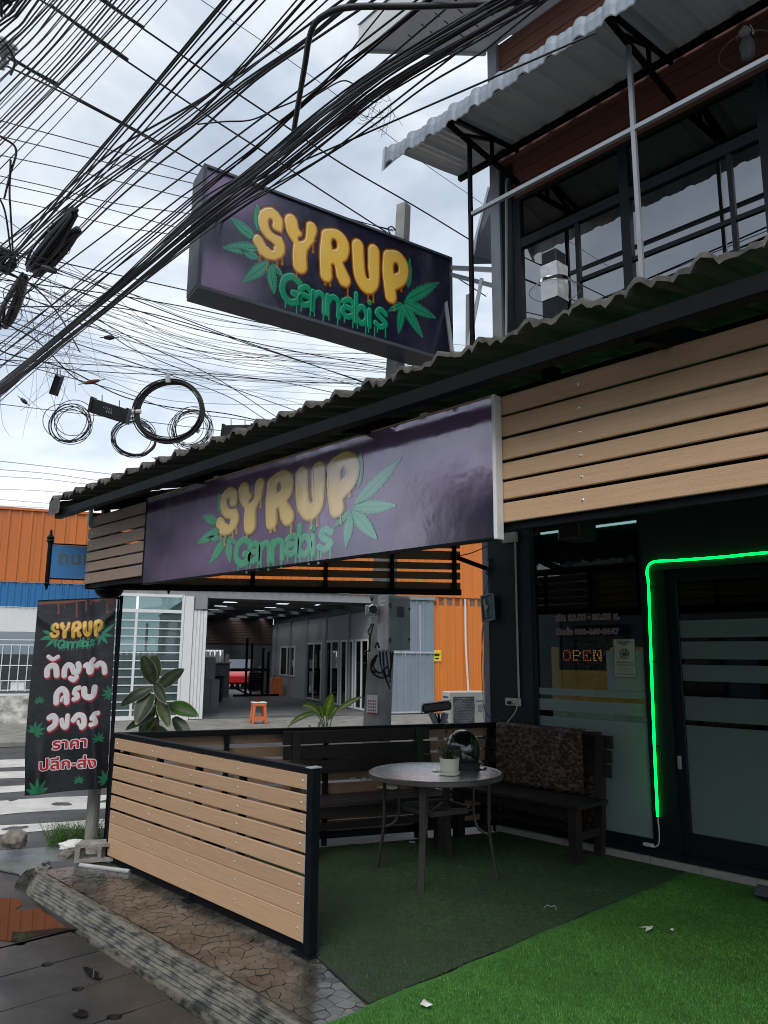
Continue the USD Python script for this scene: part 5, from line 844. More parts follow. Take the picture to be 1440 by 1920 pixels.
# ================================================================== front sign
FS = thing('front_sign', 'long glossy purple sign board with drip lettering mounted low on the fascia', 'sign', (-3.85, YF-.05, 2.45))
fx0, fx1, fz0, fz1 = -5.605, -2.135, 2.118, 2.795
def colour_sheet(o, ex, ey, W, H, fn, name, mat, parent, nx=90, ny=40):
    uu, vv = np.meshgrid(np.linspace(0, 1, nx), np.linspace(0, 1, ny), indexing='ij'); P_ = np.asarray(o)+uu.reshape(-1, 1)*W*ex+vv.reshape(-1, 1)*H*ey
    i, j = np.meshgrid(np.arange(nx-1), np.arange(ny-1), indexing='ij'); q = np.stack([i*ny+j, (i+1)*ny+j, (i+1)*ny+j+1, i*ny+j+1], -1).reshape(-1, 4)
    mb = MB().raw(P_, q); mb.c[-1] = fn(uu.ravel(), vv.ravel()); return mb.build(name, mat, parent, colors=True)
def ink_haze(u, v, blobs, seed, dark, light):
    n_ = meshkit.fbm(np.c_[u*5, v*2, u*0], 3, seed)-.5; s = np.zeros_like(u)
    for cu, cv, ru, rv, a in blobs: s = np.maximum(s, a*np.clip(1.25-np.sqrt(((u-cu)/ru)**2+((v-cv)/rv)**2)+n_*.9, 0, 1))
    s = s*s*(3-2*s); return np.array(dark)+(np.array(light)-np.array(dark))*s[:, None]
MB().box(fx0+.006, fx1-.006, YF-.051, YF-.004, fz0+.006, fz1-.006).build('sign_panel', 'closure_black', FS)
colour_sheet((fx0+.006, YF-.0518, fz0+.006), X3, UP, fx1-fx0-.012, fz1-fz0-.012, lambda u, v: ink_haze(u, v, [(.38, .5, .36, .95, 1.0), (.62, .7, .36, .75, 1.0), (.88, .85, .25, .55, 1.0), (.30, .2, .28, .5, .9)], 5, (.012, .009, .018), (.19, .13, .225)), 'sign_face', 'print_front', FS)  # dark end, dark corner and haze are reflections painted into the colour
for nm, b in (('edge_trim', (fx1-.006, fx1+.014, YF-.058, YF-.004, fz0-.005, fz1+.004)),): MB().box(*b, b=.003).build(nm, 'white_steel', FS)
MB().box(fx0, fx1-.007, YF-.056, YF-.004, fz1-.005, fz1+.003).build('edge_trim', 'board_wood', FS); MB().box(fx0, fx1-.007, YF-.056, YF-.004, fz0-.004, fz0+.005).build('edge_trim', 'black_steel', FS); MB().box(fx0-.006, fx0+.005, YF-.056, YF-.004, fz0, fz1).build('edge_trim', 'black_steel', FS)
for xx in (-2.6, -4.6): MB().box(xx, xx+.05, YF-.06, YF-.01, fz1+.004, fz1+.014).build('clip', 'steel_light', FS)
# logo on it: measured from the letters S (left) and P (right)
sl_, sr_ = onY(406, 975, YF-.05), onY(676, 900, YF-.05)
l0, l1 = hb([(370, 440)])[0], hb([(1182, 620)])[0]; ks = (sr_[0]-sl_[0])/(l1[0]-l0[0])
zt, zbm = onY(650, 852, YF-.05)[2], onY(475, 1055, YF-.05)[2]
yt, ybm = hb([(1100, 508)])[0][1], hb([(790, 838)])[0][1]; kz = (zt-zbm)/(yt-ybm)
logo(FS, (0, YF-.0522, 0), X3, UP, pale=.42, mat='print_front', xf=lambda g: affinity.affine_transform(g, [ks, 0, 0, kz, sl_[0]-ks*l0[0], zbm-kz*ybm]))  # pale lettering: sky glare on the board mixed into the letter colours

# ================================================================== projecting light box
LB = thing('projecting_sign', 'big purple box sign with drip lettering projecting over the road below the cables', 'sign', (-5.6, 4.6, 4.9))
pL, pR = V(-5.90, 3.20, 4.955), V(-5.28, 5.96, 4.865); ex = V(pR[0]-pL[0], pR[1]-pL[1], 0); ex /= np.linalg.norm(ex); nn = V(ex[1], -ex[0], 0)  # faces +X
o_tl = V(-5.90, 3.20, 0)
# fit the face to its corners along the plane
cn = [onP(x, y, o_tl, nn) for x, y in ((386, 311), (843, 490), (832, 673), (375, 536))]
zs = (cn[3][2]+cn[2][2])/2, (cn[0][2]+cn[1][2])/2; u0, u1 = (cn[3]-o_tl) @ ex, (cn[1]-o_tl) @ ex
fo = o_tl+ex*u0; fo[2] = cn[3][2]; tilt = (cn[2][2]-cn[3][2])/(u1-u0)
exf = ex+V(0, 0, tilt); Wf = u1-u0; Hf = ((cn[0][2]-cn[3][2])+(cn[1][2]-cn[2][2]))/2
MB().par(fo-nn*.30, exf*Wf, nn*.29, UP*Hf).build('sign_case', 'sign_frame_dark', LB)
colour_sheet(fo-nn*.0004, exf, UP, Wf, Hf, lambda u, v: ink_haze(u, v, [(.0, .12, .17, .22, 1.0), (.02, .92, .20, .30, .9), (.26, .62, .14, .2, .35)], 9, (.014, .014, .034), (.24, .16, .29)), 'sign_face', 'print_box', LB)
for o_, a_, b_ in ((fo-exf*.03-UP*.032, exf*(Wf+.05), UP*.032), (fo-exf*.03+UP*Hf, exf*(Wf+.05), UP*.025), (fo-exf*.035, exf*.034, UP*Hf), (fo+exf*Wf, exf*.02, UP*Hf)): MB().par(o_-nn*.31, a_, nn*.335, b_).build('edge_frame', 'sign_frame_dark', LB)
kx, kzz = Wf/FW, Hf/FH
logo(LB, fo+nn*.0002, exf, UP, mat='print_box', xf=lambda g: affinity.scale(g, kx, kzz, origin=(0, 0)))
er = fo+exf*Wf
for (za, yb, zb2) in ((.98*Hf, 5.96, 5.55), (.93*Hf, 5.96, 5.35), (.08*Hf, 5.96, 4.2)): MB().bar(er+UP*za-nn*.15, V(-4.52, yb, zb2), .045).build('support_arm', 'steel_grey', LB)
MB().bar(er+UP*.9*Hf-nn*.15, V(-4.75, 5.6, 3.6), .035).build('support_arm', 'steel_grey', LB); MB().bar(V(-4.66, 5.8, 5.45), V(-5.0, 5.6, 3.55), .035).build('support_arm', 'steel_grey', LB); MB().bar(V(-4.8, 5.75, 5.3), V(-4.8, 5.7, 3.6), .04).build('support_arm', 'steel_grey', LB)

# ================================================================== front fence
FE = thing('front_fence', 'tan board fence panel with black steel frame standing beside the pavement', 'fence', (-4.7, YF, 0))
FB = [(.847, .930), (.734, .820), (.626, .716), (.516, .608), (.407, .499), (.298, .388), (.1925, .2955), (.060, .190)]
fxl, fxr = -5.99, -3.535
for z0, z1 in FB:
    b_ = MB().box(fxl, fxr, YF-.005, YF+.013, z0, z1, b=.003).build('fence_board', 'board_wood', FE)
    for sx in (-5.93, -5.35, -4.80, -4.22, -3.58):
        sz = (z0+z1)/2+random.uniform(-.006, .006); MB().lathe([(.0, .004), (.0045, .003), (.0075, .0)], (sx+random.uniform(-.01, .01), YF-.0053, sz), 8, axis=(0, -1, 0)).build('screw', 'screw_steel', b_)
    MB().box(fxr+.0005, fxr+.010, YF-.006, YF+.014, z0, z1).build('board_end_trim', 'steel_light', FE)
MB().box(fxr+.011, fxr+.060, YF-.012, YF+.05, .012, .965, b=.003).build('corner_post', 'black_steel', FE)
MB().box(-6.03, fxr+.011, YF-.008, YF+.05, .936, .968, b=.003).build('top_rail', 'black_steel', FE)
MB().box(-6.03, fxr+.011, YF+.016, YF+.05, .008, .055).build('bottom_rail', 'black_steel', FE)
MB().box(-6.03, -5.995, YF+.0, YF+.05, .01, .935).build('corner_post', 'black_steel', FE)
for xx in (-5.3, -4.75, -4.22): MB().box(xx-.02, xx+.02, YF+.0145, YF+.05, .056, .935).build('stud', 'black_steel', FE)
MB().box(fxr-.06, fxr+.09, YF-.035, YF+.06, .0, .010).build('foot_plate', 'black_steel', FE); MB().box(-4.80, -4.70, YF-.03, YF+.05, .0, .010).build('foot_plate', 'black_steel', FE); MB().box(-4.78, -4.73, YF-.01, YF+.03, .010, .06).build('foot', 'black_steel', FE)
MB().box(fxr+.005, fxr+.065, YF-.02, YF+.056, .966, .974, b=.003).build('post_cap', 'steel_grey', FE)
# side fence along the skewed boundary
SE = thing('side_fence', 'brown board fence with black steel rail along the skewed side of the terrace', 'fence', (-5.4, 4.2, 0))
e0, e1 = V(-6.0, 2.80, 0), V(side_x(5.95), 5.95, 0); ed = (e1-e0)/np.linalg.norm(e1-e0); en = V(ed[1], -ed[0], 0); EL = np.linalg.norm(e1-e0)
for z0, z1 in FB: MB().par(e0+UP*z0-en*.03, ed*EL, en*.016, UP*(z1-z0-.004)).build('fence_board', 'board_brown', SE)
MB().par(e0+UP*.925, ed*EL, en*.05, UP*.045, b=.004).build('top_rail', 'black_steel', SE); MB().par(e0+UP*.055, ed*EL, en*.04, UP*.05).build('bottom_rail', 'black_steel', SE)
for t in (.02, .25, .5, .75, .98): MB().par(e0+ed*EL*t-ed*.02+UP*.0, ed*.04, en*.04, UP*.924).build('post', 'black_steel', SE)

# ================================================================== banner on its stand
BN_ = thing('banner_stand', 'black vinyl banner with white bubble lettering on a thin steel stand', 'banner', (-6.63, 3.04, 0))
pole0 = V(-6.63, 3.04, 0); bdir = -SD
Zt = onP(225, 1122, pole0, ND)[2]
sol = None
hB = homog([(190, 125), (880, 95), (800, 1765), (75, 1835)], [(0, 1), (1, 1), (1, 0), (0, 0)])
tl, tr, br, bl = (onP(30+x/4.681, 1100+y/4.681, pole0, ND) for x, y in ((192, 130), (880, 97), (800, 1762), (75, 1832)))
def bsurf(uv, lift=0.0):
    u, v = uv[:, 0], uv[:, 1]
    belly = (1-u)*.10*np.sin(np.clip(v, 0, 1)*np.pi)**.8*np.clip((v-.0)/.2, 0, 1)
    P_ = (1-u)[:, None]*(v[:, None]*tl+(1-v)[:, None]*bl)+u[:, None]*(v[:, None]*tr+(1-v)[:, None]*br)
    P_ = P_+SD*(-belly*.35)[:, None]*(1-v)[:, None]
    wr = .014*np.sin(u*9+v*4)*(1-v)*.8+.018*np.exp(-((u-.62-.25*(1-v))/.06)**2)*np.clip(1.1-v*.6, 0, 1)+.012*np.exp(-((v-.93+.1*u*(1-u)*4)/.025)**2)+.010*np.sin(v*17+u*5)*u*(1-u)+.02*np.exp(-((u-.12-.3*v)/.07)**2)*np.exp(-(v/.25)**2)
    return P_+ND*(wr+.012+lift)[:, None]
nu, nv = 40, 80; uu, vv_ = np.meshgrid(np.linspace(0, 1, nu), np.linspace(0, 1, nv), indexing='ij'); bv = bsurf(np.c_[uu.ravel(), vv_.ravel()])
i, j = np.meshgrid(np.arange(nu-1), np.arange(nv-1), indexing='ij'); bq = np.stack([i*nv+j, (i+1)*nv+j, (i+1)*nv+j+1, i*nv+j+1], -1).reshape(-1, 4)
MB().raw(bv, bq).build('banner_sheet', 'banner_vinyl', BN_, smooth=True)
MB().bar(pole0+UP*.0, V(tr[0], tr[1], tr[2]+.02)+SD*.045, .028).build('pole', 'black_steel', BN_); MB().bar(V(*tl)+UP*.0, V(*tr)+SD*.06+UP*.0, .02).build('top_bar', 'black_steel', BN_)
MB().bar(V(*tr)+SD*.02, V(*br)+SD*.02-UP*.5, .016).build('inner_pole', 'black_steel', BN_)
bpx = lambda P_: hB(P_)
BW, BH = .66, 1.56      # for round pens in uv space
def bstroke(pts, r):
    p = bpx(pts)*V(BW, BH); return stroke(p, r/4.681*.66/148*1.0, 8)
tou = lambda g: affinity.scale(g, 1/BW, 1/BH, origin=(0, 0))
def bart(name, layers): return art(name, [(tou(g).intersection(sbox(.004, .004, .996, .996)), c) for g, c in layers], None, X3, UP, BN_, 'print_vinyl', step=.0009, warp=bsurf, sub=.05)
TH = [[(290, 610), (330, 634), (372, 612)], [(282, 775), (284, 720), (318, 690), (355, 702), (365, 775)], [(430, 778), (432, 720), (462, 682), (497, 702), (512, 748), (545, 745), (556, 700), (548, 675)], [(484, 800), (512, 815), (535, 788)], [(610, 692), (632, 680), (640, 742), (662, 745), (668, 692), (660, 664), (680, 636)], [(708, 690), (740, 670), (772, 692), (778, 750)],
      [(365, 1015), (368, 940), (410, 895), (448, 930), (452, 1012)], [(408, 1000), (412, 975), (425, 962)], [(515, 985), (545, 972), (540, 942), (518, 932), (530, 897), (558, 885)], [(602, 895), (606, 948), (640, 968), (680, 948), (692, 882)],
      [(308, 1148), (338, 1132), (362, 1162), (350, 1212), (312, 1245)], [(412, 1168), (422, 1220), (452, 1226), (462, 1130)], [(512, 1168), (548, 1125), (594, 1138), (600, 1208), (582, 1230)], [(582, 1228), (556, 1202), (552, 1182)], [(660, 1208), (700, 1192), (690, 1152), (668, 1152), (692, 1115), (720, 1108)]]
TR = [18, 25, 24, 22, 21, 24, 25, 12, 21, 26, 25, 20, 24, 14, 21]
for s, r in zip(TH, TR):
    g = bstroke(s, r); sh = affinity.translate(g, .007, -.012)
    hl = g.buffer(-.004).difference(affinity.translate(g.buffer(-.004), .004, -.006))
    bart('letter', [(unary_union([sh, g, affinity.translate(g, .003, -.006)]).buffer(.002), (.42, .01, .03)), (g.buffer(-.0005), (.62, .62, .63)), (g.buffer(-.006), (.70, .70, .71)), (hl, (.82, .82, .83))])
def boxfit(key, x0, x1, yb, ytop):
    P_ = bpx([(x0, yb), (x1, yb-25), ((x0+x1)/2, ytop)])*V(BW, BH)
    g = glyph(key); bb = g.bounds; g = fit(g, P_[0][0], P_[1][0], P_[0][1], P_[2][1]); sh = (P_[1][1]-P_[0][1])/(P_[1][0]-P_[0][0])
    return affinity.affine_transform(g, [1, 0, sh, 1, 0, -sh*P_[0][0]])
for key, a in (('price', (332, 620, 1432, 1345)), ('retail', (215, 700, 1612, 1478))):
    g = boxfit(key, *a); bart('letter', [(g.buffer(.008), (.72, .71, .70)), (g.buffer(.0015), (.45, .012, .035))])
def canleaf(cx_, cy_, R, rot=0, n=7):
    c = bpx([(cx_, cy_)])[0]*V(BW, BH); R = R/4.681*.66/148*.82; out = []
    for k in range(n):
        a = math.radians(90+rot+(k-(n-1)/2)*(245/(n))); l = R*(1-.09*abs(k-(n-1)/2)**1.25); out.append(leaflet(c, c+V(math.cos(a), math.sin(a))*l, R*.125, 7))
    return unary_union(out)
for a in ((222, 1010, 75, 0), (725, 1345, 92, 0), (548, 1715, 80, 0), (185, 1275, 125, -35), (790, 1700, 125, 25), (185, 1810, 155, 0), (830, 940, 110, 60)):
    g = canleaf(*a); bart('leaf', [(g, (.008, .11, .055)), (g.buffer(-.002), (.012, .16, .075))])
drip = [[(190, 120), (880, 92), (880, 150), (850, 165), (760, 110), (700, 140), (640, 118), (560, 128), (420, 150), (300, 150), (190, 158)]]
dg = Polygon(bpx(drip[0])*V(BW, BH)).buffer(0)
for x, y0, y1, r in ((370, 130, 230, 9), (530, 120, 255, 9), (612, 110, 205, 7), (655, 110, 150, 7), (800, 100, 220, 9), (870, 100, 165, 6), (421, 165, 180, 5)):
    a, b = bpx([(x, y0), (x, y1)])*V(BW, BH); q = r/4.681*.66/148; dg = dg.union(LineString([a, b]).buffer(q)).union(Point(b).buffer(q*1.5))
bart('drip_print', [(dg, (.14, .035, .022)), (dg.buffer(-.003), (.20, .06, .04))])
# small logo on the banner
bl0, bl1 = bpx([(292, 430)])[0]*V(BW, BH), bpx([(766, 370)])[0]*V(BW, BH); kb_ = (bl1[0]-bl0[0])/(l1[0]-l0[0])
byt, byb = bpx([(520, 305)])[0][1]*BH, bpx([(520, 530)])[0][1]*BH; kbz = (byt-byb)/(hb([(800, 400)])[0][1]-ybm)
logo(BN_, None, X3, UP, pale=.05, xf=lambda g: tou(affinity.affine_transform(g, [kb_, 0, 0, kbz, bl0[0]-kb_*l0[0], byb-kbz*ybm])), warp=lambda uv, l: bsurf(uv, l*1.4), sub=.06, mat='print_vinyl')

# ================================================================== street name plate on its post
NP = thing('street_name_plate', 'blue street name plate with faded lettering between black finials on a grey post', 'sign', (-6.89, 3.03, -.15))
pb = V(-6.89, 3.03, -.15); MB().lathe([(.055, 0), (.052, 2.0), (.05, 2.28)], pb, 14).build('post', 'weathered_post', NP)
MB().lathe([(.05, 2.22), (.11, 2.27), (.13, 2.31), (.12, 2.34), (.14, 2.38), (.10, 2.43), (.05, 2.46), (.03, 2.5)], pb, 16).build('capital', 'black_steel', NP)
c_ = V(-6.89, 3.03, 0); A_ = onP(92, 1045, c_, ND); half = abs((A_-c_) @ SD)
zt_, zb3 = onP(92, 1018, c_, ND)[2], onP(92, 1086, c_, ND)[2]
for s in (-1, 1):
    f0 = c_+SD*half*s; MB().lathe([(.0, zb3-.10), (.010, zb3-.09), (.014, zb3-.06), (.03, zb3-.045), (.018, zb3-.03), (.02, zb3), (.02, zt_), (.035, zt_+.015), (.028, zt_+.03), (.034, zt_+.05), (.016, zt_+.075), (.010, zt_+.10), (.014, zt_+.105), (.0, zt_+.13)], f0, 12).build('finial_post', 'black_steel', NP)
for z in (zt_-.012, zb3): MB().par(c_-SD*half-ND*.01+UP*z, SD*2*half, ND*.02, UP*.012).build('rail', 'black_steel', NP)
MB().par(c_-SD*(half-.02)-ND*.006+UP*(zb3+.014), SD*(2*half-.04), ND*.012, UP*(zt_-zb3-.03)).build('plate', 'blue_tin', NP)
sx0 = onP(109, 1050, c_, ND); g = fit(glyph('street'), 0, .30, 0); k0 = (sx0-c_) @ SD
art('lettering', [(affinity.translate(g, k0, zb3+.14), (.10, .11, .08))], c_+ND*.0065, SD, UP, NP, 'print_matt')

# ================================================================== bench beside the side fence and bench against the window
def bench(name, label, o, along, out, L, zs, zback, depth=.40):
    """o: ground point of the left rear corner seen from the front"""
    t = thing(name, label, 'bench', o+along*L/2); g = np.random.default_rng(len(name)+int(L*100))
    for k in range(4): MB().par(o+out*(.03+k*depth/4)+UP*(zs-.03), along*L, out*(depth/4-.006), UP*.03, b=.003).build('seat_slat', 'dark_wood', t)
    n = 3; bh = (zback-zs-.16)/n
    for k in range(n): MB().par(o-along*.02+out*(-.015-.02*k)+UP*(zs+.16+k*bh+.004), along*(L+.04), out*.022, UP*(bh-.012), b=.003).build('back_board', 'dark_wood', t)
    for f in (.05, L-.13):
        MB().par(o+along*f+out*(depth-.09), along*.08, out*.08, UP*(zs-.032), b=.003).build('leg', 'dark_wood', t)
        MB().bar(o+along*(f+.04)+out*.05, o+along*(f+.04)+out*(-.045)+UP*(zback-.02), .07, .06, up=out).build('rear_leg', 'dark_wood', t)
        MB().par(o+along*(f+.02)+out*.06+UP*.17, along*.04, out*(depth-.14), UP*.06).build('side_stretcher', 'dark_wood', t)
    MB().par(o+along*.08+out*(depth-.07)+UP*(zs-.12), along*(L-.16), out*.03, UP*.085).build('apron', 'dark_wood', t)
    MB().par(o+along*.08+out*.16+UP*.19, along*(L-.16), out*.04, UP*.05).build('stretcher', 'dark_wood', t)
    return t
ba = V(.34, .94, 0); ba /= np.linalg.norm(ba); bo_ = V(ba[1], -ba[0], 0)
bench('wooden_bench', 'dark wooden bench with three-board back standing along the side fence', V(-5.33, 3.98, 0)-ba*.02, ba, bo_, 1.33, .44, .955, .42)
bench('wooden_bench', 'dark wooden bench under the window with a camouflage sheet over its back', V(-4.83, 5.83, 0), V(1, 0, 0), V(0, -1, 0), 1.38, .45, .95, .44)
# camouflage sheet
cx0, cx1 = onY(938, 1358, 5.83)[0], onY(1098, 1375, 5.83)[0]
def sheet(u, v):   # u along, v 0 top front .. 1 bottom ; drapes from over the back board to the seat
    xx = cx0+u*(cx1-cx0); fold = .012*np.sin(u*16+v*3)*(.3+v)+.02*np.exp(-((u-.86+.25*v)/.05)**2)
    y = 5.84-.055-.0*v+.075*(1-v)**2*0+.03*v*0-fold-.02; z = .975-v*.50+.02*u*np.sin(v*3)
    return np.c_[xx, y-.03*(1-v)*0, z]
nu, nv = 50, 40; uu, vv_ = np.meshgrid(np.linspace(0, 1, nu), np.linspace(0, 1, nv), indexing='ij'); u_, v_ = uu.ravel(), vv_.ravel()
pf = sheet(u_, np.clip((v_-.12)/.88, 0, 1)); topm = v_ < .12; pf[topm, 1] += (.12-v_[topm])/.12*.09; pf[topm, 2] += .012*np.sin(v_[topm]/.12*np.pi)
i, j = np.meshgrid(np.arange(nu-1), np.arange(nv-1), indexing='ij'); bq = np.stack([i*nv+j, (i+1)*nv+j, (i+1)*nv+j+1, i*nv+j+1], -1).reshape(-1, 4)
cs = thing('camouflage_sheet', 'brown camouflage fabric sheet draped over the bench back under the window', 'fabric sheet', (-4.1, 5.8, .5))
MB().raw(pf, bq).build('front_drape', 'camo', cs, smooth=True)
bk = np.c_[cx0+u_*(cx1-cx0+.12), 5.885+.012*np.sin(u_*20), .965-v_*.80+.05*np.sin(u_*7)*v_]; MB().raw(bk, bq).build('rear_drape', 'camo', cs, smooth=True)

# ================================================================== garden table
tc_ = V(-4.085, 4.43, 0); TZ = .725
TB = thing('garden_table', 'round garden table with frosted glass top and bent dark metal legs', 'table', tc_)
MB().lathe([(0, TZ), (.475, TZ), (.475, TZ-.006), (0, TZ-.006)], tc_, 48).build('glass_top', 'glass_table', TB)
MB().lathe([(.475, TZ+.001), (.492, TZ+.006), (.505, TZ), (.505, TZ-.028), (.495, TZ-.034), (.478, TZ-.030), (.476, TZ-.007)], tc_, 56).build('rim', pm('rim_metal', (.10, .095, .09), .35, var=.1, metal=.4), TB, smooth=40)
pm('table_metal', (.05, .047, .044), .38, var=.15, metal=.3)
l1v = V(.46, -.89, 0); l1v = V(-3.86-tc_[0], 4.03-tc_[1], 0); l1v /= np.linalg.norm(l1v)
for k in range(4):
    a = k*math.pi/2; d = V(l1v[0]*math.cos(a)-l1v[1]*math.sin(a), l1v[0]*math.sin(a)+l1v[1]*math.cos(a), 0); s = V(-d[1], d[0], 0)
    m = MB(); P_ = [tc_+d*.405+UP*(TZ-.03), tc_+d*.400+UP*.40, tc_+d*.405+UP*.30, tc_+d*.455+UP*.0]
    for q0_, q1_ in zip(P_[:-1], P_[1:]): m.bar(q0_, q1_, .045 if True else .02, .016, up=d)
    lg = m.build('leg', 'table_metal', TB)
    MB().tube(smoothline([tc_+d*.29+UP*(TZ-.02), tc_+d*.285+UP*.48, tc_+d*.30+UP*.38, tc_+d*.34+UP*.33, tc_+d*.395+UP*.31], 24), .011, 8).build('leg_brace', 'table_metal', lg, smooth=True)
m = MB(); cor = []
for k in range(4):
    a = k*math.pi/2+.0; d = V(l1v[0]*math.cos(a)-l1v[1]*math.sin(a), l1v[0]*math.sin(a)+l1v[1]*math.cos(a), 0); cor.append(tc_+d*.285+UP*.47)
for k in range(4): m.bar(cor[k]*.86+cor[(k+1) % 4]*.14, cor[k]*.14+cor[(k+1) % 4]*.86, .012, .035); 
for k in range(4): m.bar(cor[k]*.86+cor[(k+1) % 4]*.14, cor[k]*.86+cor[(k-1) % 4]*.14, .012, .035)
m.bar(cor[0], cor[2], .02, .006); m.bar(cor[1], cor[3], .02, .006); m.lathe([(.03, .46), (.03, .47), (.045, .47), (.045, .46)], tc_, 16); m.build('lower_shelf_ring', 'table_metal', TB)
m = MB().lathe([(.0, TZ+.0015), (.028, TZ+.003), (.03, TZ+.0012)], tc_, 16); m.build('umbrella_hole_cap', 'plastic_black', TB)
# pot with a small bushy plant
pt = onZ(843, 1452, TZ+.004); PT = thing('potted_plant', 'small bushy plant in a cream pot and saucer on the garden table', 'plant', pt)
MB().lathe([(0, 0), (.062, 0), (.066, .004), (.072, .095), (.0735, .105), (.069, .105), (.066, .09), (.0, .09)], pt+UP*.012, 32).build('pot', 'pot_cream', PT, smooth=40); MB().lathe([(0, 0), (.070, 0), (.080, .018), (.077, .02), (.07, .008), (0, .008)], pt+UP*.001, 32).build('saucer', 'pot_cream', PT, smooth=40)
leafmat('leaf_dark', (.012, .035, .014), (.03, .075, .025), .4, .15)
def leafblade(mb, b, d, L, w, n=6, bend=.3, up=UP, col=None, cup=.15, edge=None, mid=None):
    """a bent leaf with a midrib fold; optional patterned colours"""
    d = np.asarray(d, float)/np.linalg.norm(d); s = np.cross(d, up); s = s/np.linalg.norm(s) if np.linalg.norm(s) > 1e-3 else V(1, 0, 0); nn_ = np.cross(s, d); rows, cols = [], []
    for k in range(n+1):
        t = k/n; hw = w*math.sin(math.pi*min(.985, .06+t*.93))**.75*(1-.12*t); a = bend*t*t
        c = b+d*L*(t*math.cos(a*.6))-UP*L*a*t*.8
        for q in (-1, -.86, -.45, 0, .45, .86, 1):
            rows.append(c+s*hw*q+nn_*cup*hw*(abs(q)**1.5)*1.0); 
            if edge is not None:
                e = edge if abs(q) > .9 or t > .96 else (mid if (abs(q) < .2) else col); cols.append(np.array(e)*RNG.uniform(.8, 1.2))
    base = mb.n; K = 7; i, j = np.meshgrid(np.arange(n), np.arange(K-1), indexing='ij'); q = np.stack([i*K+j, i*K+j+1, (i+1)*K+j+1, (i+1)*K+j], -1).reshape(-1, 4)
    mb.raw(rows, q)
    if edge is not None: mb.c[-1] = np.array(cols)
    return mb
fl = MB(); st = MB(); g = np.random.default_rng(9)
for k in range(46):
    a = g.uniform(0, 6.28); el = g.uniform(.5, 1.5); L = g.uniform(.05, .13); d = V(math.cos(a)*math.cos(el), math.sin(a)*math.cos(el), math.sin(el)); b = pt+UP*.105+V(g.uniform(-.04, .04), g.uniform(-.04, .04), 0); st.tube([b, b+d*L], .0015, 4)
    for q in range(6): leafblade(fl, b+d*L*(.35+.65*q/6), V(g.normal(), g.normal(), g.normal()+.4), g.uniform(.018, .03), .008, 2, .3)
for (dx, dz) in ((-.03, .26), (.03, .2)):
    tip = pt+RGT*dx+UP*(.11+dz); st.tube(smoothline([pt+UP*.1, pt+UP*.2+RGT*dx*.3, tip], 8), .002, 4)
    for q in range(14): leafblade(fl, pt+UP*.1+(tip-pt-UP*.1)*(.4+.6*q/14), V(g.normal(), g.normal(), g.normal()), g.uniform(.03, .045), .01, 2, .3)
fl.build('foliage', 'leaf_dark', PT); st.build('stems', 'twig', PT)
# helmet on the table behind the pot
hc = onZ(873, 1443, TZ+.001); hc = hc+V(FWD[0], FWD[1], 0)*.08; HM = thing('motorcycle_helmet', 'glossy black motorcycle helmet on the garden table behind the potted plant', 'helmet', hc)
hs = trimesh.creation.icosphere(4, 1.0); v = hs.vertices.copy(); rr_, ff_ = RGT*V(1, 1, 0), V(FWD[0], FWD[1], 0); rr_ /= np.linalg.norm(rr_); ff_ /= np.linalg.norm(ff_)
hx = v[:, 0]; hz = v[:, 2].copy(); hz = np.where(hz < -.55, -.55-(hz+.55)*.1*-1*.2, hz); 
vv = hc+UP*.135+rr_*(hx*.135*(1-.10*np.clip(-hz, 0, 1))-.015)[:, None]+ff_*(v[:, 1]*.125)[:, None]+UP*(hz*.155+.03*hx*(hz < 0)*-1)[:, None]
MB().raw(vv, hs.faces).build('shell', 'helmet_black', HM, smooth=True)
vz = MB(); th_ = np.linspace(-1.15, 1.0, 16); ph_ = np.linspace(-.25, .55, 8); rows = [hc+UP*.135+(rr_*-math.cos(b)*math.cos(a)*.142+ff_*math.sin(a)*math.cos(b)*.132+UP*math.sin(b)*.155) for a in th_ for b in ph_]
i, j = np.meshgrid(np.arange(15), np.arange(7), indexing='ij'); vz.raw(rows, np.stack([i*8+j, (i+1)*8+j, (i+1)*8+j+1, i*8+j+1], -1).reshape(-1, 4)); vz.build('visor', pane('visor_smoke', (.12, .12, .13), 0, 1.7) or 'visor_smoke', HM, smooth=True)
MB().lathe([(.10, .012), (.118, .0), (.122, .03), (.11, .05)], hc, 24).build('rim_seal', 'rubber', HM)
MB().tube(smoothline([hc+rr_*.08+UP*.03-ff_*.09, hc+rr_*.12+UP*.0-ff_*.1, hc+rr_*.16+UP*.012-ff_*.07], 10), .008, 6).build('chin_strap', 'rubber', HM)
# card and white pieces on the side bench
q = onZ(728, 1478, .446); tag(MB().par(q-V(.09, .06, 0), V(.17, .05, 0), V(-.04, .13, 0), UP*.002).build('paper_leaflet', 'white_plastic'), 'pale printed leaflet lying on the seat of the side bench', 'paper')
for k, px_ in enumerate((657, 677)):
    q = onP(px_, 1463, e0, en); tag(MB().par(q+en*.004, ed*.045, en*.003, UP*.022).build('white_label', 'white_plastic'), ['left of two small white labels on the side fence behind the bench', 'right of two small white labels on the side fence behind the bench'][k], 'label')

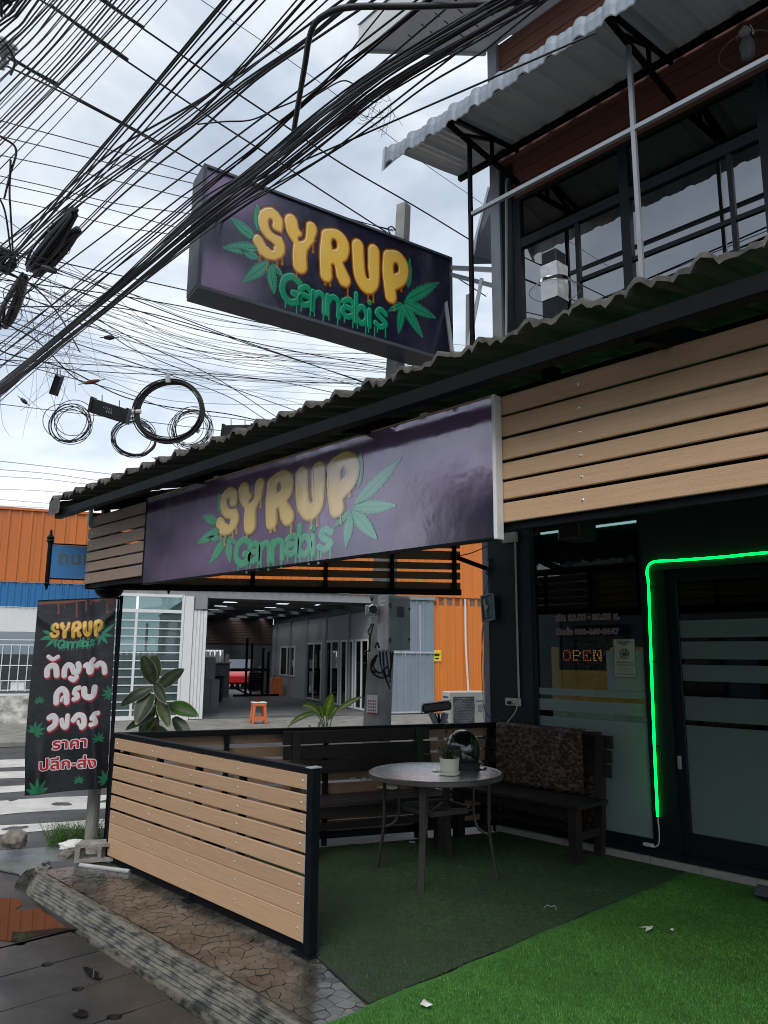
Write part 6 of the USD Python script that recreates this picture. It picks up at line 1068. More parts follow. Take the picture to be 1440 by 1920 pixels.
# ================================================================== neon strip, plug, litter, sandal
nz = [onY(x, y, YW-.035) for x, y in ((1470, 1033), (1440, 1036), (1380, 1042), (1320, 1047), (1262, 1051), (1228, 1053), (1216, 1061), (1213, 1076), (1216, 1100), (1221, 1240), (1227, 1400), (1233, 1531))]
nz[0] = V(-.2, nz[1][1], nz[1][2]+.005)
NE = thing('neon_strip', 'lit green neon rope light bent along the door frame', 'neon light', nz[-1]); MB().tube(smoothline(nz, 60), .0108, 10).build('lit_tube', 'neon_green', NE, smooth=True)
for k in (2, 4, 8, 9, 10): MB().box(nz[k][0]-.02, nz[k][0]+.02, nz[k][1]-.004, YW-.014, nz[k][2]-.006, nz[k][2]+.006, b=.002).build('clip', 'plastic_black', NE)
cr_ = [onY(x, y, YW-.045) for x, y in ((1233, 1531), (1236, 1560), (1235, 1582), (1226, 1588), (1212, 1584))]; MB().tube(smoothline(cr_, 20), .005, 6).build('power_cord', 'white_plastic', NE); q = onY(1218, 1584, YW-.05); MB().box(q[0]-.05, q[0]+.035, q[1]-.02, q[1]+.015, q[2]-.012, q[2]+.012, b=.006).build('power_adapter', 'white_plastic', NE)
def scrap(name, pts, z, label, matn='white_plastic'):
    P_ = [onZ(x, y, z) for x, y in pts]; c = np.mean(P_, axis=0); v = [c+UP*.015]+[p+UP*(.004+.008*(k % 2)) for k, p in enumerate(P_)]; K = len(P_)
    tag(MB().raw(v, [[0, 1+k, 1+(k+1) % K] for k in range(K)]).build(name, matn), label, 'litter')
scrap('plastic_scrap', [(787, 1885), (795, 1878), (803, 1880), (812, 1889), (800, 1890), (790, 1889)], .022, 'white plastic scrap near the front edge of the bright turf mat')
scrap('plastic_scrap', [(1197, 1740), (1210, 1741), (1226, 1737), (1222, 1746), (1210, 1748), (1214, 1743)], .022, 'torn white strip on the bright turf mat before the door')
scrap('plastic_scrap', [(1256, 1744), (1263, 1744), (1263, 1747), (1256, 1747)], .022, 'tiny white scrap beside the torn strip on the bright turf mat')
tag(MB().tube(smoothline([onZ(x, y, .018) for x, y in ((1020, 1703), (1026, 1697), (1034, 1700), (1040, 1698), (1043, 1706))], 16), .003, 5).build('string', 'steel_light'), 'thin white string lying on the dark turf mat', 'string')
tag(MB().par(onZ(767, 1579, .014), V(.05, .02, 0), V(-.006, .012, 0), UP*.006).build('cigarette_end', 'white_plastic'), 'white cigarette end on the dark turf beneath the table', 'litter')
so2 = onZ(1425, 1682, .02); SN = thing('sandal', 'dark blue sandal lying on the bright turf at the tiled sill', 'sandal', so2)
sh = affinity.scale(Point(0, 0).buffer(1, 12), .125, .05); MB().poly(sh, so2+V(.08, 0, 0), V(.93, -.36, 0), V(.36, .93, 0), .025).build('sole', 'rubber', SN)
st = MB(); 
for k in range(-3, 4): st.tube(smoothline([so2+V(.02+.012*k, -.05, .02), so2+V(.04+.012*k, -.01, .075), so2+V(.06+.012*k, .045, .02)], 10), .009, 5)
st.build('strap', pm('sandal_blue', (.015, .018, .03), .5), SN)

# ================================================================== wall fittings
SB = thing('junction_box', 'white electrical junction box high on the black corner pillar', 'electrical box', onY(958, 1005, YW))
a, b = onY(945, 1001, YW), onY(972, 1016, YW); MB().box(a[0], b[0], YW-.035, YW-.001, b[2], a[2], b=.004).build('cover', 'pot_cream', SB); MB().box(a[0]+.01, b[0]-.02, YW-.03, YW-.001, a[2]+.003, a[2]+.07, b=.004).build('housing', 'inside_white', SB)
OU = thing('wall_socket', 'cream double wall socket low on the black corner pillar with a plug in it', 'wall socket', onY(963, 1316, YW))
a2, b2 = onY(950, 1308, YW), onY(978, 1324, YW); MB().box(a2[0], b2[0], YW-.03, YW-.001, b2[2], a2[2], b=.004).build('cover_plate', 'pot_cream', OU); c2_ = onY(960, 1317, YW); MB().box(c2_[0]-.014, c2_[0]+.014, YW-.06, YW-.030, c2_[2]-.014, c2_[2]+.014, b=.004).build('plug', 'plastic_black', OU); c3_ = onY(970, 1316, YW); MB().box(c3_[0]-.014, c3_[0]+.014, YW-.06, YW-.030, c3_[2]-.014, c3_[2]+.014, b=.004).build('plug', 'pot_cream', OU)
tag(MB().tube(smoothline([onY(x, y, YW-.014) for x, y in ((966, 1016), (969, 1150), (973, 1308))], 12), .009, 8).build('conduit', 'pot_cream'), 'thin cream conduit between junction box and wall socket on the pillar', 'pipe')
tag(MB().tube(smoothline([onY(x, y, YW-.065) for x, y in ((970, 1318), (966, 1335), (950, 1355), (935, 1366), (925, 1375), (915, 1370), (908, 1350), (906, 1320), (906, 1250), (903, 1200), (906, 1165))], 60), .0045, 6).build('cable', 'white_plastic'), 'white cable hanging from the wall socket down to the bench back', 'cable')
tag(MB().tube(smoothline([onY(x, y, YW-.05) for x, y in ((906, 1170), (903, 1240), (907, 1320), (918, 1345), (935, 1348), (946, 1342))], 50), .0035, 6).build('cable', 'cable_black'), 'thin black cable looping down the grey pillar side', 'cable')
tag(MB().tube(smoothline([onY(x, y, YW-.4) for x, y in ((855, 1043), (880, 1038), (905, 1028), (935, 1013))], 20), .005, 6).build('cable', 'cable_black'), 'black cable sagging from the side fascia to the purple front sign', 'cable')
MPd = thing('hanging_plaque', 'small framed blue plaque with a pale coastline drawing hanging from the pillar', 'plaque', onY(913, 1137, YW-.06))
c1_, c2_, c3_, c4_ = (onY(x, y, YW-.06) for x, y in ((901, 1117), (924, 1111), (926, 1164), (904, 1167)))
exm, ezm = (c2_-c1_), (c1_-c4_); MB().par(c4_-V(0, -.012, 0), exm, V(0, .012, 0), ezm).build('panel', pm('plaque_blue', (.06, .16, .20), .5, var=.2), MPd)
for o_, a_, b_ in ((c4_, exm, ezm*.05), (c1_-ezm*.05, exm, ezm*.05), (c4_, exm*.06, ezm), (c4_+exm*.94, exm*.06, ezm)): MB().par(o_-V(0, .004, 0), a_, V(0, .015, 0), b_).build('frame', 'inside_white', MPd)
gm = wobble(Polygon([(.25, .85), (.4, .8), (.38, .6), (.6, .55), (.55, .45), (.4, .45), (.42, .2), (.34, .15), (.3, .4), (.2, .6)]), .06, .04, 3, 9)
art('drawing', [(gm, (.55, .50, .30))]+[(LineString([(.7, y), (.85+.06*math.sin(y*30), y+.03)]).buffer(.012), (.35, .45, .45)) for y in np.arange(.2, .85, .07)], c4_-V(0, .0045, 0), exm, ezm, MPd, 'print_matt')
for px_ in (910, 922): MB().tube([onY(px_, 1113, YW-.06), onY(917, 1078, YW-.03)], .003, 5).build('hanging_string', 'cable_black', MPd)
HK = thing('cable_hook', 'small black wall hook with dangling wire above the blue plaque', 'hook', onY(916, 1070, YW)); MB().tube(smoothline([onY(x, y, YW-.02) for x, y in ((914, 1050), (918, 1048), (916, 1065), (912, 1075), (918, 1078))], 16), .008, 6).build('hook', 'plastic_black', HK); MB().tube(smoothline([onY(x, y, YW-.02) for x, y in ((918, 1076), (916, 1095), (921, 1115))], 12), .0025, 5).build('wire', 'cable_black', HK)
# LED sign behind the pane
LE = thing('led_open_sign', 'black LED sign spelling OPEN inside an oval in the window', 'sign', onY(1095, 1230, YW+.035))
a, b = onY(1046, 1200, YW+.035), onY(1142, 1258, YW+.035); MB().box(a[0], b[0], YW+.035, YW+.07, b[2], a[2], b=.004).build('case', 'screen_dark', LE)
DOT = {'O': ["01110", "10001", "10001", "10001", "10001", "10001", "01110"], 'P': ["11110", "10001", "10001", "11110", "10000", "10000", "11100"], 'E': ["11111", "10001", "10100", "11100", "10100", "10001", "11111"], 'N': ["11011", "11001", "10101", "10101", "10011", "10011", "11001"]}
Wd, Hd = b[0]-a[0], a[2]-b[2]
for q, ch in enumerate('OPEN'):
    m = MB()
    for r_i, row in enumerate(DOT[ch]):
        for ci, v_ in enumerate(row):
            if v_ == '1': c = V(a[0]+Wd*(.11+.205*q+.034*ci), YW+.034, a[2]-Hd*(.36+.052*r_i)); m.box(c[0]-.0035, c[0]+.0035, c[1]-.003, c[1], c[2]-.0035, c[2]+.0035)
    m.build('letter', 'led_amber' if q % 2 else 'led_red', LE)
m = MB(); cc = V((a[0]+b[0])/2, YW+.0345, (a[2]+b[2])/2)
for k in range(44):
    t = k/44*2*math.pi
    if abs(math.sin(t)) > .55: c = cc+V(math.cos(t)*Wd*.36, 0, math.sin(t)*Hd*.31); m.box(c[0]-.002, c[0]+.002, c[1]-.002, c[1], c[2]-.002, c[2]+.002)
m.build('oval_dots', pm('led_off', (.10, .012, .01), .4), LE)
MB().tube([cc+V(Wd*math.cos(t)*.41, -.001, Hd*math.sin(t)*.38) for t in np.linspace(0, 2*np.pi, 48)], .0022, 5).build('oval_line', pm('led_blue', (.02, .05, .07), .4), LE)
# poster on the pane
PO = thing('age_limit_poster', 'white age limit notice with a crossed-out leaf stuck on the window pane', 'poster', onY(1172, 1235, YW+.016))
a, b = onY(1149, 1198, YW+.015), onY(1195, 1271, YW+.015); Wp, Hp = b[0]-a[0]-.004, a[2]-b[2]
MB().box(a[0], a[0]+Wp, YW+.0142, YW+.0152, b[2], a[2]).build('sheet', pm('poster_paper', (.46, .43, .42), .6, var=.03), PO)
oo = V(a[0], YW+.0140, b[2]); L_ = []
fr_ = sbox(0, 0, Wp, Hp).difference(sbox(.004, .004, Wp-.004, Hp-.004)); cl = Point(Wp*.5, Hp*.61).buffer(Wp*.215); 
art('border', [(fr_, (.10, .03, .03))], oo, X3, UP, PO, 'print_matt')
lf_ = unary_union([leaflet((Wp*.5, Hp*.54), (Wp*.5+Wp*.25*math.sin(t), Hp*.56+Wp*.3*math.cos(t)), Wp*.035, 6) for t in (-1.0, -.3, .4, 1.1)])
art('crossed_leaf', [(lf_, (.06, .13, .05)), (cl.difference(cl.buffer(-Wp*.03)), (.12, .02, .02)), (LineString([(Wp*.36, Hp*.51), (Wp*.64, Hp*.71)]).buffer(Wp*.016), (.12, .02, .02))], oo, X3, UP, PO, 'print_matt')
for key, x0, x1, zz, in (('nosale1', .17, .80, .885), ('nosale2', .34, .66, .82), ('age1', .13, .88, .355), ('age2', .06, .95, .295), ('age3', .10, .90, .055)): art('lettering', [(fit(glyph(key), Wp*x0, Wp*x1, Hp*zz), (.03, .03, .03))], oo, X3, UP, PO, 'print_matt')
art('fine_print', [(unary_union([sbox(Wp*(x+.01), Hp*z, Wp*(x+.055), Hp*(z+.012)) for z in (.24, .20, .16) for x in np.arange(.15, .80, .07)]), (.12, .11, .11))], oo, X3, UP, PO, 'print_matt')
# wall lamp on the upper wall and foil-wrapped lantern post with its clear bell shade
def bell(c, s, nm, label, foil):
    t = thing(nm, label, 'lamp', c)
    MB().lathe(([(.128, .085), (.145, .045), (.175, .015), (.21, .0), (.215, -.01)] if foil else [(.012, .30*s), (.05, .28*s), (.07, .2*s), (.09, .1*s), (.15, .03*s), (.21, .0), (.215, -.01)]), c, 32).build('bell_shade', 'bell_clear', t, smooth=True)
    MB().tube([c+V(.213*math.cos(a), .213*math.sin(a), -.005) for a in np.linspace(0, 2*np.pi, 40)], .003, 5, cap=False).build('shade_rim', 'steel_grey', t)
    return t
pc = onY(1040, 545, 5.15); PL = bell(pc, 1.0, 'foil_wrapped_lantern', 'square lantern post wrapped in crumpled foil with a clear bell shade before the upper window', True)
MB().box(pc[0]-.075, pc[0]+.075, 5.075, 5.225, 3.5, pc[2]-.10).build('post', 'frame_black', PL); fw = trimesh.creation.box((.164, .164, .318)); fw = fw.subdivide().subdivide().subdivide(); fv = fw.vertices; fn_ = meshkit.fbm(fv*18, 3, 8)-.5; fv = fv*(1+np.c_[fn_, fn_, fn_*0]*.14); MB().raw(fv+V(pc[0], 5.15, pc[2]+.061), fw.faces).build('foil_wrap', 'foil_steel', PL); MB().box(pc[0]-.075, pc[0]+.075, 5.075, 5.225, pc[2]+.222, pc[2]+.34, b=.01).build('cap', 'frame_black', PL)
pc = onY(1402, 95, 5.80); WL = bell(pc+V(0, 0, .0), .7, 'wall_lantern', 'clear bell wall lantern on the reddish plank wall under the awning', False); MB().lathe([(.0, -.06), (.05, -.05), (.06, .05), (.03, .12), (0, .12)], pc, 16).build('bulb_holder', 'steel_grey', WL); MB().bar(pc+UP*.13, V(pc[0], YW-.003, pc[2]+.16), .03).build('arm', 'black_steel', WL)
tag(MB().tube(smoothline([onY(x, y, YW-.08) for x, y in ((957, 332), (950, 345), (950, 420), (949, 630)) ], 24), .014, 8).build('drain_pipe', 'steel_light'), 'thin pale pipe running down the upper corner post', 'pipe')

# ================================================================== plants, rocks and rubble at the corner
def rubberplant():
    b = atD(293, 1395, 7.2); b[2] = -.1; base = V(*b); P_ = thing('rubber_plant', 'variegated rubber plant with broad dull leaves behind the fence corner', 'plant', base)
    dd = FWD @ (base-CAM)/1; dist = (base-CAM) @ FWD
    pos = lambda x, y, off=0.0: atD(x, y, dist+off)
    MB().tube(smoothline([base, pos(296, 1390), pos(294, 1330), pos(288, 1270)], 14), .011, 6).build('stem', 'twig', P_)
    Ls = [((288, 1282), (268, 1222), .050, -.1), ((288, 1280), (290, 1222), .055, .05), ((297, 1290), (345, 1247), .045, -.12), ((285, 1290), (226, 1318), .042, -.08), ((290, 1282), (312, 1314), .036, -.2), ((284, 1300), (256, 1352), .062, -.15), ((298, 1312), (318, 1358), .040, -.22), ((316, 1322), (372, 1336), .048, -.1), ((326, 1345), (362, 1392), .045, -.15), ((290, 1325), (262, 1372), .040, .1), ((290, 1340), (236, 1362), .030, .1), ((296, 1345), (270, 1392), .040, .12), ((292, 1360), (300, 1398), .07, .12)]
    for k, (s, e, w, off) in enumerate(Ls):
        a, b2 = pos(*s), pos(*e, off); d = b2-a; L = np.linalg.norm(d); face = -FWD*.8+UP*.35+RGT*random.uniform(-.4, .4)
        green = random.choice([(.035, .065, .035), (.045, .075, .04), (.06, .11, .03)]); 
        if k in (7,): green = (.05, .16, .02)
        mb = MB(); leafblade(mb, a, d, L*1.02, w*1.5, 12, .12, up=face, col=green, cup=.22, edge=(.50, .43, .26), mid=(.12, .13, .07))
        mb.build('leaf', 'leaf_pattern', P_, colors=True)
    pt_ = V(base[0], base[1], -.15); MB().lathe([(0, 0), (.16, 0), (.21, .32), (.22, .34), (.19, .34), (.17, .28), (0, .28)], pt_, 20).build('pot', pm('clay', (.20, .09, .05), .8), P_)
rubberplant()
def dumbcane():
    base = atD(612, 1400, 8.6); base[2] = -.1; dist = (base-CAM) @ FWD; P_ = thing('dumb_cane_plant', 'bright yellow-green patterned leafy plant above the side bench back', 'plant', base); pos = lambda x, y, off=0.0: atD(x, y, dist+off)
    Ls = [((612, 1342), (623, 1296), .05, 0), ((600, 1340), (566, 1308), .045, -.1), ((594, 1336), (538, 1348), .032, -.15), ((628, 1335), (680, 1301), .032, -.1), ((606, 1345), (600, 1322), .03, -.1), ((596, 1368), (604, 1350), .03, -.1), ((585, 1372), (578, 1358), .025, -.1), ((640, 1372), (622, 1362), .025, -.1), ((615, 1350), (632, 1322), .03, .1)]
    for k, (s, e, w, off) in enumerate(Ls):
        a, b2 = pos(*s), pos(*e, off); d = b2-a; L = np.linalg.norm(d); mb = MB(); up = -FWD*.6+UP*.6
        leafblade(mb, a, d, L, w*1.3, 10, .35 if k in (1, 2) else .1, up=up, col=(.10, .20, .02) if k in (0, 4, 5) else (.08, .15, .03), cup=.2, edge=(.05, .14, .02), mid=(.36, .42, .08))
        lf = mb.build('leaf', 'leaf_pattern', P_, colors=True); MB().tube(smoothline([pos(612, 1395), (pos(612, 1375)+a)/2, a], 8), .006, 5).build('stalk', 'stem_green', lf)
    pt_ = V(base[0], base[1], -.15); MB().lathe([(0, 0), (.14, 0), (.18, .28), (.19, .30), (.16, .30), (0, .25)], pt_, 18).build('pot', 'clay', P_)
dumbcane()
def rock(name, px_, sx, sy, sz, z, label, matn='rock', seed=1):
    c = onZ(*px_, z); s = trimesh.creation.icosphere(3, 1.0); v = s.vertices; n_ = meshkit.fbm(v*1.7+seed*7, 3, seed)[:, None]; v = v*(.62+.75*n_); v[:, 2] = np.maximum(v[:, 2], -.62)
    tag(MB().raw(c+v*V(sx, sy, sz)+UP*sz*.6, s.faces).build(name, matn, None, smooth=35), label, 'rock')
rock('rock', (24, 1588), .10, .085, .055, -.11, 'flat grey stone under the round one beside the road', seed=2)
rock('rock', (26, 1586), .13, .10, .085, -.02, 'rounded brown stone balanced on a flat one beside the road', seed=3)
rock('rock', (168, 1618), .12, .09, .07, -.10, 'dark brown rock under the hollow concrete block', seed=4); rock('rock', (195, 1616), .10, .08, .07, -.10, 'grey rock wedged between the fence corner and the concrete block', seed=5); rock('rock', (125, 1612), .08, .06, .05, -.10, 'brown rock beside the white bag at the kerb end', seed=6); rock('rock', (62, 1636), .06, .05, .03, -.10, 'small dark stone lying alone on the broken pavement', seed=7); rock('rock', (88, 1624), .05, .04, .025, -.10, 'small black stone beside the black plastic tray', 'stone_dark', seed=8)
cbp = onZ(150, 1612, .0); CB = thing('hollow_block', 'grey hollow concrete block lying on rocks at the fence corner', 'concrete block', cbp)
blk = sbox(0, 0, .36, .13).difference(sbox(.05, .035, .16, .095).buffer(.012)).difference(sbox(.21, .035, .31, .095).buffer(.012)); MB().poly(blk, cbp+V(0, 0, .015), V(.62, .78, .03), UP, .16).build('block', 'block_grey', CB)
bgp = onZ(138, 1592, -.04); s = trimesh.creation.icosphere(3, 1.0); v = s.vertices*V(.11, .06, .045)*(.7+.6*meshkit.fbm(s.vertices*2.3, 3, 4)[:, None]); tag(MB().raw(bgp+v @ np.array([SD, ND, UP])+UP*.03, s.faces).build('plastic_bag', 'white_plastic', smooth=60), 'crumpled white plastic bag beside the hollow block', 'bag')
tag(MB().par(onZ(98, 1632, -.095), V(.10, .32, 0), V(-.14, .03, .02), UP*.012).build('plastic_tray', 'plastic_black'), 'black plastic tray lying at the kerb end under the rocks', 'tray')
tag(MB().tube([onZ(150, 1622, .012), onZ(243, 1634, .012)], .016, 10).build('metal_pipe', 'galv'), 'short pale metal pipe lying on the stones before the fence', 'pipe')
# weeds
wc = onZ(140, 1588, -.11); gw = np.random.default_rng(12); wm = MB()
for k in range(420):
    b = onZ(gw.uniform(92, 190), gw.uniform(1575, 1592), -.10); a = gw.uniform(0, 6.28); L = gw.uniform(.06, .24)*(1.2 if abs(b[0]-wc[0]) < .2 else .8)
    d = V(math.cos(a)*.6, math.sin(a)*.6, 1); d /= np.linalg.norm(d)
    for q in range(5): leafblade(wm, b+d*L*q/5, V(gw.normal(), gw.normal(), gw.normal()*.5+.3), gw.uniform(.02, .04), .006, 2, .4)
    wm.tube([b, b+d*L], .0012, 3)
leafmat('weed_green', (.06, .16, .02), (.13, .27, .05), .5, .35); tag(wm.build('weeds', 'weed_green'), 'bright green weeds growing around the grey post', 'weeds', kind='stuff')

# ================================================================== leaning concrete pole with meter box
D0 = 8.25; pb0 = atD(705, 1400, D0); pb1 = atD(757, 385, D0*1.04); kz_ = (-.15-pb0[2])/(pb1[2]-pb0[2]); pbase = pb0+(pb1-pb0)*kz_
PO_ = thing('utility_pole', 'leaning square concrete utility pole behind the bench carrying a meter box', 'utility pole', pbase)
ff2 = V(FWD[0], FWD[1], 0); ff2 /= np.linalg.norm(ff2); rr2 = V(RGT[0], RGT[1], 0); rr2 /= np.linalg.norm(rr2); ca_, sa_ = math.cos(.98), math.sin(.98)
ax1, ax2 = rr2*ca_+ff2*sa_, rr2*sa_-ff2*ca_     # left narrow face, right broad face
def ringp(c, w): return [c-ax1*w/2-ax2*w/2, c+ax1*w/2-ax2*w/2, c+ax1*w/2+ax2*w/2, c-ax1*w/2+ax2*w/2]
w0, w1 = .235, .115; vb, vt = ringp(pbase, w0), ringp(pb1, w1); MB().raw(vb+vt, [[0, 1, 5, 4], [1, 2, 6, 5], [2, 3, 7, 6], [3, 0, 4, 7], [4, 5, 6, 7]]).build('shaft', 'pole_concrete', PO_)
pax = (pb1-pbase)/np.linalg.norm(pb1-pbase)
MX = thing('meter_box', 'pale metal electricity meter box with greenish door strapped to the pole', 'electrical box', atD(735, 1170, 8.0))
m0, m1, m2, m3 = (atD(x, y, d) for x, y, d in ((707, 1219, 7.98), (728, 1221, 7.8), (768, 1221, 7.98), (709, 1116, 7.98)))
mh = UP*(m3[2]-m0[2]); exA, exB = (m1-m0), (m2-m1); exA[2] = exB[2] = 0
MB().par(m0, exA, exB, mh, b=.004).build('cabinet', 'galv', MX); nB = V(exB[1], -exB[0], 0); nB /= np.linalg.norm(nB); nB = nB if nB @ FWD < 0 else -nB
dd0 = m1+nB*.006; MB().par(dd0+exB*.02+mh*.02-nB*.004, exB*.96, nB*.014, mh*.96, b=.003).build('door', 'meter_door', MX); MB().par(dd0+exB*.34+mh*.62+nB*.010, exB*.34, nB*.004, mh*.19).build('meter_window', 'glass_dark', MX)
for z in (.15, .78): MB().par(dd0+mh*z+nB*.0, exB*.07, nB*.018, mh*.09).build('hinge', 'rust', MX)
for z in (.2, .76): MB().par(dd0+exB*.9+mh*z+nB*.0105, exB*.05, nB*.012, mh*.035).build('latch', 'plastic_black', MX)
nA = V(exA[1], -exA[0], 0); nA /= np.linalg.norm(nA); nA = nA if nA @ FWD < 0 else -nA
for z in (.80, .87): MB().par(m0+exA*.28+mh*z+nA*.001, exA*.42, nA*.003, mh*.035, b=.001).build('white_tag', 'white_plastic', MX)
def px3(x, y, d=8.0): return atD(x, y, d)
MT = thing('electric_meter', 'round glass electric meter with cables on the pole beside the meter box', 'electric meter', px3(696, 1142)); c = px3(697, 1143, 8.0)
MB().par(c-rr2*.07-UP*.06, rr2*.13, ff2*.08, UP*.11, b=.012).build('case', 'galv', MT); MB().lathe([(.0, .05), (.045, .05), (.055, .02), (.055, .0)], c+rr2*.015-ff2*.0, 16, axis=-ff2).build('glass_dial', 'glass_dark', MT)
for y in (1110, 1163): MB().par(px3(698, y)-rr2*.02-UP*.035, rr2*.05, ff2*.05, UP*.07, b=.006).build('terminal_block', 'white_plastic', MT)
for k, pts in enumerate([[(697, 1170), (690, 1185), (694, 1195), (693, 1222)], [(700, 1170), (697, 1182), (693, 1200)], [(695, 1118), (697, 1126), (700, 1118)], [(692, 1195), (693, 1218), (684, 1222), (683, 1228), (689, 1226)]]): MB().tube(smoothline([px3(x, y, 7.97) for x, y in pts], 20), .008, 5).build('cable', 'cable_black', MT)
for k, pts in enumerate([[(712, 1222), (714, 1245), (722, 1270), (731, 1290)], [(718, 1222), (720, 1250), (726, 1275), (731, 1292)], [(708, 1228), (698, 1245), (697, 1260), (715, 1271), (730, 1262), (736, 1225)], [(705, 1235), (700, 1250), (712, 1262), (728, 1248)], [(732, 1222), (733, 1250), (731, 1280)], [(737, 1222), (734, 1250), (728, 1268)], [(724, 1222), (727, 1245), (730, 1270)], [(706, 1228), (698, 1238), (695, 1252), (704, 1262)], [(703, 1215), (707, 1205), (711, 1215)]]):
    tag(MB().tube(smoothline([px3(x, y, 7.86) for x, y in pts], 24), .010, 5).build('looped_cable', 'cable_black'), 'black cable looping below the meter box on the pole', 'cable', 'black cables looping below the meter box')
nt = thing('pole_notice', 'small white notice with red lettering on the concrete pole', 'notice', px3(697, 1325)); fa = pbase+(pb1-pbase)*((1.6-.62-pbase[2])/(pb1[2]-pbase[2])) 
qa, qb = px3(692.5, 1340, 8.0), px3(704, 1340, 7.93)
cpole = lambda z: pbase+(pb1-pbase)*((z-pbase[2])/(pb1[2]-pbase[2]))
zn0, zn1 = px3(697, 1340)[2], px3(697, 1305)[2]; wf = .222; n_ax = -ax2 if (-ax2) @ FWD < 0 else ax2
fcs = [(sgn*a_, b_) for a_, b_ in ((ax1, ax2), (ax2, ax1)) for sgn in (1, -1)]
best = [f for f in fcs if f[0] @ FWD < 0 and f[0] @ rr2 < 0][0]; nf, tf_ = best
cN = cpole((zn0+zn1)/2)+nf*(wf/2+.004); tf_ = tf_ if tf_ @ rr2 > 0 else -tf_
MB().par(cN-tf_*.07-UP*(zn1-zn0)/2, tf_*.14, nf*.002, UP*(zn1-zn0)).build('sheet', 'white_plastic', nt)
art('lettering', [(unary_union([sbox(-.055+.022*i, -.07+.032*r_i, -.040+.022*i, -.054+.032*r_i) for r_i in range(4) for i in range(5)]), (.35, .04, .12)), (sbox(-.06, -.098, .06, -.085), (.45, .03, .06))], cN+nf*.0025, tf_, UP, nt, 'print_matt')
# insulators and wire ties at the pole head
tag(MB().tube(smoothline([atD(x, y, 8.4) for x, y in ((742, 432), (735, 425), (728, 428), (733, 440), (745, 445))], 20), .008, 5).build('wire_tie', 'cable_black'), 'tangle of tie wire at the head of the concrete pole', 'wire')

# padded bar on its bracket beyond the fence
sb = atD(827, 1375, 7.7); PBR = thing('padded_bar', 'dark padded bar on a grey V-shaped bracket behind the side fence', 'equipment', sb)
e_l, e_r = atD(792, 1329, 7.7), atD(846, 1322, 7.7); MB().bar(e_l, e_r, .10, .09, b=.02).build('pad', 'plastic_black', PBR); MB().bar(e_l-rr2*.012, e_l, .09, .085, b=.006).build('end_cap', 'steel_grey', PBR); MB().bar(e_l+UP*.05, e_r+UP*.05, .08, .01).build('pad_trim', 'steel_grey', PBR)
for x in (808, 836): MB().bar(atD(x, 1337, 7.7), atD(826, 1378, 7.7), .05, .04).build('bracket_arm', 'grey_paint', PBR)
MB().bar(atD(826, 1372, 7.7), V(*atD(828, 1372, 7.7)[:2], -.15), .06).build('stand', 'grey_paint', PBR)
for x in (815, 822, 830): MB().bar(atD(x, 1338, 7.72), atD(826, 1366, 7.72), .018).build('cable_guide', 'plastic_black', PBR)
MB().par(atD(815, 1362, 7.74)-UP*.03, rr2*.11, ff2*.02, UP*.10).build('inner_panel', 'orange_tin_bright', PBR)
db = atD(862, 1372, 7.6); tag(MB().lathe([(0, 0), (.08, .0), (.11, .03), (.05, .055), (0, .06)], db, 20).build('pale_dish', 'pot_cream'), 'pale upturned dish on the side fence rail behind the helmet', 'dish')
# ================================================================== overhead cables: each a thing, at its real height above the road
def cable(pts, z, r, label, group, n=26, mat='cable_black', ext=True, z1=None):
    K = len(pts); zz = np.linspace(z, z if z1 is None else z1, K); P_ = np.array([onZ(x, y, h) for (x, y), h in zip(pts, zz)])
    if ext:
        P_ = np.vstack([P_[0]+(P_[0]-P_[1])/np.linalg.norm(P_[0]-P_[1])*2.5, P_, P_[-1]+(P_[-1]-P_[-2])/np.linalg.norm(P_[-1]-P_[-2])*2.5])
    return tag(MB().tube(smoothline(P_, n), r, 6).build('overhead_cable', mat, smooth=True), label, 'cable', group)
gc = np.random.default_rng(21)
# fan at the upper left
LF, GF = 'black overhead cable in the fan of parallel cables at the upper left corner', 'fan of cables at the upper left'
for x0 in (-30, -18, -8, 2, 12, 20, 28, 37, 45, 52, 60, 75, 88, 98, 105, 111, 120, 131, 143, 150, 160, 175, 183, 195, 207, 213, 222, 237, 246, 257, 265, 282, 297, 317):
    y1 = x0*1.075+gc.uniform(-9, 9); mid = (x0*.5+gc.uniform(-3, 3), y1*.5+gc.uniform(-2, 5))
    cable([(x0, -4), mid, (-4, y1)], 6.6+gc.uniform(-.2, .3), gc.choice([.0045, .006, .0072]) if x0 > 80 else .009, LF, GF, mat=gc.choice(['cable_black', 'cable_grey']))
